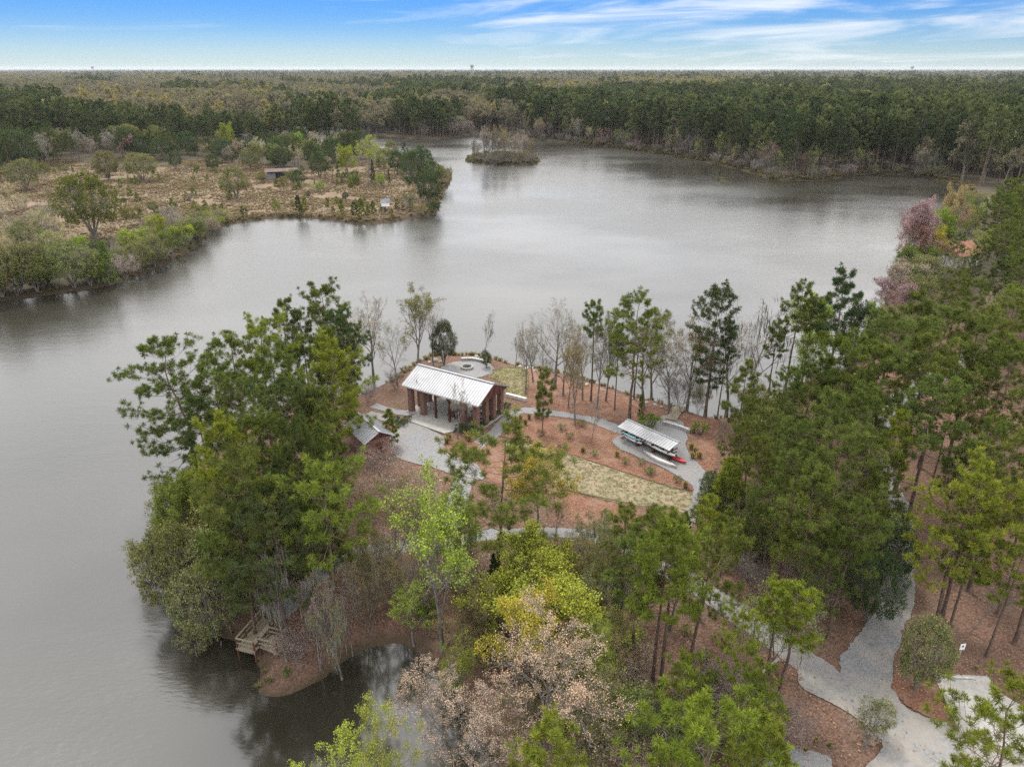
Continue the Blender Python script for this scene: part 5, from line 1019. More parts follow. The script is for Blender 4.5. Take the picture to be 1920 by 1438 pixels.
    ('shrub0', -15.58, 85.08, 1.0, 'ever', 1.0, 0, 0, None, 'first dark evergreen round shrub from the left in the mulch beds', 'shrubs in the mulch beds'),
    ('shrub0', -14.9, 84.3, 1.0, 'ever', 1.0, 0, 0, None, 'third dark evergreen round shrub from the left in the mulch beds', 'shrubs in the mulch beds'),
    ('shrub0', -14.34, 83.84, 1.0, 'ever', 1.0, 0, 0, None, 'fourth dark evergreen round shrub from the left in the mulch beds', 'shrubs in the mulch beds'),
    ('shrub0', -13.94, 85.08, 1.0, 'ever', 1.0, 0, 0, None, 'fifth dark evergreen round shrub from the left in the mulch beds', 'shrubs in the mulch beds'),
    ('shrub0', -15.14, 83.53, 1.0, 'ever', 1.0, 0, 0, None, 'second dark evergreen round shrub from the left in the mulch beds', 'shrubs in the mulch beds'),
    ('clump0', 20.28, 34.65, 0.5, 'dryg', 1.0, 0, 0, None, 'thirtieth brownish grassy clump from the left in the mulch beds', 'shrubs in the mulch beds'),
    ('clump0', 21.36, 35.5, 0.5, 'dryg', 1.0, 0, 0, None, 'thirty-first brownish grassy clump from the left in the mulch beds', 'shrubs in the mulch beds'),
    ('clump0', 22.12, 35.07, 0.5, 'dryg', 1.0, 0, 0, None, 'thirty-second brownish grassy clump from the left in the mulch beds', 'shrubs in the mulch beds'),
    ('clump0', 36.5, 42.05, 0.5, 'dryg', 1.0, 0, 0, None, 'thirty-third brownish grassy clump from the left in the mulch beds', 'shrubs in the mulch beds'),
]
ROWS = [([(3.79, 533.36), (17.84, 500.57), (40.99, 478.42), (61.82, 454.85), (85.67, 411.16), (100.09, 374.85), (109.77, 344.18), (111.64, 319.57), (123.22, 313.14), (135.91, 316.32), (159.68, 333.21), (177.26, 329.7), (184.29, 316.32)], 95, (4, 22), 1, ['pine1', 'pine3', 'slim0', 'pine4', 'slim1'], (20, 26), ['pinef'], 0.8, ('tall pine', 'in the front row of the far shore'), 'pines in the front row of the far shore'), ([(3.79, 533.36), (17.84, 500.57), (40.99, 478.42), (61.82, 454.85), (85.67, 411.16), (100.09, 374.85), (109.77, 344.18), (111.64, 319.57), (123.22, 313.14), (135.91, 316.32), (159.68, 333.21), (177.26, 329.7), (184.29, 316.32)], 70, (1.5, 7), 2, ['light0', 'bare1', 'mossy0', 'bud1', 'light2'], (8, 17), ['grey', 'pale', 'grey', 'pink', 'olive', 'yg'], 0.95, ('sparse tree', 'at the waterline of the far shore'), 'leafless trees at the waterline of the far shore'), ([(3.79, 533.36), (17.84, 500.57), (40.99, 478.42), (61.82, 454.85), (85.67, 411.16), (100.09, 374.85), (109.77, 344.18), (111.64, 319.57), (123.22, 313.14), (135.91, 316.32), (159.68, 333.21), (177.26, 329.7), (184.29, 316.32)], 55, (1.0, 3.5), 7, ['brush0', 'thick1'], (3, 5.5), ['grey', 'pink', 'olive'], 1.1, ('low brush', 'at the waterline of the far shore'), 'brush at the waterline of the far shore'), ([(-123.4, 560.8), (-91.02, 533.36), (-57.94, 508.39), (-37.34, 524.78), (-28.66, 560.8), (-22.64, 580.66), (-8.16, 575.57), (3.79, 533.36)], 40, (4, 25), 4, ['pine1', 'pine3', 'slim0', 'slim1'], (18, 25), ['pinef'], 0.85, ('pine', 'on the far shore behind the islet'), 'pines on the far shore behind the islet'), ([(-57.94, 508.39), (-37.34, 524.78), (-28.66, 560.8)], 16, (1.5, 8), 5, ['bare0', 'bare2', 'oak1'], (8, 14), ['grey', 'pink', 'grey'], 1.0, ('tree', 'on the low point left of the islet'), 'grey trees on the point left of the islet'), ([(-109.83, 137.48), (-105.73, 141.07), (-97.85, 146.39), (-89.66, 152.49), (-85.54, 166.63), (-84.62, 182.73), (-87.17, 205.42), (-87.37, 220.83)], 46, (0.8, 7), 11, ['thick0', 'thick1', 'brush0', 'thick2', 'thick0'], (3, 6.5), ['olive', 'grey', 'olive', 'mid', 'yg'], 1.1, ('low bush', 'at the waterline of the left shore'), 'bushes at the waterline of the left shore'), ([(149.21, 239.46), (112.46, 189.35), (91.74, 163.72), (78.17, 143.31), (70.71, 129.48), (64.04, 117.82), (54.05, 105.58), (46.81, 100.24)], 40, (0.6, 6), 12, ['thick0', 'thick1', 'light0', 'bare0', 'oak2'], (4, 9), ['olive', 'grey', 'olive', 'mid', 'pink'], 1.0, ('small tree', 'on the waterline of the right bank'), 'waterline trees of the right bank')]
ROCKS = [(-13.29, 105.89, 0.7, 'first grey boulder from the left along the lake edge'), (-12.5, 106.57, 1.3, 'second grey boulder from the left along the lake edge'), (-11.49, 105.89, 0.8, 'third grey boulder from the left along the lake edge'), (-6.53, 107.73, 0.8, 'fourth grey boulder from the left along the lake edge'), (-5.85, 108.2, 1.0, 'fifth grey boulder from the left along the lake edge'), (1.27, 104.1, 0.9, 'sixth grey boulder from the left along the lake edge'), (2.35, 103.22, 0.9, 'seventh grey boulder from the left along the lake edge'), (3.03, 103.66, 0.8, 'eighth grey boulder from the left along the lake edge'), (3.58, 102.36, 0.7, 'ninth grey boulder from the left along the lake edge'), (9.32, 99.03, 0.7, 'tenth grey boulder from the left along the lake edge'), (10.06, 98.22, 1.0, 'eleventh grey boulder from the left along the lake edge'), (10.55, 97.43, 0.8, 'twelfth grey boulder from the left along the lake edge'), (11.16, 97.03, 0.8, 'thirteenth grey boulder from the left along the lake edge'), (13.3, 94.92, 0.6, 'fourteenth grey boulder from the left along the lake edge'), (15.06, 93.43, 0.6, 'fifteenth grey boulder from the left along the lake edge'), (17.25, 92.15, 0.6, 'sixteenth grey boulder from the left along the lake edge'), (18.2, 91.44, 0.7, 'seventeenth grey boulder from the left along the lake edge'), (18.99, 90.73, 0.8, 'eighteenth grey boulder from the left along the lake edge'), (20.07, 90.04, 0.8, 'nineteenth grey boulder from the left along the lake edge'), (20.83, 89.35, 0.7, 'twentieth grey boulder from the left along the lake edge')]
WOODS = [([(141.31, 213.63), (164.46, 213.63), (130.47, 140.7), (95.14, 97.43), (71.48, 85.08), (67.84, 94.54), (65.12, 102.58), (65.58, 111.83), (73.51, 115.68), (84.27, 127.13), (104.54, 157.06)], 105, 4.4, 21, [('pine0', 'pine'), ('pine1', 'pine'), ('pine2', 'pine'), ('pine3', 'pine'), ('pine5', 'pine'), ('pine4', 'pined'), ('pine0', 'pineb'), ('light0', 'olive', 0.8), ('light1', 'pale', 0.7)], (12, 16), 'trees of the right bank wood', '{} in the dense wood on the right bank'), ([(-223.22, 299.88), (-295.85, 403.69), (-240.8, 408.94), (-187.33, 414.33), (-172.16, 379.23), (-194.98, 370.22), (-221.85, 365.87), (-215.7, 315.38)], 85, 4.6, 22, [('pine3', 'pined'), ('pine5', 'pined'), ('pine1', 'pined'), ('oak1', 'ever'), ('light0', 'grey'), ('leafy0', 'olive')], (10, 17), 'trees behind the left end of the field', '{} behind the left end of the field'), ([(-172.16, 379.23), (-189.72, 419.86), (-136.87, 434.31), (-107.17, 440.36), (-76.35, 408.94), (-70.52, 361.61), (-82.0, 332.45), (-100.05, 345.48), (-117.57, 337.92), (-150.42, 372.43)], 105, 4.0, 23, [('pine3', 'pined'), ('oak2', 'ever'), ('light1', 'grey'), ('leafy0', 'olive'), ('oak0', 'ever'), ('light0', 'pale')], (6, 12), 'trees between the field and the creek', '{} between the field and the creek'), ([(-109.64, 140.7), (-174.4, 235.11), (-159.92, 239.89), (-139.6, 226.06), (-127.12, 198.89), (-124.73, 182.9), (-108.42, 152.66)], 22, 5.0, 24, [('thick0', 'olive'), ('brush0', 'grey'), ('thick1', 'pale'), ('light0', 'pale')], (4, 8), 'brush at the left edge of the field', '{} at the left edge of the field'), ([(-13.19, 54.86), (-8.21, 55.66), (-3.97, 53.3), (0.0, 51.81), (10.6, 51.09), (9.87, 43.44), (9.83, 38.23), (7.69, 31.86), (1.03, 31.12), (-1.12, 35.5), (-4.93, 40.72), (-6.99, 44.59), (-9.8, 45.79), (-12.49, 48.34)], 46, 1.7, 31, [('thick0', 'olive'), ('thick1', 'dryg'), ('brush0', 'grey'), ('thick2', 'mid'), ('brush0', 'peach'), ('thick1', 'olive'), ('thick0', 'yg')], (2.2, 4.6), 'undergrowth of the foreground', '{} in the undergrowth of the foreground'), ([(20.47, 63.76), (26.15, 63.76), (32.55, 59.96), (37.0, 59.06), (33.43, 52.55), (29.62, 48.34), (24.06, 48.34), (20.98, 50.38), (18.78, 54.86)], 26, 2.0, 32, [('thick0', 'olive'), ('thick1', 'olive'), ('brush0', 'grey'), ('brush0', 'peach'), ('thick0', 'mid')], (2.5, 5), 'undergrowth left of the road', '{} in undergrowth left of the road'), ([(-35.82, 63.76), (-31.46, 65.81), (-24.43, 61.81), (-20.3, 54.86), (-20.98, 50.38), (-23.6, 48.34), (-27.85, 49.69), (-31.97, 54.86)], 26, 2.2, 33, [('thick0', 'olive'), ('thick2', 'olive'), ('thick1', 'olive'), ('thick0', 'mid'), ('oak2', 'olive')], (4, 7.5), 'undergrowth of the left grove', '{} in the undergrowth of the left grove'), ([(30.96, 88.33), (41.42, 92.7), (50.32, 95.49), (47.88, 83.53), (41.67, 70.21), (36.39, 63.76), (30.29, 65.81), (26.96, 70.21), (27.64, 79.14)], 24, 2.6, 34, [('thick0', 'olive'), ('thick1', 'olive'), ('brush0', 'grey'), ('young0', 'pine')], (3, 6), 'undergrowth right of the boat yard', '{} in undergrowth right of the boat yard'), ([(15.86, 33.41), (19.33, 35.07), (17.75, 39.7), (14.65, 40.2), (11.7, 37.75), (10.01, 33.02)], 14, 1.6, 35, [('thick0', 'mid'), ('thick1', 'olive'), ('brush0', 'pink'), ('thick2', 'mid')], (2.2, 3.8), 'undergrowth at the bottom', '{} in the undergrowth at the bottom'), ([(-137.33, 177.14), (-246.01, 332.45), (-235.0, 383.89), (-173.9, 337.92), (-158.54, 393.55), (-97.97, 337.92), (-62.21, 383.89), (-40.67, 351.37), (-29.28, 330.67), (-26.77, 250.01), (-43.42, 224.32), (-70.02, 236.05), (-89.14, 226.06), (-91.81, 213.63), (-107.88, 230.5), (-107.89, 202.4), (-119.93, 189.01)], 60, 4.0, 41, [('thick2', 'olive'), ('thick0', 'olive'), ('thick2', 'ever'), ('brush0', 'grey'), ('thick1', 'dryg'), ('sapl0', 'mid')], (1.2, 3.4), 'low shrubs of the field', '{} low in the open field'), ([(65.38, 79.14), (90.32, 79.14), (56.48, 42.32), (44.2, 43.44), (52.89, 59.96)], 8, 6.0, 25, [('pine0', 'pineb'), ('pine3', 'pineb')], (14, 17), 'pines at the right edge', '{} at the right edge by the road')]
CLEAR = [(106.5, 166.0, 5.5), (93.31918703319272, 154.83439744461234, 9), (89.17206441557951, 146.46874618254833, 9), (85.40552570331914, 138.87081570467674, 8), (101.26567184824475, 166.56028498416435, 8), (105.38090938851697, 171.7055480476134, 8), (88.30715908511843, 154.83439744461234, 7), (83.93347257549202, 148.4838058138878, 7)]

# ------------------------------------------------------------------ terrain
def poly_sd(px, py, poly):
    """signed distance to a closed polygon, positive inside"""
    P = np.asarray(poly, float)
    d2 = np.full(px.shape, 1e18)
    inside = np.zeros(px.shape, bool)
    for (ax, ay), (bx, by) in zip(P, np.roll(P, -1, 0)):
        ex, ey = bx - ax, by - ay
        tt = np.clip(((px - ax) * ex + (py - ay) * ey) / (ex * ex + ey * ey + 1e-12), 0, 1)
        d2 = np.minimum(d2, (px - ax - tt * ex) ** 2 + (py - ay - tt * ey) ** 2)
        c = ((ay > py) != (by > py)) & (px < (bx - ax) * (py - ay) / (by - ay + 1e-12) + ax)
        inside ^= c
    d = np.sqrt(d2)
    return np.where(inside, d, -d)


def catmull(pts, closed=True, n=5):
    P = [np.array(p, float) for p in pts]
    out = []
    L = len(P)
    for i in range(L if closed else L - 1):
        p0, p1, p2, p3 = (P[(i + k - 1) % L] if closed else P[min(max(i + k - 1, 0), L - 1)] for k in range(4))
        for j in range(n):
            s = j / n
            out.append(0.5 * (2 * p1 + (p2 - p0) * s + (2 * p0 - 5 * p1 + 4 * p2 - p3) * s * s + (3 * p1 - p0 - 3 * p2 + p3) * s ** 3))
    if not closed:
        out.append(P[-1])
    return np.array(out)


LAKE_S = catmull(LAKE, True, 3)
ISLES_S = [catmull(i, True, 3) for i in ISLES]


def wob(x, y):
    return (np.sin(x * 0.9 + 1.3 * np.sin(y * 0.7)) + np.sin(y * 1.1 + 0.5 + 1.1 * np.sin(x * 0.53)) + 0.8 * np.sin(2.3 * x - 1.9 * y)) / 2.8


def land_sd(x, y):
    x, y = np.asarray(x, float), np.asarray(y, float)
    s = -poly_sd(x, y, LAKE_S)
    for i in ISLES_S:
        s = np.maximum(s, poly_sd(x, y, i))
    return s + 0.35 * wob(x, y) + np.clip((y - 120) / 200, 0, 1) * 0.8 * wob(x * 0.27, y * 0.27)


def height(x, y, s=None):
    s = land_sd(x, y) if s is None else s
    return np.where(s < 0, np.maximum(-0.9, s * 0.45), LAND * (1 - np.exp(-np.maximum(s, 0) / 0.9)))


def gh(x, y):
    return float(height(np.array([x]), np.array([y]))[0])


def axis(segs):
    out = [segs[0][0]]
    for a, b, st in segs:
        n = max(1, int(round((b - a) / st)))
        out += list(np.linspace(a, b, n + 1)[1:])
    return np.array(out)


gx = axis([(-14000, -8000, 3000), (-8000, -2000, 1000), (-2000, -600, 120), (-600, -260, 12), (-260, -62, 2.4), (-62, 62, 1.0),
           (62, 260, 2.4), (260, 600, 12), (600, 2000, 120), (2000, 8000, 1000), (8000, 14000, 3000)])
gy = axis([(-300, 0, 50), (0, 20, 5), (20, 130, 1.0), (130, 420, 2.6), (420, 700, 7), (700, 2000, 90), (2000, 8000, 1000), (8000, 16000, 4000)])
GX, GY = np.meshgrid(gx, gy)
SD = land_sd(GX.ravel(), GY.ravel())
GZ = height(GX.ravel(), GY.ravel(), SD)
nx, ny = len(gx), len(gy)
ii = (np.arange(ny - 1)[:, None] * nx + np.arange(nx - 1)[None, :]).ravel()
faces = np.stack([ii, ii + 1, ii + nx + 1, ii + nx], 1)
gm = np_mesh("ground", np.stack([GX.ravel(), GY.ravel(), GZ], 1), faces, mats=[MAT["ground"]], smooth=True)
za = gm.color_attributes.new("zone", "FLOAT_COLOR", "POINT")
fsd = poly_sd(GX.ravel(), GY.ravel(), FIELD)
zone = np.zeros((len(SD), 4), np.float32)
zone[:, 0] = np.clip(fsd / 10 + 0.5 + 0.3 * wob(GX.ravel() * .2, GY.ravel() * .2), 0, 1)
zone[:, 1] = np.clip(1.0 - (SD - 0.2) / np.interp(GY.ravel(), [60, 150, 400], [0.8, 2.5, 6.0]), 0, 1)
zone[:, 2] = np.clip((GY.ravel() - 112) / 40, 0, 1) * (1 - zone[:, 0])
zone[:, 3] = 1
za.data.foreach_set("color", zone.ravel())
tag(link("ground", gm), kind="structure")

wx = np.array([[-900, -200], [900, -200], [900, 1500], [-900, 1500]], float)
wm = np_mesh("lake", np.c_[wx, np.zeros(4)], np.array([[0, 1, 2, 3]]), mats=[MAT["water"]])
tag(link("lake", wm), kind="structure")


def sheet(name, poly, z, mat, kind="structure", smooth_n=4, jit=0.08, label=None):
    P = catmull(poly, True, smooth_n * 3) if smooth_n > 1 else np.array(poly, float)
    if jit:
        k_ = len(P)
        sm = np.stack([np.convolve(rng.normal(0, jit * 2.2, k_ + 6), np.ones(7) / 7, 'valid') for _ in range(2)], 1)
        P = P + sm + rng.normal(0, 0.012, P.shape)
    bm = bmesh.new()
    vs = [bm.verts.new((p[0], p[1], z)) for p in P]
    f = bm.faces.new(vs)
    f.normal_update()
    if f.normal.z < 0:
        f.normal_flip()
    bmesh.ops.triangulate(bm, faces=[f])
    me = bpy.data.meshes.new(name)
    bm.to_mesh(me)
    bm.free()
    o = link(name, me, mat)
    if kind:
        o["kind"] = kind
    return o


def strip(name, line, w, z, mat):
    P = catmull(line, False, 22)
    d = np.gradient(P, axis=0)
    d /= np.linalg.norm(d, axis=1)[:, None]
    nrm = np.c_[-d[:, 1], d[:, 0]]
    k = len(P)
    ww = np.asarray(w, float)
    if ww.ndim:
        ww = np.interp(np.linspace(0, 1, k), np.linspace(0, 1, len(ww)), ww)
    def rag():
        a = rng.normal(0, 0.035, k)
        b_ = np.convolve(rng.normal(0, 0.42, k + 12), np.ones(13) / 13, "valid")
        return a + b_
    wl_ = ww / 2 + rag()
    wr_ = ww / 2 + rag()
    V = np.concatenate([P + nrm * wl_[:, None], P - nrm * wr_[:, None]])
    V = np.c_[V, np.full(2 * k, z)]
    F = np.array([[i + k, i + k + 1, i + 1, i] for i in range(k - 1)])
    o = link(name, np_mesh(name, V, F, mats=[mat]))
    o["kind"] = "structure"
    return o


zz = LAND + 0.012
for i, (nm, poly) in enumerate(MULCH):
    sheet("mulch_bed", poly, zz + 0.001 * i, MAT["mulch"], jit=0.12)
zz = LAND + 0.026
for i, (nm, line, w) in enumerate(PATHS):
    strip("gravel_path" if nm != "road" else "park_road", line, w, zz + 0.004 * i, MAT["gravel"] if nm != "road" else MAT["roadgrit"])
zz += 0.004 * len(PATHS) + 0.004
for i, (nm, poly) in enumerate(YARDS):
    sheet({"yard": "gravel_yard", "junction": "road_junction", "patio": "gravel_patio"}[nm], poly, zz + 0.004 * i,
          MAT["roadgrit"] if nm == "junction" else MAT["gravel"], jit=0.1)
zz += 0.004 * len(YARDS) + 0.004
sheet("lawn", LAWN, LAND + 0.022, MAT["lawn"], jit=0.1)
sheet("lawn", LAWN2, LAND + 0.022, MAT["lawn_green"], jit=0.1)
for i, (nm, poly) in enumerate(ISLAND_BEDS):
    sheet("mulch_bed", poly, zz + 0.003 * i, MAT["mulch"], jit=0.12)

# the brown edging that curves along the lawn
P = catmull(EDGE, False, 6)
e = MB().tube([(p[0], p[1], LAND + 0.05) for p in P], 0.055, 5).build("lawn_edging", MAT["edging"])
tag(e, "dark brown edging strip curving between mulch bed and tan lawn", "edging")
P = catmull(EDGE2, False, 6)
e = MB().tube([(p[0], p[1], LAND + 0.05) for p in P], 0.055, 5).build("lawn_edging", MAT["edging"])
tag(e, "reddish edging strip along the near side of the tan lawn", "edging")

# ------------------------------------------------------------------ pavilion
pav = empty("picnic_pavilion", (-4.62, 82.24, LAND), R(148.1))
# local: +x along the long side to the left, +y is 90 degrees further, so the depth axis is -y
tag(pav, "open picnic pavilion with pale metal gable roof on brick pillars", "pavilion")
UL, VW = 10.76, 5.75
fl = MB().prism([(-0.55, 0.5), (UL + 0.6, 0.5), (UL + 0.6, -VW - 0.9), (-0.55, -VW - 0.9)], 0.05, 0.2)
fl.prism([(2.6, 0.5 + 0.002), (9.6, 0.5 + 0.002), (9.9, 1.3), (9.3, 2.6), (3.0, 2.95), (2.4, 1.9)], 0.05, 0.196)
fl.build("floor_slab", MAT["concrete"], pav)
piers = [(0, 0), (1.95, 0), (8.65, 0), (UL, 0), (0, -2.1), (0, -3.9), (0, -VW), (UL, -2.0), (UL, -3.8), (UL, -VW), (2.1, -VW), (8.6, -VW)]
for (x, y) in piers:
    b = MB().box((x, y, 0.2 + 1.745), (0.66, 0.66, 3.48)).build("brick_pillar", MAT["brick"], pav)
    MB().box((x, y, 0.28), (0.74, 0.74, 0.158)).build("base_course", MAT["brick"], b)
    MB().box((x, y, 3.72), (0.76, 0.76, 0.08)).build("pillar_cap", MAT["stone"], b)
for (x, y) in [(4.3, 0), (6.6, 0), (4.3, -VW), (6.6, -VW)]:
    MB().box((x, y, 2.0), (0.26, 0.26, 3.6)).build("timber_post", MAT["timber_dark"], pav)
for y in (0, -VW):
    MB().box((UL / 2, y, 3.88), (UL + 0.9, 0.3, 0.26)).build("eave_beam", MAT["timber_dark"], pav)
for x in (0, 3.6, 7.2, UL):
    MB().box((x, -VW / 2, 3.89), (0.22, VW - 0.32, 0.24)).build("tie_beam", MAT["timber_dark"], pav)
RV = -VW / 2 - 0.15          # ridge line
EV0, EV1 = 0.62, -VW - 0.92
EZ, RZ = 4.08, 5.82
X0, X1 = -0.8, UL + 1.0
for k, (x, ev) in enumerate([(X0 + 0.06, 0), (X1 - 0.06, 0)]):
    MB().add([(x - 0.05, EV0 - 0.15, EZ - 0.03), (x - 0.05, EV1 + 0.15, EZ - 0.03), (x - 0.05, RV, RZ - 0.16),
              (x + 0.05, EV0 - 0.15, EZ - 0.03), (x + 0.05, EV1 + 0.15, EZ - 0.03), (x + 0.05, RV, RZ - 0.16)],
             [(0, 1, 2), (3, 5, 4), (0, 3, 4, 1), (1, 4, 5, 2), (2, 5, 3, 0)]).build("gable_panel" if k else "gable_board", MAT["soffit"] if k else MAT["timber_dark"], pav)
# the gable end facing the right path: recessed board, pale soffit skirt sloping out below it
MB().add([(X0 + 0.02, EV0 - 0.1, EZ + 0.02), (X0 + 0.02, EV1 + 0.1, EZ + 0.02), (X0 + 0.75, EV1 + 1.2, EZ + 0.52), (X0 + 0.75, EV0 - 1.2, EZ + 0.52),
          (X0 + 0.02, EV0 - 0.1, EZ - 0.05), (X0 + 0.02, EV1 + 0.1, EZ - 0.05), (X0 + 0.8, EV1 + 1.2, EZ + 0.45), (X0 + 0.8, EV0 - 1.2, EZ + 0.45)],
         [(0, 1, 2, 3), (7, 6, 5, 4), (0, 4, 5, 1), (1, 5, 6, 2), (2, 6, 7, 3), (3, 7, 4, 0)]).build("gable_skirt", MAT["soffit"], pav)


def seam_roof(parent, x0, x1, n, slopes, mat, th=0.05, seam=0.045):
    """standing seam roof: every panel is a part, with its seam raised along one edge"""
    w = (x1 - x0) / n
    for (ye, ze, yr, zr) in slopes:
        dy, dz = yr - ye, zr - ze
        L = math.hypot(dy, dz)
        ny_, nz_ = -dz / L, dy / L
        if nz_ < 0:
            ny_, nz_ = -ny_, -nz_
        b = MB()
        g = 0.004

        def sec(xa, xb, h0, h1):
            vs = []
            for h in (h0, h1):
                for (yy, z_) in ((ye, ze), (yr, zr)):
                    for xx in (xa, xb):
                        vs.append((xx, yy + ny_ * h, z_ + nz_ * h))
            b.add(vs, [(0, 1, 3, 2), (4, 6, 7, 5), (0, 4, 5, 1), (2, 3, 7, 6), (0, 2, 6, 4), (1, 5, 7, 3)])
        sec(g, w - g, -th, 0.0)
        sec(g, g + 0.035, 0.001, seam)
        me = None
        for i in range(n):
            if me is None:
                o = b.build("roof_panel", mat, parent)
                me = o.data
            else:
                o = link("roof_panel", me, None, parent)
            o.location = (x0 + i * w, 0, 0)


seam_roof(pav, X0, X1, 31, [(EV0, EZ, RV, RZ), (EV1, EZ, RV, RZ)], MAT["roof_metal"])
MB().bar((X0 - 0.02, RV, RZ + 0.045), (X1 + 0.02, RV, RZ + 0.045), 0.34, 0.05).build("ridge_cap", MAT["roof_metal"], pav)
for (y) in (EV0, EV1):
    MB().bar((X0, y, EZ - 0.1), (X1, y, EZ - 0.1), 0.05, 0.17).build("fascia", MAT["white_wall"], pav)
for xr in (X0 - 0.03, X1 + 0.03):
    for y in (EV0, EV1):
        MB().bar((xr, y, EZ - 0.04), (xr, RV, RZ - 0.04), 0.04, 0.17).build("rake_trim", MAT["roof_metal"], pav)
MB().tube([(9.9, 0.0 - 0.35, 4.55), (9.9, -0.35, 4.95)], 0.06, 8).build("vent_pipe", MAT["soffit"], pav)


def pav_pt(x, y):
    c, s = math.cos(R(148.1)), math.sin(R(148.1))
    return (-4.62 + x * c - y * s, 82.24 + x * s + y * c)


def picnic_table(px, py, rz, label):
    t_ = empty("picnic_table", (px, py, LAND + 0.2), rz)
    tag(t_, label, "picnic table", "picnic tables under the pavilion roof")
    for k in range(5):
        MB().box((0, -0.3 + 0.15 * k, 0.75), (1.85, 0.135, 0.045)).build("top_plank", MAT["timber_dark"], t_)
    for s_ in (-1, 1):
        for k in range(2):
            MB().box((0, s_ * (0.62 + 0.15 * k), 0.45), (1.85, 0.135, 0.045)).build("bench_plank", MAT["timber_dark"], t_)
        for e_ in (-1, 1):
            MB().bar((s_ * 0.65, e_ * 0.62, 0.0), (s_ * 0.65, e_ * 0.2, 0.725), 0.09, 0.045).build("leg", MAT["timber_dark"], t_)
        MB().box((s_ * 0.65 + 0.07 * s_, 0, 0.4), (0.045, 1.5, 0.09)).build("cross_beam", MAT["timber_dark"], t_)
        MB().box((s_ * 0.65 + 0.07 * s_, 0, 0.69), (0.045, 0.7, 0.06)).build("top_batten", MAT["timber_dark"], t_)


for (x, y, a, lb) in [(1.6, -1.6, 1.5, "dark wooden picnic table in the pavilion nearest its right front corner"),
                      (4.6, -1.7, 1.55, "dark wooden picnic table in the middle of the pavilion floor"),
                      (2.4, -4.1, 1.5, "dark wooden picnic table at the back right of the pavilion")]:
    qx, qy = pav_pt(x, y)
    picnic_table(qx, qy, a + R(148.1), lb)

# ------------------------------------------------------------------ restroom building
rest = empty("restroom_building", (-17.6, 77.4, LAND), math.atan2(-0.817, 0.577))
tag(rest, "small brick restroom building with pale metal roof beside the pines", "building")
MB().box((0, 0.1, 1.35), (5.4, 2.9, 2.7)).build("wall", MAT["brick"], rest)
d_ = MB().box((2.72, 0.1, 1.05), (0.06, 0.95, 2.1)).build("door", MAT["timber_dark"], rest)
MB().box((2.78, 0.45, 1.0), (0.05, 0.12, 0.04)).build("handle", MAT["aluminium"], d_)
d_ = MB().box((-0.6, 1.57, 1.05), (0.95, 0.06, 2.1)).build("door", MAT["timber_dark"], rest)
MB().box((-0.25, 1.63, 1.0), (0.12, 0.05, 0.04)).build("handle", MAT["aluminium"], d_)
seam_roof(rest, -3.1, 3.1, 13, [(-1.95, 2.62, 0.1, 3.75), (2.15, 2.62, 0.1, 3.75)], MAT["roof_metal"])
MB().bar((-3.12, 0.1, 3.79), (3.12, 0.1, 3.79), 0.28, 0.05).build("ridge_cap", MAT["roof_metal"], rest)
for x in (-2.7 + 0.02, 2.7 - 0.02):
    MB().add([(x - 0.04, -1.35, 2.705), (x - 0.04, 1.55, 2.705), (x - 0.04, 0.1, 3.6), (x + 0.04, -1.35, 2.705), (x + 0.04, 1.55, 2.705), (x + 0.04, 0.1, 3.6)],
             [(0, 1, 2), (3, 5, 4), (0, 3, 4, 1), (1, 4, 5, 2), (2, 5, 3, 0)]).build("gable_panel", MAT["timber_dark"], rest)
MB().box((-3.25, -1.1, 2.35), (1.3, 1.1, 0.07), ry=0.12).build("porch_roof", MAT["roof_metal"], rest)

# ------------------------------------------------------------------ boats
def hull_mesh(L, W, D, deck=True, cockpit=False, n=15, k=8, tip=0.28, rocker=0.10, power=2.2):
    """a boat hull lofted from half-ellipse sections; keel at z=0, gunwale at about D"""
    V, F = [], []
    for i in range(n):
        u = -1 + 2 * i / (n - 1)
        w = max(0.012, (1 - abs(u) ** power)) * W / 2
        keel = rocker * abs(u) ** 4
        gun = D + tip * abs(u) ** 3 * D
        for j in range(k + 1):
            a = math.pi * j / k
            yy = -math.cos(a)
            ss = math.sin(a) ** 0.75
            V.append((u * L / 2, w * (abs(yy) ** 0.8) * (1 if yy > 0 else -1), gun - (gun - keel) * ss))
        if deck:
            V.append((u * L / 2, 0, gun + 0.22 * D * (1 - u * u)))
    st = k + 2 if deck else k + 1
    for i in range(n - 1):
        for j in range(k):
            F.append((i * st + j, (i + 1) * st + j, (i + 1) * st + j + 1, i * st + j + 1))
        if deck:
            F.append((i * st + k, (i + 1) * st + k, (i + 1) * st + k + 1, i * st + k + 1))
            F.append((i * st + k + 1, (i + 1) * st + k + 1, (i + 1) * st, i * st))
    return V, F


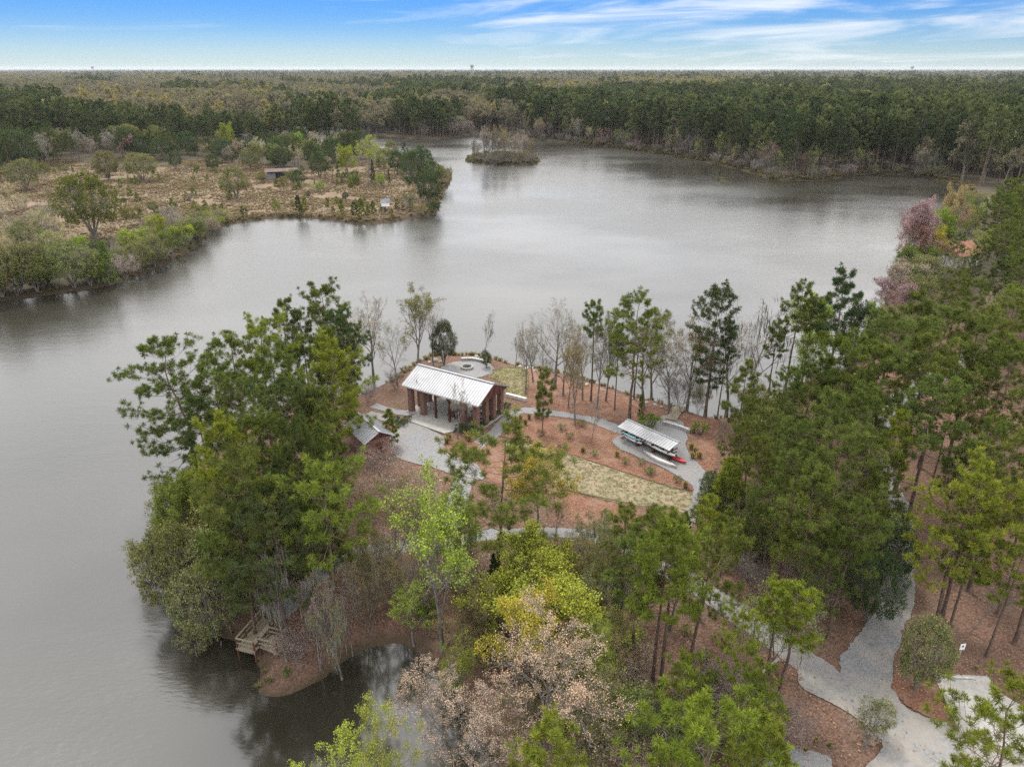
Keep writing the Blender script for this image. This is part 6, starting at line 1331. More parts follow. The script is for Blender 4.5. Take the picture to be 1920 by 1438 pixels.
def boat(name, label, L, W, D, mat, loc, rz, flip=False, cockpit=True, tilt=0.0, category="kayak", cm="dark_plastic"):
    root = empty(name, loc, rz)
    root.rotation_euler = (tilt + (math.pi if flip else 0), 0, rz)
    tag(root, label, category)
    V, F = hull_mesh(L, W, D, deck=not flip)
    MB().add(V, F).build("hull", MAT[mat], root, smooth=True)
    if flip:
        for s_ in (-1, 1):
            pts = [(u * L / 2, s_ * max(0.012, 1 - abs(u) ** 2.2) * W / 2, D + 0.28 * abs(u) ** 3 * D) for u in np.linspace(-1, 1, 15)]
            MB().tube(pts, 0.022, 5).build("gunwale", MAT[mat], root)
        for u in (-0.45, 0.4):
            MB().box((u * L / 2, 0, D - 0.08), (0.22, W * 0.78, 0.03)).build("seat", MAT["timber_dark"], root)
    elif cockpit:
        ring = [(0.05 * L + 0.42 * math.cos(a), 0.24 * math.sin(a), D * 1.2 + 0.02) for a in np.linspace(0, 2 * math.pi, 17)]
        MB().prism([(p[0], p[1]) for p in ring[:-1]], D * 1.02, D * 1.235).build("cockpit", MAT[cm], root)
        MB().tube(ring, 0.03, 5, cap=False).build("coaming", MAT[mat], root)
        MB().box((-0.3 * L, 0, D * 1.2), (0.4, 0.26, 0.05)).build("hatch_cover", MAT[cm], root)
    return root


# ------------------------------------------------------------------ kayak rack
KX, KY = 16.8, 77.6
KA = math.atan2(-6.15, 5.3)
rack = empty("kayak_rack", (KX, KY, LAND), KA)
tag(rack, "long kayak rack of dark red timber under a narrow pale metal roof", "rack")
seam_roof(rack, -4.05, 4.05, 20, [(-1.1, 1.86, 0.75, 2.3), (1.15, 2.14, 0.75, 2.3)], MAT["roof_metal"], seam=0.035)
MB().bar((-4.07, 0.75, 2.34), (4.07, 0.75, 2.34), 0.24, 0.04).build("ridge_cap", MAT["roof_metal"], rack)
for x in (-3.6, -1.2, 1.2, 3.6):
    MB().box((x, 0.15, 1.0), (0.16, 0.16, 2.0)).build("post", MAT["timber_dark"], rack)
    MB().bar((x, -1.0, 1.76), (x, 1.05, 2.04), 0.1, 0.12).build("rafter", MAT["timber_dark"], rack)
    for z in (0.36, 0.82, 1.28):
        MB().bar((x + 0.13, -1.0, z + 0.08), (x + 0.13, 1.0, z), 0.09, 0.11).build("arm", MAT["timber_dark"], rack)
    MB().box((x, 0.15, 0.04), (0.3, 1.6, 0.08)).build("foot_beam", MAT["timber_dark"], rack)
MB().box((0, 0.27, 0.22), (7.4, 0.07, 0.16)).build("side_rail", MAT["timber_dark"], rack)
MB().box((0, 0.27, 1.6), (7.4, 0.07, 0.16)).build("side_rail", MAT["timber_dark"], rack)


def rack_pt(x, y):
    c, s = math.cos(KA), math.sin(KA)
    return (KX + x * c - y * s, KY + x * s + y * c)


for nm, lb, x, y, z, L, W, mt, cat in [
    ("kayak", "light blue kayak on the upper left arm of the rack", -2.15, -0.6, 0.95, 3.1, 0.68, "blue_plastic", "kayak"),
    ("kayak", "white kayak on the lower left arm of the rack", -2.0, -0.5, 0.49, 3.0, 0.62, "white_plastic", "kayak"),
    ("kayak", "dark kayak behind the blue one on the rack", -1.9, 0.72, 0.93, 3.2, 0.66, "dark_plastic", "kayak"),
    ("kayak", "pale grey kayak on the upper right arm, bow past the roof", 2.5, -0.6, 0.95, 4.2, 0.66, "white_plastic", "kayak"),
    ("kayak", "dark green kayak on the lower right arm above the canoe", 2.2, -0.3, 0.49, 3.8, 0.66, "dark_plastic", "kayak"),
]:
    qx, qy = rack_pt(x, y)
    boat(nm, lb, L, W, 0.27, mt, (qx, qy, LAND + z), KA, category=cat, tilt=-0.08)
qx, qy = rack_pt(3.45, -0.2)
boat("kayak", "bright red kayak on the gravel with its bow sticking out below the rack", 3.0, 0.78, 0.3, "red_plastic", (19.75, 74.75, LAND + 0.1), KA + 0.02)
boat("canoe", "silver canoe lying upside down on the gravel in front of the rack", 5.1, 1.12, 0.44, "aluminium",
     (17.75, 74.55, LAND + 0.12 + 0.42), math.atan2(-3.47, 3.01), flip=True, category="canoe")

# ------------------------------------------------------------------ fire pit, seat walls, low walls
fx, fy = -7.1, 103.4
pit = empty("fire_pit", (fx, fy, LAND + 0.03))
tag(pit, "round stone fire pit in the gravel circle behind the pavilion", "fire pit")
stone = None
for ring_z in (0, 1):
    for k in range(14):
        a = 2 * math.pi * (k + 0.5 * ring_z) / 14
        if stone is None:
            o = MB().box((0, 0, 0.11), (0.34, 0.3, 0.215)).build("block", MAT["stone"], pit, bevel=0.03)
            stone = o.data
        else:
            o = link("block", stone, None, pit)
        o.location = (0.88 * math.cos(a), 0.88 * math.sin(a), 0.22 * ring_z)
        o.rotation_euler = (0, 0, a + math.pi / 2)
MB().tube([(0, 0, 0.02), (0, 0, 0.14)], 0.72, 14).build("ash_bed", MAT["char"], pit)

seat = empty("seat_wall", (fx, fy, LAND + 0.02))
tag(seat, "curved grey stone seat wall around the fire pit", "wall")
blk = cap = None
arc = [R(a) for a in np.arange(-2, 108, 5.4)]
for k, a in enumerate(arc):
    rr = 3.4
    if blk is None:
        o = MB().box((0, 0, 0.21), (0.315, 0.42, 0.42)).build("block", MAT["stone"], seat, bevel=0.02)
        c_ = MB().box((0, 0, 0.46), (0.318, 0.5, 0.07)).build("cap_stone", MAT["stone_wall"], seat, bevel=0.012)
        blk, cap = o.data, c_.data
    else:
        o, c_ = link("block", blk, None, seat), link("cap_stone", cap, None, seat)
    for q in (o, c_):
        q.location = (rr * math.cos(a), rr * math.sin(a), 0)
        q.rotation_euler = (0, 0, a + math.pi / 2)

bw = empty("boat_yard_wall", (21.7, 83.1, LAND + 0.02), math.atan2(-2.1, 2.56))
tag(bw, "low curved grey stone wall at the back of the boat yard", "wall")
for k in range(9):
    u = (k - 4) * 0.43
    o = link("block", blk, None, bw)
    o.location = (u, -0.05 * (k - 4) ** 2 * 0.16, 0)
    o.rotation_euler = (0, 0, -0.016 * (k - 4))
    o.scale = (1.36, 0.95, 1.0)
    c_ = link("cap_stone", cap, None, bw)
    c_.location = o.location
    c_.rotation_euler = o.rotation_euler
    c_.scale = o.scale

lw = empty("low_wall", (0.6, 92.2, LAND), math.atan2(-1.62, 2.67))
tag(lw, "low white concrete bench wall on the lawn behind the pavilion", "wall")
MB().box((0, 0, 0.22), (3.3, 0.42, 0.44)).build("wall_body", MAT["white_wall"], lw, bevel=0.02)
MB().box((0, 0, 0.477), (3.4, 0.5, 0.07)).build("coping", MAT["white_wall"], lw, bevel=0.015)

# ------------------------------------------------------------------ boardwalk to the lake
bwk = empty("boardwalk", (22.4, 87.4, LAND), math.atan2(4.0, 2.0))
tag(bwk, "weathered plank boardwalk running from the boat yard to the lake", "boardwalk")
pl = None
for k in range(22):
    if pl is None:
        o = MB().box((0, 0, 0), (0.2, 1.45, 0.045)).build("plank", MAT["timber_old"], bwk)
        pl = o.data
    else:
        o = link("plank", pl, None, bwk)
    o.location = (-2.3 + 0.215 * k, rng.normal(0, 0.015), 0.2 - 0.004 * k)
for s_ in (-0.6, 0.6):
    MB().bar((-2.3, s_, 0.11), (2.3, s_, 0.02), 0.07, 0.13).build("joist", MAT["timber_dark"], bwk)
for x in (0.3, 2.1):
    for s_ in (-0.68, 0.68):
        MB().box((x, s_, -0.2), (0.1, 0.1, 1.0)).build("post", MAT["timber_dark"], bwk)

# ------------------------------------------------------------------ overlook deck on the point
DA = math.atan2(3.35, 0.98)
dk = empty("overlook_deck", (-21.45, 43.6, 0), DA)
tag(dk, "weathered timber overlook deck with railings at the water's edge", "deck")
pl2 = None
for k in range(24):
    if pl2 is None:
        o = MB().box((0, 0, 0), (0.14, 1.75, 0.04)).build("plank", MAT["timber_old"], dk)
        pl2 = o.data
    else:
        o = link("plank", pl2, None, dk)
    o.location = (0.07 + 0.15 * k, rng.normal(0, 0.01), 1.25)
pl3 = None
for k in range(13):
    if pl3 is None:
        o = MB().box((0, 0, 0), (0.14, 1.55, 0.04)).build("plank", MAT["timber_old"], dk)
        pl3 = o.data
    else:
        o = link("plank", pl3, None, dk)
    o.location = (1.35 - 0.02 * k, -0.98 - 0.15 * k, 1.25)
    o.rotation_euler = (0, 0, math.pi / 2 - 0.12)
MB().box((1.8, -0.7, 1.12), (3.6, 0.08, 0.2)).build("joist", MAT["timber_dark"], dk)
MB().box((1.8, 0.7, 1.12), (3.6, 0.08, 0.2)).build("joist", MAT["timber_dark"], dk)
MB().box((0.05, 0, 1.12), (0.06, 1.72, 0.2)).build("end_board", MAT["timber_old"], dk)
posts = [(0.1, 0.8), (1.25, 0.8), (2.4, 0.8), (3.5, 0.8), (0.1, -0.8), (0.75, -0.82), (2.3, -0.82), (3.5, -0.82), (0.55, -2.6), (1.9, -2.75)]
for (x, y) in posts:
    MB().box((x, y, 1.1), (0.1, 0.1, 2.2)).build("post", MAT["timber_dark"], dk)
for a, b in [((0.1, 0.8), (3.5, 0.8)), ((0.1, -0.8), (0.1, 0.8)), ((0.55, -0.95), (0.55, -2.6)), ((1.95, -0.95), (1.9, -2.75))]:
    for z in (2.22, 1.75):
        MB().bar((*a, z), (*b, z), 0.13 if z > 2 else 0.05, 0.045 if z > 2 else 0.1).build("rail", MAT["timber_old"], dk)
MB().bar((0.1, -0.55, 1.72), (3.5, -0.55, 1.72), 0.42, 0.05).build("bench_seat", MAT["timber_old"], dk)
for x in (0.6, 1.8, 3.0):
    MB().box((x, -0.55, 1.48), (0.08, 0.3, 0.42)).build("bench_leg", MAT["timber_dark"], dk)

# ------------------------------------------------------------------ road side things
fn = empty("rail_fence", (19.6, 41.1, LAND), math.atan2(1.85, 2.25))
tag(fn, "short weathered rail fence beside the gravel path under young pines", "fence")
for x in (-1.5, -0.5, 0.5, 1.5):
    MB().box((x, 0, 0.5), (0.12, 0.12, 1.1)).build("post", MAT["timber_dark"], fn)
for z in (0.5, 0.92):
    MB().bar((-1.65, 0.085, z), (1.65, 0.085, z), 0.05, 0.13).build("rail", MAT["timber_grey"], fn)
MB().bar((-1.65, 0, 1.08), (1.65, 0, 1.08), 0.2, 0.05).build("cap_rail", MAT["timber_grey"], fn)

pad = empty("concrete_pad", (0, 0, 0))
tag(pad, "pale concrete parking pad with a wheel stop by the road", "parking pad")
pp = np.array(PAD)
MB().prism(list(map(tuple, pp)), LAND - 0.1, LAND + 0.11).build("slab", MAT["concrete"], pad)
a_, b_ = pp[0], pp[1]
dv = (b_ - a_) / np.linalg.norm(b_ - a_)
nv = np.array([dv[1], -dv[0]])
w0 = a_ + dv * 0.9 + nv * 0.35
w1 = a_ + dv * 2.9 + nv * 0.35
MB().bar((*w0, LAND + 0.18), (*w1, LAND + 0.18), 0.17, 0.135).build("wheel_stop", MAT["stone_wall"], pad, bevel=0.03)

sg = empty("road_sign", (35.75, 43.15, LAND), 0.15)
tag(sg, "small white sign with a black symbol on a post in the litter", "sign")
MB().box((0, 0.02, 0.7), (0.06, 0.05, 1.4)).build("post", MAT["timber_grey"], sg)
MB().box((0, -0.02, 1.3), (0.46, 0.02, 0.6)).build("panel", MAT["sign_white"], sg)
b = MB().box((0, -0.035, 1.33), (0.17, 0.006, 0.14)).box((0, -0.035, 1.42), (0.09, 0.006, 0.05))
b.build("symbol", MAT["sign_black"], sg)

bl = empty("path_light", (*BOLLARD, LAND))
tag(bl, "small dark bollard light with pale cap on the edge of the lawn", "bollard light")
MB().tube([(0, 0, 0), (0, 0, 0.55)], 0.09, 8).build("post", MAT["dark_plastic"], bl)
MB().tube([(0, 0, 0.55), (0, 0, 0.62), (0, 0, 0.72)], [0.2, 0.2, 0.07], 8).build("cap", MAT["white_wall"], bl)

# ------------------------------------------------------------------ far structures
sh = empty("field_shed", (-99.2, 316.5, LAND), 0.27)
tag(sh, "old open-fronted shed with rusty roof at the edge of the field", "shed")
MB().box((-4.2, 0.3, 1.5), (3.4, 5.0, 3.0)).build("wall", MAT["shed_wall"], sh)
MB().box((0.2, 2.7, 1.5), (12.2, 0.15, 3.0)).build("back_wall", MAT["shed_wall"], sh)
for x in (-1.5, 2.2, 5.9):
    MB().box((x, -2.4, 1.5), (0.25, 0.25, 3.0)).build("post", MAT["timber_dark"], sh)
MB().box((0, 0, 3.35), (13.6, 6.6, 0.14), rx=0.09).build("roof", MAT["rust_roof"], sh)
nb = empty("nest_box", (-41.2, 235.1, LAND), 0.2)
tag(nb, "white nest box with dark gabled lid on posts at the field tip", "nest box")
MB().box((0, 0, 3.0), (2.6, 1.8, 1.4)).build("box", MAT["sign_white"], nb)
MB().add([(-1.5, -1.2, 3.68), (1.5, -1.2, 3.68), (1.5, 1.2, 3.68), (-1.5, 1.2, 3.68), (-1.5, 0, 4.6), (1.5, 0, 4.6)],
         [(0, 1, 5, 4), (2, 3, 4, 5), (0, 4, 3), (1, 2, 5), (0, 3, 2, 1)]).build("lid", MAT["shed_wall"], nb)
for x in (-0.95, 0.95):
    MB().box((x, 0, 1.15), (0.3, 0.3, 2.3)).build("post", MAT["timber_old"], nb)
rh = empty("red_roofed_house", (106.5, 168.0, LAND), 0.5)
tag(rh, "house with a red roof half hidden in the pines on the right", "house")
MB().box((0, 0, 1.6), (8, 6, 3.2)).build("wall", MAT["white_wall"], rh)
MB().add([(-4.6, -3.6, 3.15), (4.6, -3.6, 3.15), (4.6, 3.6, 3.15), (-4.6, 3.6, 3.15), (-4.6, 0, 5.6), (4.6, 0, 5.6)],
         [(0, 1, 5, 4), (2, 3, 4, 5), (0, 4, 3), (1, 2, 5), (0, 3, 2, 1)]).build("roof", MAT["red_roof"], rh)
MB().box((-1.5, -3.03, 1.05), (1.0, 0.08, 2.1)).build("door", MAT["timber_dark"], rh)
MB().box((1.8, -3.03, 1.6), (1.2, 0.08, 1.2)).build("window", MAT["sign_black"], rh)


def water_tower(x, y, h, r, label):
    w_ = empty("water_tower", (x, y, LAND))
    tag(w_, label, "water tower")
    n_ = 6
    for k in range(n_):
        a = 2 * math.pi * k / n_
        MB().tube([(r * 1.05 * math.cos(a), r * 1.05 * math.sin(a), 0), (r * 0.8 * math.cos(a), r * 0.8 * math.sin(a), h - 0.9 * r)], 0.55, 6).build("leg", MAT["tower_paint"], w_)
    MB().tube([(0, 0, 0), (0, 0, h - r)], 0.9, 8).build("riser_pipe", MAT["tower_paint"], w_)
    prof = [(0.3, -1.0), (0.75, -0.8), (1.0, -0.4), (1.0, 0.35), (0.8, 0.62), (0.4, 0.82), (0.05, 0.9)]
    MB().tube([(0, 0, h + z * r) for _, z in prof], [p * r for p, _ in prof], 16).build("tank", MAT["tower_paint"], w_, smooth=True)
    MB().tube([(r * 1.2 * math.cos(a), r * 1.2 * math.sin(a), h - 0.4 * r) for a in np.linspace(0, 2 * math.pi, 17)], 0.3, 5, cap=False).build("catwalk", MAT["tower_paint"], w_)


for (x, y, h, r, lb) in TOWERS:
    water_tower(x, y, h, r, lb)

# ------------------------------------------------------------------ tree generators
class Skel:
    """collects limb segments (with end tangents, so rings meet) and turns them into one tube mesh"""
    def __init__(s):
        s.a, s.b, s.ta, s.tb, s.ra, s.rb, s.n = [], [], [], [], [], [], []

    def line(s, P, rad, n=4):
        P = np.asarray(P, float)
        T = np.gradient(P, axis=0)
        T /= np.linalg.norm(T, axis=1)[:, None] + 1e-9
        for i in range(len(P) - 1):
            s.a.append(P[i]); s.b.append(P[i + 1]); s.ta.append(T[i]); s.tb.append(T[i + 1])
            s.ra.append(rad[i]); s.rb.append(rad[i + 1]); s.n.append(n)

    def mesh(s, name, mat):
        V, F, off = [], [], 0
        a, b, ta, tb = (np.array(q) for q in (s.a, s.b, s.ta, s.tb))
        ra, rb, nn = np.array(s.ra), np.array(s.rb), np.array(s.n)

        def ring(p, t, r, n):
            ref = np.where(np.abs(t[:, 2:3]) > 0.8, np.array([[1., 0.2, 0]]), np.array([[0.1, 0.2, 1.]]))
            x = np.cross(t, ref); x /= np.linalg.norm(x, axis=1)[:, None]
            y = np.cross(t, x)
            ang = 2 * np.pi * np.arange(n) / n
            return p[:, None, :] + r[:, None, None] * (x[:, None, :] * np.cos(ang)[None, :, None] + y[:, None, :] * np.sin(ang)[None, :, None])
        for n in np.unique(nn):
            k = nn == n
            m_ = k.sum()
            W = np.concatenate([ring(a[k], ta[k], ra[k], n), ring(b[k], tb[k], rb[k], n)], 1).reshape(-1, 3)
            base = off + np.arange(m_)[:, None] * 2 * n
            j = np.arange(n)
            q = np.stack([j, (j + 1) % n, n + (j + 1) % n, n + j], 1)
            F.append((base[:, :, None] + q[None].reshape(1, n, 4)).reshape(-1, 4))
            V.append(W); off += len(W)
        return np.concatenate(V), np.concatenate(F)


def unit(v):
    v = np.asarray(v, float)
    return v / (np.linalg.norm(v, axis=-1, keepdims=True) + 1e-9)


def blades(C, D, g, n, length, width, spread=1.0):
    """needle tufts: n thin diamonds fanning out from each centre C, mostly around direction D, as a pompom"""
    k = len(C)
    dirs = unit(D[:, None, :] * g.uniform(0.1, 0.9, (k, n, 1)) + unit(g.normal(size=(k, n, 3))) * spread)
    sz = g.uniform(0.75, 1.25, (k, 1, 1))
    ln = length * g.uniform(0.7, 1.1, (k, n, 1)) * sz
    side = unit(np.cross(dirs, g.normal(size=(k, n, 3))))
    base = C[:, None, :] - D[:, None, :] * length * g.uniform(0, 0.45, (k, n, 1))
    mid = base + dirs * ln * 0.5
    tip = base + dirs * ln
    w = width * g.uniform(0.7, 1.3, (k, n, 1))
    V = np.stack([base, mid + side * w, tip, mid - side * w], 2).reshape(-1, 3)
    i = np.arange(k * n)[:, None] * 4
    F = i + np.array([[0, 1, 2, 3]])
    young = np.clip((dirs * D[:, None, :]).sum(2), 0, 1)            # the youngest needles stand at the tip of the shoot
    tt = np.repeat(g.uniform(0, 1, (k, 1)) * 0.5 + g.uniform(0, 0.2, (k, n)) + 0.3 * young, 4)
    return V, F, tt


def leaves(C, g, n, size, rad, flat=0.0):
    """n small leaf quads scattered round each centre"""
    k = len(C)
    P = C[:, None, :] + unit(g.normal(size=(k, n, 3))) * rad * g.uniform(0.1, 1, (k, n, 1)) ** 0.6
    nr = g.normal(size=(k, n, 3))
    nr[..., 2] += flat
    nr = unit(nr)
    x = unit(np.cross(nr, g.normal(size=(k, n, 3))))
    y = np.cross(nr, x)
    s_ = size * g.uniform(0.6, 1.25, (k, n, 1))
    V = np.stack([P - x * s_ * 0.5, P + y * s_ * 0.32, P + x * s_ * 0.5, P - y * s_ * 0.32], 2).reshape(-1, 3)
    i = np.arange(k * n)[:, None] * 4
    F = i + np.array([[0, 1, 2, 3]])
    tt = np.repeat(g.uniform(0, 1, (k, 1)) * 0.55 + g.uniform(0, 0.45, (k, n)), 4)
    return V, F, tt


def strands(P, g, lo, hi, w=0.05):
    """hanging moss: tapering ribbons"""
    k = len(P)
    L = g.uniform(lo, hi, k)
    az = g.uniform(0, np.pi, k)
    x = np.stack([np.cos(az), np.sin(az), 0 * az], 1)
    V, F = [], []
    ts = np.array([0, 0.3, 0.7, 1.0])
    ws = np.array([0.4, 1.0, 0.7, 0.05]) * w
    drift = g.normal(0, 0.06, (k, 4, 2)).cumsum(1)
    Q = P[:, None, :] + np.concatenate([drift, -(L[:, None] * ts[None])[:, :, None]], 2)
    a = Q - x[:, None, :] * ws[None, :, None]
    b = Q + x[:, None, :] * ws[None, :, None]
    V = np.stack([a, b], 2).reshape(-1, 3)
    base = np.arange(k)[:, None, None] * 8 + np.arange(3)[None, :, None] * 2
    F = (base + np.array([0, 1, 3, 2])[None, None]).reshape(-1, 4)
    return V, F


def make_pine(seed, H=17.0, Rc=3.3, base=0.42, nb=40, subs=9, tl=0.48, tw=0.021, nbl=50, shape="dome", sway=0.35, up=1.0, r0=None, tufts=1.0, dead=6):
    g = np.random.default_rng(seed)
    sk = Skel()
    k = 12
    zt = np.linspace(0, H, k)
    off = np.cumsum(g.normal(0, sway / k, (k, 2)), 0) * np.linspace(0.3, 2.2, k)[:, None]
    off -= off[0]
    T = np.c_[off, zt]
    r0 = r0 or H * 0.0125
    rt = r0 * (1 - 0.9 * np.linspace(0, 1, k) ** 1.1)
    rt[0] *= 1.35
    sk.line(T, rt, 7)

    def tp(f):
        return np.array([np.interp(f * H, zt, T[:, i]) for i in range(3)]), np.interp(f * H, zt, rt)
    C, D = [], []
    for i in range(nb + dead):
        if i < nb:
            s_ = (i + g.uniform(0, 1)) / nb
            f = base + (1 - base) * s_ * 0.985
        else:
            s_, f = 0.0, base * g.uniform(0.45, 1.0)
        if shape == "dome":
            L = Rc * math.sqrt(max(0.05, 1 - ((s_ - 0.22) / 0.80) ** 2))
        elif shape == "cone":
            L = Rc * (1.02 - s_) ** 0.8 + 0.12
        else:
            L = Rc * (0.55 + 0.45 * math.sin(math.pi * min(1, s_ * 1.1)))
        L *= g.uniform(0.5, 1.15)
        if i >= nb:
            L *= 0.4
        az = i * 2.399 + g.uniform(-0.5, 0.5)
        el = R(-7 + 50 * s_ ** 1.4 * up + g.normal(0, 7))
        p, rr = tp(f)
        n = 6
        tt = np.linspace(0, 1, n)
        d0 = np.array([math.cos(az) * math.cos(el), math.sin(az) * math.cos(el), math.sin(el)])
        B = p + d0 * (tt * L)[:, None]
        B[:, 2] += (0.16 * L * tt ** 2.2 - 0.10 * L * np.sin(tt * np.pi)) * (1 if i < nb else -0.3)
        B[1:, :] += g.normal(0, 0.035 * L, (n - 1, 3)) * tt[1:, None]
        rb = max(0.012, min(rr * 0.5, 0.02 + 0.016 * L))
        sk.line(B, rb * (1 - 0.82 * tt), 4)
        if i >= nb:
            continue
        C.append(B[-1]); D.append(unit(unit(B[-1] - B[-2]) + np.array([0, 0, 0.6])))
        ns = max(2, int(subs * (0.5 + 0.5 * L / Rc)))
        for j in range(ns):
            q = 0.45 + 0.54 * (j + g.uniform(0, 1)) / ns
            bp_ = np.array([np.interp(q, tt, B[:, c]) for c in range(3)])
            sgn = 1 if j % 2 else -1
            a2 = az + sgn * g.uniform(0.45, 1.15)
            e2 = el * 0.5 + R(g.uniform(2, 38))
            l2 = L * g.uniform(0.2, 0.42) * (1.25 - 0.6 * q) + 0.15
            d2 = np.array([math.cos(a2) * math.cos(e2), math.sin(a2) * math.cos(e2), math.sin(e2)])
            m2 = bp_ + d2 * l2 * 0.55
            e_ = bp_ + d2 * l2 + np.array([0, 0, 0.12 * l2])
            sk.line([bp_, m2, e_], [0.018, 0.012, 0.006], 3)
            C.append(e_); D.append(unit(unit(e_ - m2) + np.array([0, 0, 0.8])))
            if g.uniform() < 0.45 * tufts:
                o_ = e_ + d2 * g.uniform(-0.5, 0.1) * l2 + g.normal(0, 0.16, 3)
                C.append(o_); D.append(unit(d2 * 0.5 + np.array([0, 0, 0.8])))
    C.append(T[-1]); D.append(np.array([0, 0, 1.0]))
    V, F, t_ = blades(np.array(C), np.array(D), g, nbl, tl, tw)
    return sk, (V, F, t_), np.array(C)


def make_broad(seed, H=14.0, Rc=3.6, first=0.32, kids=(9, 5, 4, 3), ang=(38, 42, 45, 48), ratio=(0.62, 0.55, 0.5, 0.5), nl=5, ls=0.15, lr=0.28,
               leaf_p=1.0, stems=1, droop=0.0, r0=None, upward=0.25, twig=0.011, flat=0.3):
    g = np.random.default_rng(seed)
    sk = Skel()
    C, moss = [], []

    def grow(p, d, L, r, lev):
        n = (7, 5, 4, 3, 3)[lev]
        tt = np.linspace(0, 1, n)
        P = [p]
        dd = d.copy()
        for i in range(n - 1):
            dd = unit(dd + g.normal(0, 0.13 if lev else 0.05, 3) + np.array([0, 0, upward * (0.25 if lev else 0.1)]) - np.array([0, 0, droop * lev * 0.12]))
            P.append(P[-1] + dd * L / (n - 1))
        P = np.array(P)
        rr = r * (1 - (0.72 if lev else 0.8) * tt)
        if lev == 0:
            rr[0] *= 1.3
        sk.line(P, np.maximum(rr, twig * 0.55), (6, 5, 4, 3, 3)[lev])
        if lev == len(kids):
            if g.uniform() < leaf_p:
                C.append(P[-1]); C.append(P[-2])
            return
        if lev in (1, 2):
            moss.append(P[-1]); moss.append(P[-2])
        k = kids[lev]
        lo = first if lev == 0 else 0.28
        for i in range(k):
            q = lo + (1 - lo) * (i + g.uniform(0.2, 0.9)) / k
            bp_ = np.array([np.interp(q, tt, P[:, c]) for c in range(3)])
            a = R(ang[lev] * g.uniform(0.6, 1.25) * (1.25 - 0.5 * q if lev == 0 else 1))
            x = unit(np.cross(dd, g.normal(size=3)))
            if lev == 0:
                az = i * 2.399 + g.uniform(-0.4, 0.4)
                x = np.array([math.cos(az), math.sin(az), 0])
            nd = unit(dd * math.cos(a) + x * math.sin(a))
            Lc = L * ratio[lev] * g.uniform(0.7, 1.15) * (1.2 - 0.55 * q)
            grow(bp_, nd, Lc, max(twig, np.interp(q, tt, rr) * 0.62), lev + 1)
        if lev > 0:
            C.append(P[-1])
    r0 = r0 or H * 0.013
    for s_ in range(stems):
        d0 = unit(np.array([g.normal(0, 0.06), g.normal(0, 0.06), 1.0]) if stems == 1 else
                  np.array([math.cos(s_ * 2.4 + seed) * 0.38, math.sin(s_ * 2.4 + seed) * 0.38, 1.0]) * g.uniform(0.9, 1.1))
        grow(np.array([g.normal(0, 0.12), g.normal(0, 0.12), 0]) * (stems > 1), d0, H * 0.78, r0 / math.sqrt(stems), 0)
    C = np.array(C) if C else np.zeros((1, 3))
    # normalise to the wanted size
    A = np.concatenate([np.array(sk.a), np.array(sk.b)])
    hz, hr = A[:, 2].max(), np.percentile(np.hypot(A[:, 0], A[:, 1]), 97)
    sc = np.array([Rc / hr, Rc / hr, H / hz])
    for nm in ("a", "b"):
        setattr(sk, nm, [q * sc for q in getattr(sk, nm)])
    for nm in ("ta", "tb"):
        setattr(sk, nm, [unit(q * sc) for q in getattr(sk, nm)])
    C = C * sc
    return sk, leaves(C, g, nl, ls, lr, flat), np.array(moss) * sc if moss else C


PROTO = {}


def add_proto(key, made, bark, H, moss=0, mseed=1, mlen=(0.4, 1.5)):
    sk, (V, F, t_), mp = made
    tv, tf = sk.mesh(key, None)
    trunk = np_mesh(key + "_trunk", tv, tf, mats=[MAT[bark]], smooth=True)
    crown = np_mesh(key + "_crown", V, F, tint=t_, mats=[MAT["leaf"]])
    mm = None
    if moss:
        g = np.random.default_rng(mseed)
        P = mp[g.integers(0, len(mp), moss)] + g.normal(0, 0.25, (moss, 3))
        mv, mf = strands(P, g, *mlen)
        mm = np_mesh(key + "_moss", mv, mf, mats=[MAT["moss"]])
    PROTO[key] = (trunk, crown, mm, H)


# mature loblolly pines of different build
for i, kw in enumerate([dict(base=0.5, Rc=4.1, nb=30, sway=0.6), dict(base=0.56, Rc=3.7, nb=27), dict(base=0.42, Rc=4.2, nb=34, sway=0.9),
                        dict(base=0.6, Rc=4.0, nb=26, sway=0.8), dict(base=0.5, Rc=3.4, nb=30), dict(base=0.4, Rc=4.6, nb=36, sway=1.1, up=0.85)]):
    add_proto("pine%d" % i, make_pine(100 + i, **kw), "bark_pine", 17.0)
# slim pine with a small high crown; young pines; bushy low pines; cedar
add_proto("slim0", make_pine(120, Rc=2.1, base=0.68, nb=26, subs=6), "bark_pine", 17.0)
add_proto("slim1", make_pine(121, Rc=2.3, base=0.6, nb=28, subs=6, sway=0.6), "bark_pine", 17.0)
add_proto("young0", make_pine(130, H=8, Rc=1.9, base=0.2, nb=34, subs=6, shape="cone", tl=0.4), "bark_pine", 8.0)
add_proto("young1", make_pine(131, H=8, Rc=1.6, base=0.28, nb=28, subs=5, shape="cyl", tl=0.4), "bark_pine", 8.0)
add_proto("lean0", make_pine(135, Rc=5.6, base=0.26, nb=44, subs=13, sway=1.6, up=0.35), "bark_pine", 17.0)
add_proto("sapl0", make_pine(136, H=3, Rc=0.8, base=0.06, nb=22, subs=4, shape="cone", tl=0.3, tw=0.03, nbl=14), "bark_pine", 3.0)
add_proto("cedar0", make_pine(140, H=10, Rc=2.0, base=0.06, nb=70, subs=9, shape="cone", tl=0.3, tw=0.035, nbl=16, up=0.9), "bark_grey", 10.0, moss=60, mseed=5)
add_proto("tallfir0", make_pine(141, H=17, Rc=2.9, base=0.28, nb=64, subs=9, shape="cyl", tl=0.42, tw=0.032, nbl=20), "bark_pine", 17.0, moss=90, mseed=6, mlen=(0.6, 2.2))
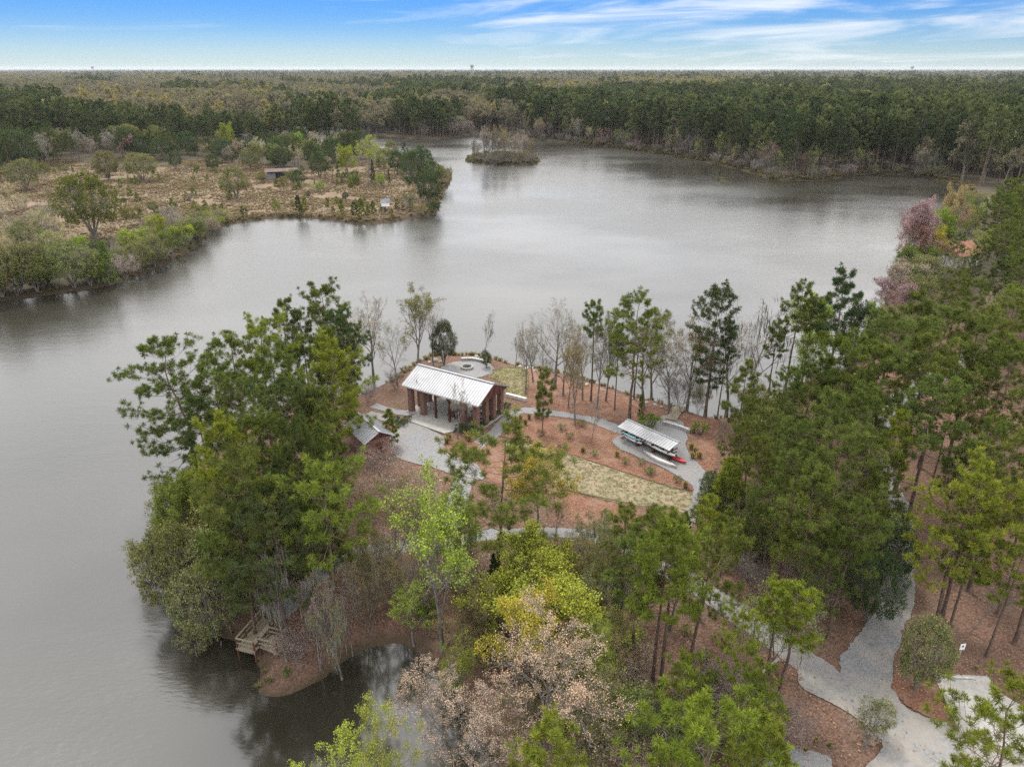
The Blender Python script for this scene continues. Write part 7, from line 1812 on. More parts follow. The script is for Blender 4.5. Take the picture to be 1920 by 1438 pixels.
# bare or budding hardwoods
for i, kw in enumerate([dict(Rc=4.0), dict(kids=(11, 6, 5, 4), Rc=3.6), dict(kids=(9, 6, 5, 4), Rc=4.8, first=0.22)]):
    kw.setdefault("kids", (10, 6, 5, 3))
    add_proto("bare%d" % i, make_broad(200 + i, nl=2, ls=0.11, leaf_p=0.5, **kw), "bark_grey", 14.0, moss=0)
add_proto("mossy0", make_broad(205, nl=1, ls=0.10, leaf_p=0.5, kids=(9, 6, 5, 3), Rc=4.8, first=0.22), "bark_grey", 14.0, moss=240, mseed=8, mlen=(0.5, 1.9))
add_proto("mossy1", make_broad(206, nl=2, ls=0.12, leaf_p=0.7, kids=(8, 6, 4, 3), Rc=4.4, first=0.2, stems=2), "bark_grey", 12.0, moss=260, mseed=9, mlen=(0.5, 1.7))
for i, kw in enumerate([dict(Rc=4.0, kids=(10, 6, 5, 3)), dict(Rc=5.2, first=0.2, kids=(9, 6, 5, 4)), dict(Rc=3.0, kids=(12, 6, 4, 3), first=0.3)]):
    add_proto("light%d" % i, make_broad(210 + i, nl=4, ls=0.135, lr=0.32, **kw), "bark_grey", 14.0)
for i, kw in enumerate([dict(Rc=5.6, first=0.16, kids=(10, 7, 5, 4)), dict(Rc=5.0, first=0.2, kids=(10, 6, 5, 4), stems=2)]):
    add_proto("bud%d" % i, make_broad(216 + i, nl=4, ls=0.072, lr=0.22, twig=0.013, leaf_p=0.9, **kw), "bark_grey", 14.0)
for i, kw in enumerate([dict(Rc=4.6, first=0.18), dict(Rc=5.2, first=0.14, stems=2), dict(Rc=4.0, first=0.22)]):
    add_proto("leafy%d" % i, make_broad(220 + i, H=11, kids=(11, 7, 5, 3), nl=7, ls=0.16, lr=0.46, **kw), "bark_grey", 11.0)


def make_round(seed, H=9.0, Rc=4.8, n=900, nl=15, ls=0.22, low=0.06, stems=3, lump=0.22):
    """a dense rounded crown: leaf sprays spread through the outer shell of a lumpy dome, on forking limbs"""
    g = np.random.default_rng(seed)
    sk = Skel()
    lob = unit(g.normal(size=(14, 3)))
    lob[:, 2] = np.abs(lob[:, 2])
    d = unit(g.normal(size=(n, 3)))
    d[:, 2] = np.where(d[:, 2] < -0.75, -d[:, 2], d[:, 2])
    skirt = np.where(d[:, 2] < 0, np.clip(1 / np.sqrt(np.maximum(0.15, 1 - d[:, 2] ** 2)), 1, 1.8) ** 0.8, 1.0)
    d = d * np.c_[skirt, skirt, np.ones(n)]
    bulge = 1 - lump + lump * 1.5 * np.max(np.clip(unit(d) @ lob.T, 0, 1) ** 6, axis=1)
    rad = bulge * g.uniform(0.5, 1.0, n) ** 0.45
    ce = np.array([0, 0, H * (0.5 + low * 0.5)])
    C = ce + d * rad[:, None] * np.array([Rc, Rc, H * (0.5 - low * 0.5)])
    limbs = []
    for s_ in range(stems):
        a = s_ * 6.283 / stems + g.uniform(0, 1)
        for q in range(4):
            aa = a + g.uniform(-0.7, 0.7)
            e_ = np.array([math.cos(aa) * Rc * g.uniform(0.25, 0.6), math.sin(aa) * Rc * g.uniform(0.25, 0.6), H * g.uniform(0.45, 0.8)])
            b0 = np.array([math.cos(a) * 0.15, math.sin(a) * 0.15, 0])
            m_ = b0 * 0.5 + e_ * 0.4 + np.array([0, 0, -0.05 * H])
            sk.line(np.array([b0, m_ * np.array([0.7, 0.7, 1.0]), (m_ + e_) / 2, e_]), [H * 0.014, H * 0.011, H * 0.008, H * 0.005], 5)
            limbs += [m_, (m_ + e_) / 2, e_]
    limbs = np.array(limbs)
    for c in C[::2]:
        b0 = limbs[((limbs - c) ** 2).sum(1).argmin()]
        sk.line(np.array([b0, (b0 + c) / 2 + g.normal(0, 0.15, 3), c]), [0.03, 0.018, 0.008], 3)
    return sk, leaves(C, g, nl, ls, 0.42, 0.5), C[C[:, 2] < H * 0.7]


for i, kw in enumerate([dict(Rc=5.0), dict(Rc=4.8, lump=0.34), dict(Rc=4.2, lump=0.28, low=0.04)]):
    add_proto("oak%d" % i, make_round(230 + i, **kw), "bark_grey", 9.0, moss=30, mseed=20 + i)
# multi-stemmed thicket trees
add_proto("thick0", make_broad(240, H=6, Rc=3.0, first=0.15, stems=5, kids=(7, 5, 4), ang=(40, 45, 48), ratio=(0.6, 0.55, 0.5), nl=6, ls=0.16, lr=0.38), "bark_grey", 6.0)
add_proto("thick1", make_broad(241, H=6, Rc=3.2, first=0.15, stems=6, kids=(7, 5, 4), ang=(45, 45, 48), ratio=(0.6, 0.55, 0.5), nl=3, ls=0.13, lr=0.34), "bark_grey", 6.0, moss=40, mseed=30)
add_proto("thick2", make_round(242, H=6, Rc=2.8, n=420, low=0.0, stems=4, lump=0.4, ls=0.18), "bark_grey", 6.0)
add_proto("brush0", make_broad(243, H=5, Rc=2.8, first=0.1, stems=8, kids=(7, 6, 4), ang=(42, 45, 48), ratio=(0.6, 0.55, 0.5), nl=1, ls=0.10, leaf_p=0.7), "bark_grey", 5.0)
# low garden shrubs and grass clumps
def make_shrub(seed, H, Rc, n, ls):
    g = np.random.default_rng(seed)
    sk = Skel()
    C = []
    for i in range(n):
        az = g.uniform(0, 6.283)
        rr = Rc * math.sqrt(g.uniform(0, 1))
        z = H * (0.35 + 0.6 * math.sqrt(max(0, 1 - (rr / Rc) ** 2)) * g.uniform(0.6, 1))
        e_ = np.array([rr * math.cos(az), rr * math.sin(az), z])
        sk.line([np.array([e_[0] * 0.15, e_[1] * 0.15, 0]), e_ * np.array([0.6, 0.6, 0.55]), e_], [0.012, 0.009, 0.005], 3)
        C.append(e_)
    return sk, leaves(np.array(C), g, 16, ls, 0.17, 0.4), np.array(C)


add_proto("shrub0", make_shrub(300, 0.9, 0.55, 26, 0.1), "bark_grey", 0.9)
add_proto("shrub1", make_shrub(301, 0.8, 0.5, 24, 0.09), "bark_grey", 0.8)


def make_clump(seed, H, n, bw=0.022):
    g = np.random.default_rng(seed)
    sk = Skel()
    sk.line([[0, 0, -0.05], [0, 0, 0.1]], [0.06, 0.04], 4)
    V, F = [], []
    for i in range(n):
        az = g.uniform(0, 6.283)
        le = H * g.uniform(0.6, 1.1)
        out_ = g.uniform(0.1, 0.7) * H
        d = np.array([math.cos(az), math.sin(az), 0])
        sd_ = np.array([-d[1], d[0], 0]) * bw
        p0 = d * g.uniform(0, 0.12)
        p1 = p0 + d * out_ * 0.4 + np.array([0, 0, le * 0.7])
        p2 = p0 + d * out_ + np.array([0, 0, le * 0.85])
        b0 = len(V)
        V += [p0 - sd_, p0 + sd_, p1 + sd_, p1 - sd_, p2]
        F += [[b0, b0 + 1, b0 + 2, b0 + 3], [b0 + 3, b0 + 2, b0 + 4, b0 + 4]]
    V = np.array(V)
    Fq = np.array([f for f in F if f[2] != f[3]])
    Ft = np.array([f[:3] for f in F if f[2] == f[3]])
    return sk, (V, [Fq, Ft], np.repeat(g.uniform(0, 1, n), 5)), V


add_proto("clump0", make_clump(310, 0.75, 70), "bark_grey", 0.75)

# ------------------------------------------------------------------ planting
PAL = {
    "pine": (0.112, 0.14, 0.032), "pineb": (0.17, 0.208, 0.032), "pined": (0.068, 0.096, 0.032), "pinef": (0.06, 0.088, 0.036),
    "yg": (0.275, 0.325, 0.05), "lime": (0.23, 0.33, 0.05), "tan": (0.38, 0.29, 0.17), "peach": (0.46, 0.32, 0.21), "brown": (0.12, 0.10, 0.06), "pink": (0.34, 0.215, 0.195),
    "gold": (0.36, 0.31, 0.05), "olive": (0.175, 0.182, 0.07), "ever": (0.062, 0.092, 0.032), "pale": (0.42, 0.38, 0.22), "grey": (0.32, 0.28, 0.23),
    "mid": (0.14, 0.19, 0.04), "dryg": (0.24, 0.2, 0.085), "bronze": (0.075, 0.09, 0.04), "red": (0.32, 0.17, 0.15), "dark": (0.05, 0.07, 0.03),
}
FORM = {"pine": "pine_tree", "slim": "pine_tree", "young": "young_pine", "lean": "pine_tree", "sapl": "pine_sapling", "ceda": "cedar_tree",
        "tall": "conifer_tree", "bare": "bare_tree", "moss": "mossy_tree", "ligh": "budding_tree", "bud": "budding_tree", "leaf": "leafy_tree", "oak": "oak_tree",
        "thic": "thicket_bush", "brus": "bare_bush", "shru": "garden_shrub", "clum": "grass_clump"}
CATEG = {"pine_tree": "pine", "young_pine": "pine", "pine_sapling": "sapling", "cedar_tree": "cedar", "conifer_tree": "conifer", "bare_tree": "tree",
         "mossy_tree": "tree", "budding_tree": "tree", "leafy_tree": "tree", "oak_tree": "oak", "thicket_bush": "bush", "bare_bush": "bush",
         "garden_shrub": "shrub", "grass_clump": "grass"}
CNAME = {"pine": "green", "pineb": "bright green", "pined": "dark green", "pinef": "dark", "olive": "olive", "mid": "leaf green", "yg": "yellow-green", "grey": "grey",
         "pale": "pale", "dryg": "brownish", "ever": "dark", "brown": "brown", "peach": "peach", "pink": "pinkish"}
prg = np.random.default_rng(77)


def plant(key, x, y, H, col, label, group=None, w=1.0, rot=None, lean=(0.0, 0.0), z=None):
    tr, cr, mo, H0 = PROTO[key]
    nm = next(v for k, v in FORM.items() if key.startswith(k))
    z = gh(x, y) if z is None else z
    o = empty(nm, (x, y, max(z, -0.3) - 0.04), prg.uniform(0, 6.28) if rot is None else rot)
    o.rotation_euler = (lean[0], lean[1], o.rotation_euler[2])
    if lean != (0.0, 0.0):
        o.rotation_euler = (Matrix.Rotation(lean[0], 3, "X") @ Matrix.Rotation(lean[1], 3, "Y") @ Matrix.Rotation(0 if rot is None else rot, 3, "Z")).to_euler()
    s_ = H / H0
    ws = s_ * w
    o.scale = (ws, ws, s_)
    tag(o, label, CATEG[nm], group)
    c = np.array(PAL[col] if isinstance(col, str) else col) * prg.uniform(0.86, 1.16) * np.array([prg.uniform(0.92, 1.1), 1, prg.uniform(0.85, 1.15)])
    b = link("trunk" if nm not in ("garden_shrub", "grass_clump", "thicket_bush", "bare_bush") else "stems", tr, None, o)
    k = link("crown" if nm not in ("garden_shrub", "grass_clump", "thicket_bush", "bare_bush") else "leaves", cr, None, o)
    k.color = (*map(float, c), 1)
    if mo is not None:
        link("hanging_moss", mo, None, o)["kind"] = "stuff"
    return o


for (key, x, y, H, col, w, lx, ly, rot, label, group) in TREES:
    plant(key, x, y, H, col, label, group or None, w, rot, (lx, ly))

# boulders of the rip-rap along the lake side and by the fire pit
rock = []
for i in range(4):
    bm = bmesh.new()
    bmesh.ops.create_icosphere(bm, subdivisions=2, radius=0.5)
    g = np.random.default_rng(500 + i)
    ax = unit(g.normal(size=(7, 3)))
    for v in bm.verts:
        p = np.array(v.co)
        f = 1.0
        for a in ax:
            f = min(f, 0.36 / max(0.2, float(p @ a)))
        v.co = Vector(p * f * np.array([1.15, 0.9, 0.7]))
    me = bpy.data.meshes.new("boulder")
    bm.to_mesh(me)
    bm.free()
    me.materials.append(MAT["stone"])
    rock.append(me)
for i, (x, y, s_, lab) in enumerate(ROCKS):
    o = link("boulder", rock[i % 4])
    o.location = (x, y, gh(x, y) + 0.1 * s_)
    o.rotation_euler = (prg.uniform(-0.3, 0.3), prg.uniform(-0.3, 0.3), prg.uniform(0, 6.28))
    o.scale = (s_, s_ * 0.9, s_)
    tag(o, lab, "boulder", "grey boulders along the lake edge of the park")

# ------------------------------------------------------------------ woods on the right bank (counted trees, too alike to tell apart)
ORD = ["first", "second", "third", "fourth", "fifth", "sixth", "seventh", "eighth", "ninth", "tenth", "eleventh", "twelfth", "thirteenth", "fourteenth",
       "fifteenth", "sixteenth", "seventeenth", "eighteenth", "nineteenth"]
TENS = {2: ("twenty", "twentieth"), 3: ("thirty", "thirtieth"), 4: ("forty", "fortieth")}


def ordinal(i):
    n = i + 1
    if n < 20:
        return ORD[i]
    a, b = divmod(n, 10)
    return TENS[a][1] if b == 0 else TENS[a][0] + "-" + ORD[b - 1]


def relabel(objs, place):
    """number the few that can be counted from the left; leave big masses alike"""
    kinds = {}
    for o in objs:
        kinds.setdefault(o["label"].split("|")[0], []).append(o)
    for k, lst in kinds.items():
        lst.sort(key=lambda o: o.location.x / max(1.0, o.location.y))
        for i, o in enumerate(lst):
            if len(lst) == 1:
                o["label"] = "the only %s %s" % (k, place)
            elif len(lst) <= 40:
                o["label"] = "%s %s from the left %s" % (ordinal(i), k, place)
            else:
                o["label"] = "%s %s" % (k, place)


def scatter(poly, n, mind, seed, ok=None):
    g = np.random.default_rng(seed)
    P = np.array(poly)
    lo, hi = P.min(0), P.max(0)
    pts = np.zeros((0, 2))
    cand = g.uniform(lo, hi, (n * 60, 2))
    cand = cand[(poly_sd(cand[:, 0], cand[:, 1], P) > 0)]
    cand = cand[land_sd(cand[:, 0], cand[:, 1]) > 2.0]
    for c in cand:
        if len(pts) >= n:
            break
        if len(pts) == 0 or ((pts - c) ** 2).sum(1).min() > mind * mind:
            pts = np.vstack([pts, c])
    return pts


for (poly, n, mind, seed, kinds, hr, group, label) in WOODS:
    made_ = []
    for i, (x, y) in enumerate(scatter(poly, n, mind, seed)):
        if any((x - q[0]) ** 2 + (y - q[1]) ** 2 < q[2] ** 2 for q in CLEAR):
            continue
        k = kinds[int(prg.integers(0, len(kinds)))]
        nm = next(v for kk, v in FORM.items() if k[0].startswith(kk)).replace("_", " ")
        made_.append(plant(k[0], x, y, prg.uniform(*hr) * (k[2] if len(k) > 2 else 1), k[1], CNAME.get(k[1], "") + " " + nm, group + ", " + nm, prg.uniform(0.85, 1.2)))
    relabel(made_, label.format("").strip())

# ------------------------------------------------------------------ rows of trees along the far shore (counted, alike)
for (line, n, off_, seed, keys, hr, cols, w, label, group) in ROWS:
    g = np.random.default_rng(seed)
    P = np.array(line)
    seg = np.linalg.norm(np.diff(P, axis=0), axis=1)
    cum = np.r_[0, np.cumsum(seg)]
    made_ = []
    for _ in range(n):
        s_ = g.uniform(0, cum[-1])
        i = int(np.clip(np.searchsorted(cum, s_) - 1, 0, len(seg) - 1))
        d = (P[i + 1] - P[i]) / seg[i]
        p = P[i] + d * (s_ - cum[i]) + np.array([-d[1], d[0]]) * g.uniform(*off_)
        c_ = cols[g.integers(0, len(cols))]
        made_.append(plant(keys[g.integers(0, len(keys))], float(p[0]), float(p[1]), float(g.uniform(*hr)), c_, CNAME[c_] + " " + label[0], group, w))
    relabel(made_, label[1])

# ------------------------------------------------------------------ far forest: uncountable, one object for each kind of wood
MAT["far_pine"] = foliage_mat("far_pine_leaf", 0.25, False, (0.045, 0.068, 0.032), (0.135, 0.16, 0.058))
MAT["far_hard"] = foliage_mat("far_hardwood_leaf", 0.3, False, (0.15, 0.14, 0.09), (0.25, 0.225, 0.14))
MAT["far_spring"] = foliage_mat("far_spring_leaf", 0.3, False, (0.2, 0.21, 0.075), (0.3, 0.25, 0.10))


def far_proto(name, made, bark, leaf):
    sk, (V, F, t_), _ = made
    tv, tf = sk.mesh(name, None)
    n0 = len(tv)
    me = np_mesh(name, np.concatenate([tv, V]), [np.concatenate([tf, F + n0])], tint=np.concatenate([np.zeros(n0), t_]),
                 mats=[MAT[bark], MAT[leaf]], fmat=np.concatenate([np.zeros(len(tf)), np.ones(len(F))]))
    return bpy.data.objects.new(name, me)


def kindset(name, objs):
    c = bpy.data.collections.new(name)
    for o in objs:
        c.objects.link(o)
    return c


LP = dict(H=22, tl=1.1, tw=0.14, nbl=12, dead=5)
far_pines = kindset("far_pine_kinds", [far_proto("fp%d" % i, make_pine(400 + i, Rc=3.4, base=b_, nb=24, subs=3, tufts=0.6, r0=0.22, **LP), "bark_pine", "far_pine")
                                       for i, b_ in enumerate((0.45, 0.55, 0.38, 0.62))]
                    + [far_proto("fp%d" % (4 + i), make_pine(404 + i, Rc=4.6, base=b_, nb=22, subs=4, tufts=0.6, r0=0.24, sway=1.2, **LP), "bark_pine", "far_pine") for i, b_ in enumerate((0.4, 0.5))])
far_hards = kindset("far_hardwood_kinds", [far_proto("fh%d" % i, make_broad(410 + i, H=15, Rc=4.2, first=0.25, kids=(8, 5, 4), ang=(40, 42, 45), ratio=(0.62, 0.55, 0.5), nl=n_, ls=0.6, lr=0.8, twig=0.03), "bark_grey", "far_hard")
                                           for i, n_ in enumerate((3, 5, 2))])
far_spring = kindset("far_spring_kinds", [far_proto("fs%d" % i, make_broad(420 + i, H=15, Rc=4.6, first=0.2, kids=(8, 5, 4), ang=(42, 42, 45), ratio=(0.62, 0.55, 0.5), nl=6, ls=0.65, lr=0.85, twig=0.03), "bark_grey", "far_spring")
                                          for i in range(2)])


def forest(name, label, pts, scl, coll, nk, seed):
    g = np.random.default_rng(seed)
    me = bpy.data.meshes.new(name)
    me.vertices.add(len(pts))
    me.vertices.foreach_set("co", pts.astype(np.float32).ravel())
    k = len(pts)
    for an, typ, dat in (("kind_id", "INT", g.integers(0, nk, k).astype(np.int32)), ("turn", "FLOAT", g.uniform(0, 6.28, k).astype(np.float32)), ("size", "FLOAT", scl.astype(np.float32))):
        a = me.attributes.new(an, typ, "POINT")
        a.data.foreach_set("value", dat)
    o = link(name, me)
    tag(o, label, "forest", None, "stuff")
    ng = bpy.data.node_groups.new(name, "GeometryNodeTree")
    ng.interface.new_socket("Geometry", in_out="INPUT", socket_type="NodeSocketGeometry")
    ng.interface.new_socket("Geometry", in_out="OUTPUT", socket_type="NodeSocketGeometry")
    gi, go = ng.nodes.new("NodeGroupInput"), ng.nodes.new("NodeGroupOutput")
    ci = ng.nodes.new("GeometryNodeCollectionInfo")
    ci.inputs["Collection"].default_value = coll
    ci.inputs["Separate Children"].default_value = True
    ci.inputs["Reset Children"].default_value = True
    ip = ng.nodes.new("GeometryNodeInstanceOnPoints")
    ip.inputs["Pick Instance"].default_value = True

    def na(n_, ty):
        q = ng.nodes.new("GeometryNodeInputNamedAttribute")
        q.data_type = ty
        q.inputs["Name"].default_value = n_
        return q.outputs[0]
    cx = ng.nodes.new("ShaderNodeCombineXYZ")
    ng.links.new(na("turn", "FLOAT"), cx.inputs[2])
    ng.links.new(gi.outputs[0], ip.inputs["Points"])
    ng.links.new(ci.outputs[0], ip.inputs["Instance"])
    ng.links.new(na("kind_id", "INT"), ip.inputs["Instance Index"])
    ng.links.new(cx.outputs[0], ip.inputs["Rotation"])
    ng.links.new(na("size", "FLOAT"), ip.inputs["Scale"])
    ng.links.new(ip.outputs[0], go.inputs[0])
    o.modifiers.new("scatter", "NODES").node_group = ng
    return o


fg = np.random.default_rng(909)


def ring_pts(y0, y1, sp):
    area = 0.82 * (y1 * y1 - y0 * y0)
    n = int(area / (sp * sp))
    yy = np.sqrt(fg.uniform(y0 * y0, y1 * y1, n))
    xx = fg.uniform(-0.82, 0.82, n) * yy
    return np.c_[xx, yy]


def vnoise(x, y, s_, seed):
    g = np.random.default_rng(seed)
    G = g.uniform(0, 1, (256, 256))
    u, v = x / s_ + 1000, y / s_ + 1000
    i, j = np.floor(u).astype(int), np.floor(v).astype(int)
    fu, fv = u - i, v - j
    fu, fv = fu * fu * (3 - 2 * fu), fv * fv * (3 - 2 * fv)
    a = G[i % 256, j % 256] * (1 - fu) + G[(i + 1) % 256, j % 256] * fu
    b = G[i % 256, (j + 1) % 256] * (1 - fu) + G[(i + 1) % 256, (j + 1) % 256] * fu
    return a * (1 - fv) + b * fv


P1 = ring_pts(150, 760, 5.2)
P2 = ring_pts(760, 1700, 8.5)
P3 = ring_pts(1700, 5200, 17.0)
P4 = ring_pts(5200, 15000, 85.0)
PA = np.concatenate([P1, P2, P3, P4])
cl = np.concatenate([np.full(len(P1), 1.0), np.full(len(P2), 1.02), np.full(len(P3), 1.08), np.full(len(P4), 1.1)])
sdl = land_sd(PA[:, 0], PA[:, 1])
okk = sdl > 2.5
okk &= poly_sd(PA[:, 0], PA[:, 1], OPEN) < 0          # the field, the park and the right bank are planted one by one
for q in ISLES_S:
    okk &= poly_sd(PA[:, 0], PA[:, 1], q) < -3
okk |= (poly_sd(PA[:, 0], PA[:, 1], FLOODED) > 0) & (sdl > -60) & (vnoise(PA[:, 0], PA[:, 1], 9, 3) > 0.66)
for q in TOWERS:
    okk &= (PA[:, 0] - q[0]) ** 2 + (PA[:, 1] - q[1]) ** 2 > 40 ** 2
PA, cl = PA[okk], cl[okk]
px_, py_ = PA[:, 0], PA[:, 1]
az_ = px_ / py_
hw = vnoise(px_, py_, 150, 5) * 0.6 + vnoise(px_, py_, 60, 6) * 0.4
bias = np.interp(py_, [150, 620, 760, 1500, 2600, 5200, 15000], [-0.15, -0.12, 0.10, 0.2, 0.2, 0.05, -0.1])
bias = bias - 0.2 * np.clip((az_ - 0.12) / 0.25, 0, 1) * np.clip((2600 - py_) / 900, 0, 1)
bias = bias + 0.10 * np.clip((-az_ - 0.3) / 0.3, 0, 1) * (py_ > 500)
hard = (hw + bias > 0.52) | (fg.uniform(0, 1, len(PA)) < 0.07)
for (cx_, cy_, rx_, ry_) in SPRING:
    hard |= ((px_ - cx_) / rx_) ** 2 + ((py_ - cy_) / ry_) ** 2 < 1
spr = np.zeros(len(PA), bool)
for (cx_, cy_, rx_, ry_) in SPRING:
    spr |= (((px_ - cx_) / rx_) ** 2 + ((py_ - cy_) / ry_) ** 2 < 1) & (fg.uniform(0, 1, len(PA)) < 0.8)
spr |= hard & (fg.uniform(0, 1, len(PA)) < 0.05)
zz3 = np.full((len(PA), 1), LAND - 0.2)
hs = fg.uniform(0.66, 1.2, len(PA)) * cl * (0.74 + 0.5 * vnoise(px_, py_, 55, 31))
gap = vnoise(px_, py_, 40, 33) > 0.86
P3D = np.c_[PA, zz3]
pm = ~hard & ~spr & ~gap
forest("far_pine_forest", "dark pine forest stretching from the far shore to the horizon", P3D[pm], hs[pm] * 1.02, far_pines, 6, 1)
hm = hard & ~spr
forest("far_hardwood_forest", "tan and grey leafless hardwood forest in bands towards the horizon", P3D[hm], hs[hm] * 1.22, far_hards, 3, 2)
forest("far_spring_forest", "yellow and orange budding trees scattered through the far forest", P3D[spr], hs[spr] * 1.4, far_spring, 2, 3)
print("FOREST", pm.sum(), hm.sum(), spr.sum())

# heath grass and low brush on the field: nobody could count it
hsz = kindset("heath_kinds", [])
MAT["heath_leaf"] = foliage_mat("heath_leaf", 0.2, False, (0.20, 0.15, 0.105), (0.28, 0.225, 0.16))
MAT["heath_green"] = foliage_mat("heath_green_leaf", 0.2, False, (0.16, 0.15, 0.06), (0.24, 0.21, 0.10))
for i, (mt, hh, n_) in enumerate((("heath_leaf", 1.1, 40), ("heath_leaf", 0.8, 34), ("heath_green", 0.9, 40))):
    sk, (V, F, t_), _ = make_clump(600 + i, hh, n_ * 3, 0.008)
    V = V * np.array([1.8, 1.8, 0.85])
    me = np_mesh("heath%d" % i, V, F, tint=t_, mats=[MAT[mt]])
    hsz.objects.link(bpy.data.objects.new("heath%d" % i, me))
FP = np.array(FIELD)
cand = fg.uniform(FP.min(0), FP.max(0), (90000, 2))
cand = cand[(poly_sd(cand[:, 0], cand[:, 1], FP) > -4)]
cand = cand[land_sd(cand[:, 0], cand[:, 1]) > 0.6]
cand = cand[vnoise(cand[:, 0], cand[:, 1], 14, 8) + 0.25 * vnoise(cand[:, 0], cand[:, 1], 4, 9) > 0.36][:42000]
forest("heath_grass", "brown and tawny heath grass covering the open field", np.c_[cand, np.full(len(cand), LAND - 0.05)], fg.uniform(0.25, 0.75, len(cand)) * (0.5 + vnoise(cand[:, 0], cand[:, 1], 9, 15)), hsz, 3, 4)["category"] = "grass"

# sedge and low growth along every shoreline
gS = np.concatenate([np.c_[fg.uniform(-60, 60, 26000), fg.uniform(30, 130, 26000)], np.c_[fg.uniform(-230, 230, 90000), fg.uniform(110, 480, 90000)]])
sS = land_sd(gS[:, 0], gS[:, 1])
band = np.interp(gS[:, 1], [60, 150, 400], [0.9, 2.5, 5.0])
kS = (sS > 0.05) & (sS < band) & (vnoise(gS[:, 0], gS[:, 1], 5, 12) > np.interp(gS[:, 1], [60, 130], [0.55, 0.2]))
kS &= np.abs(gS[:, 0]) < 0.8 * gS[:, 1] + 20
gS, sS = gS[kS], sS[kS]
ssz = kindset("sedge_kinds", [])
MAT["sedge_leaf"] = foliage_mat("sedge_leaf", 0.2, False, (0.11, 0.09, 0.05), (0.2, 0.18, 0.09))
for i, (mt, hh, n_) in enumerate((("sedge_leaf", 1.0, 40), ("heath_green", 0.9, 40))):
    sk, (V, F, t_), _ = make_clump(620 + i, hh, n_)
    ssz.objects.link(bpy.data.objects.new("sedge%d" % i, np_mesh("sedge%d" % i, V * np.array([1.5, 1.5, 1.0]), F, tint=t_, mats=[MAT[mt]])))
forest("shore_sedge", "brown sedge and low growth fringing the shoreline", np.c_[gS, height(gS[:, 0], gS[:, 1], sS) - 0.05],
       fg.uniform(0.4, 0.9, len(gS)) * np.interp(gS[:, 1], [60, 150, 400], [0.6, 1.2, 2.0]), ssz, 2, 6)["category"] = "sedge"
print("SEDGE", len(gS))

# turf of the two lawns, creeping over the edging
lsz = kindset("turf_kinds", [])
MAT["turf_dry"] = foliage_mat("turf_dry", 0.2, False, (0.29, 0.24, 0.16), (0.34, 0.285, 0.195))
MAT["turf_green"] = foliage_mat("turf_green", 0.2, False, (0.17, 0.195, 0.08), (0.25, 0.245, 0.11))
for i, mt in enumerate(("turf_dry", "turf_dry", "turf_green")):
    sk, (V, F, t_), _ = make_clump(640 + i, 0.16, 26, 0.006)
    lsz.objects.link(bpy.data.objects.new("turf%d" % i, np_mesh("turf%d" % i, V * np.array([2.2, 2.2, 0.7]), F, tint=t_, mats=[MAT[mt]])))
tp = []
for pl_, n_ in ((LAWN, 9000), (LAWN2, 3000)):
    A_ = np.array(pl_)
    q = fg.uniform(A_.min(0) - 0.5, A_.max(0) + 0.5, (n_, 2))
    sd_ = poly_sd(q[:, 0], q[:, 1], catmull(pl_, True, 4))
    tp.append(q[(sd_ > -0.35 * fg.uniform(0, 1, n_)) & (fg.uniform(0, 1, n_) < 0.25 + 0.3 * vnoise(q[:, 0], q[:, 1], 3.0, 41) + 0.4 * (np.abs(sd_) < 0.5))])
tp = np.concatenate(tp)
forest("lawn_turf", "patchy tan and green turf of the park lawns", np.c_[tp, np.full(len(tp), LAND + 0.02)], fg.uniform(0.45, 0.9, len(tp)), lsz, 3, 9)["category"] = "turf"

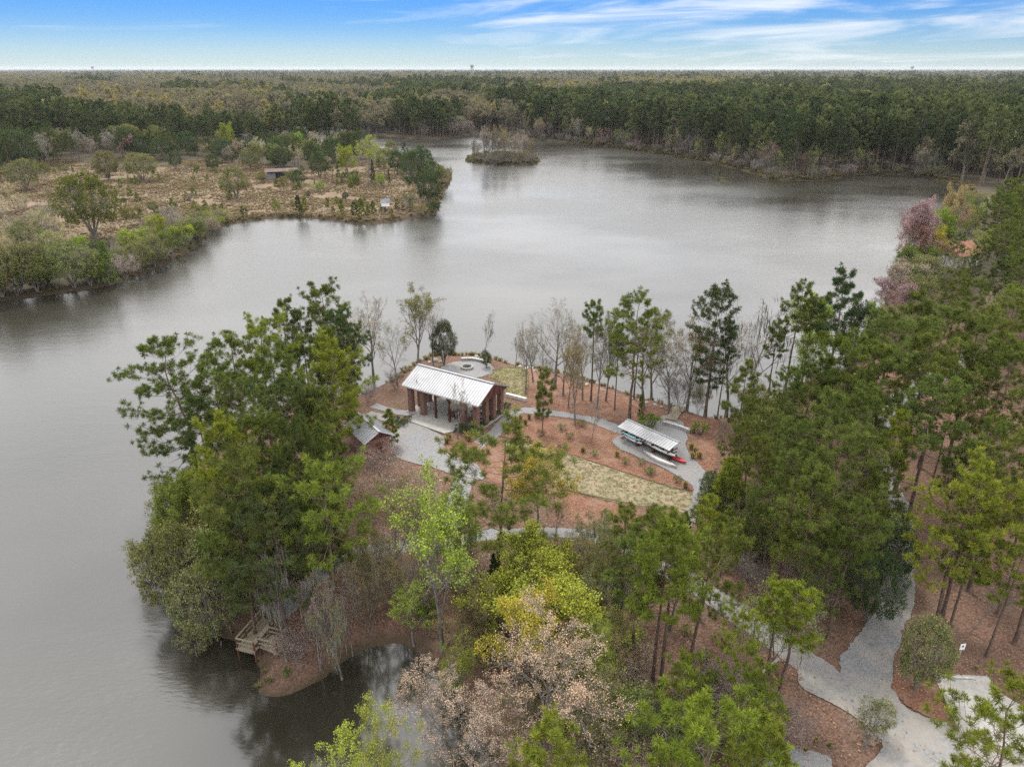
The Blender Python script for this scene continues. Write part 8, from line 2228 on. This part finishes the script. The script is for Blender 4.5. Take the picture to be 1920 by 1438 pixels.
# fallen leaves, straw and sticks over the park ground, thinner on the paths
def strew(name, label, n, lo, hi, asp, seed, base, base2, thin, cat):
    g = np.random.default_rng(seed)
    q = np.c_[g.uniform(-40, 62, n * 2), g.uniform(25, 108, n * 2)]
    q = q[(land_sd(q[:, 0], q[:, 1]) > 1.2) & (np.abs(q[:, 0]) < 0.8 * q[:, 1] + 8)]
    q = q[vnoise(q[:, 0], q[:, 1], 3.0, seed + 1) + 0.5 * vnoise(q[:, 0], q[:, 1], 0.9, seed + 2) > 0.62]
    hard_ = np.zeros(len(q), bool)
    for (nm_, line, w_) in PATHS:
        L_ = catmull(line, False, 4)
        wd = (max(w_) if isinstance(w_, list) else w_) / 2 - 0.15
        for a_, b_ in zip(L_[:-1], L_[1:]):
            e_ = b_ - a_
            tt = np.clip(((q - a_) @ e_) / (e_ @ e_ + 1e-9), 0, 1)
            hard_ |= np.linalg.norm(q - a_ - tt[:, None] * e_, axis=1) < wd
    for pl_ in [y_[1] for y_ in YARDS] + [LAWN, LAWN2, PAD]:
        hard_ |= poly_sd(q[:, 0], q[:, 1], pl_) > 0.2
    c_, s_ = math.cos(R(148.1)), math.sin(R(148.1))
    lx, ly = (q[:, 0] + 4.62) * c_ + (q[:, 1] - 82.24) * s_, -(q[:, 0] + 4.62) * s_ + (q[:, 1] - 82.24) * c_
    roofed = (lx > -1) & (lx < 12) & (ly > -7) & (ly < 3.2)
    q = q[(~hard_ | (g.uniform(0, 1, len(q)) < thin)) & ~roofed][:n]
    k = len(q)
    a = g.uniform(0, 6.283, k)
    l_ = g.uniform(lo, hi, k)
    d = np.c_[np.cos(a), np.sin(a), g.normal(0, 0.12, k)] * l_[:, None] / 2
    e = np.c_[-np.sin(a), np.cos(a), g.normal(0, 0.25, k)] * (l_ * asp)[:, None] / 2
    P = np.c_[q, np.full(k, LAND + 0.14)]
    V = np.stack([P - d, P + e, P + d, P - e], 1).reshape(-1, 3)
    F = np.arange(k)[:, None] * 4 + np.array([[0, 1, 2, 3]])
    m_ = foliage_mat(name, 0.1, False, base, base2)
    me_ = np_mesh(name, V, F, tint=np.repeat(g.uniform(0, 1, k), 4), mats=[m_])
    return tag(link(name, me_), label, cat, None, "stuff")


strew("fallen_leaves", "brown fallen leaves drifted over the park ground", 42000, 0.08, 0.2, 0.6, 71, (0.30, 0.19, 0.12), (0.30, 0.19, 0.12), 0.16, "leaves")
strew("fallen_sticks", "grey sticks and straw lying on the park ground", 7000, 0.25, 0.75, 0.04, 75, (0.22, 0.17, 0.13), (0.22, 0.17, 0.13), 0.12, "sticks")

# ------------------------------------------------------------------ haze
hz = MB().box((0, 7500, 31.5), (30000, 18000, 67)).build("haze", None)
m, t, out = new_mat("haze")
pv = N(t, "ShaderNodeVolumePrincipled")
pv.inputs["Color"].default_value = (0.86, 0.91, 0.97, 1)
pv.inputs["Density"].default_value = HAZE
pv.inputs["Anisotropy"].default_value = 0.2
t.links.new(pv.outputs[0], out.inputs["Volume"])
hz.data.materials.append(m)
tag(hz, "thin pale haze that lightens the far forest", "haze", None, "stuff")
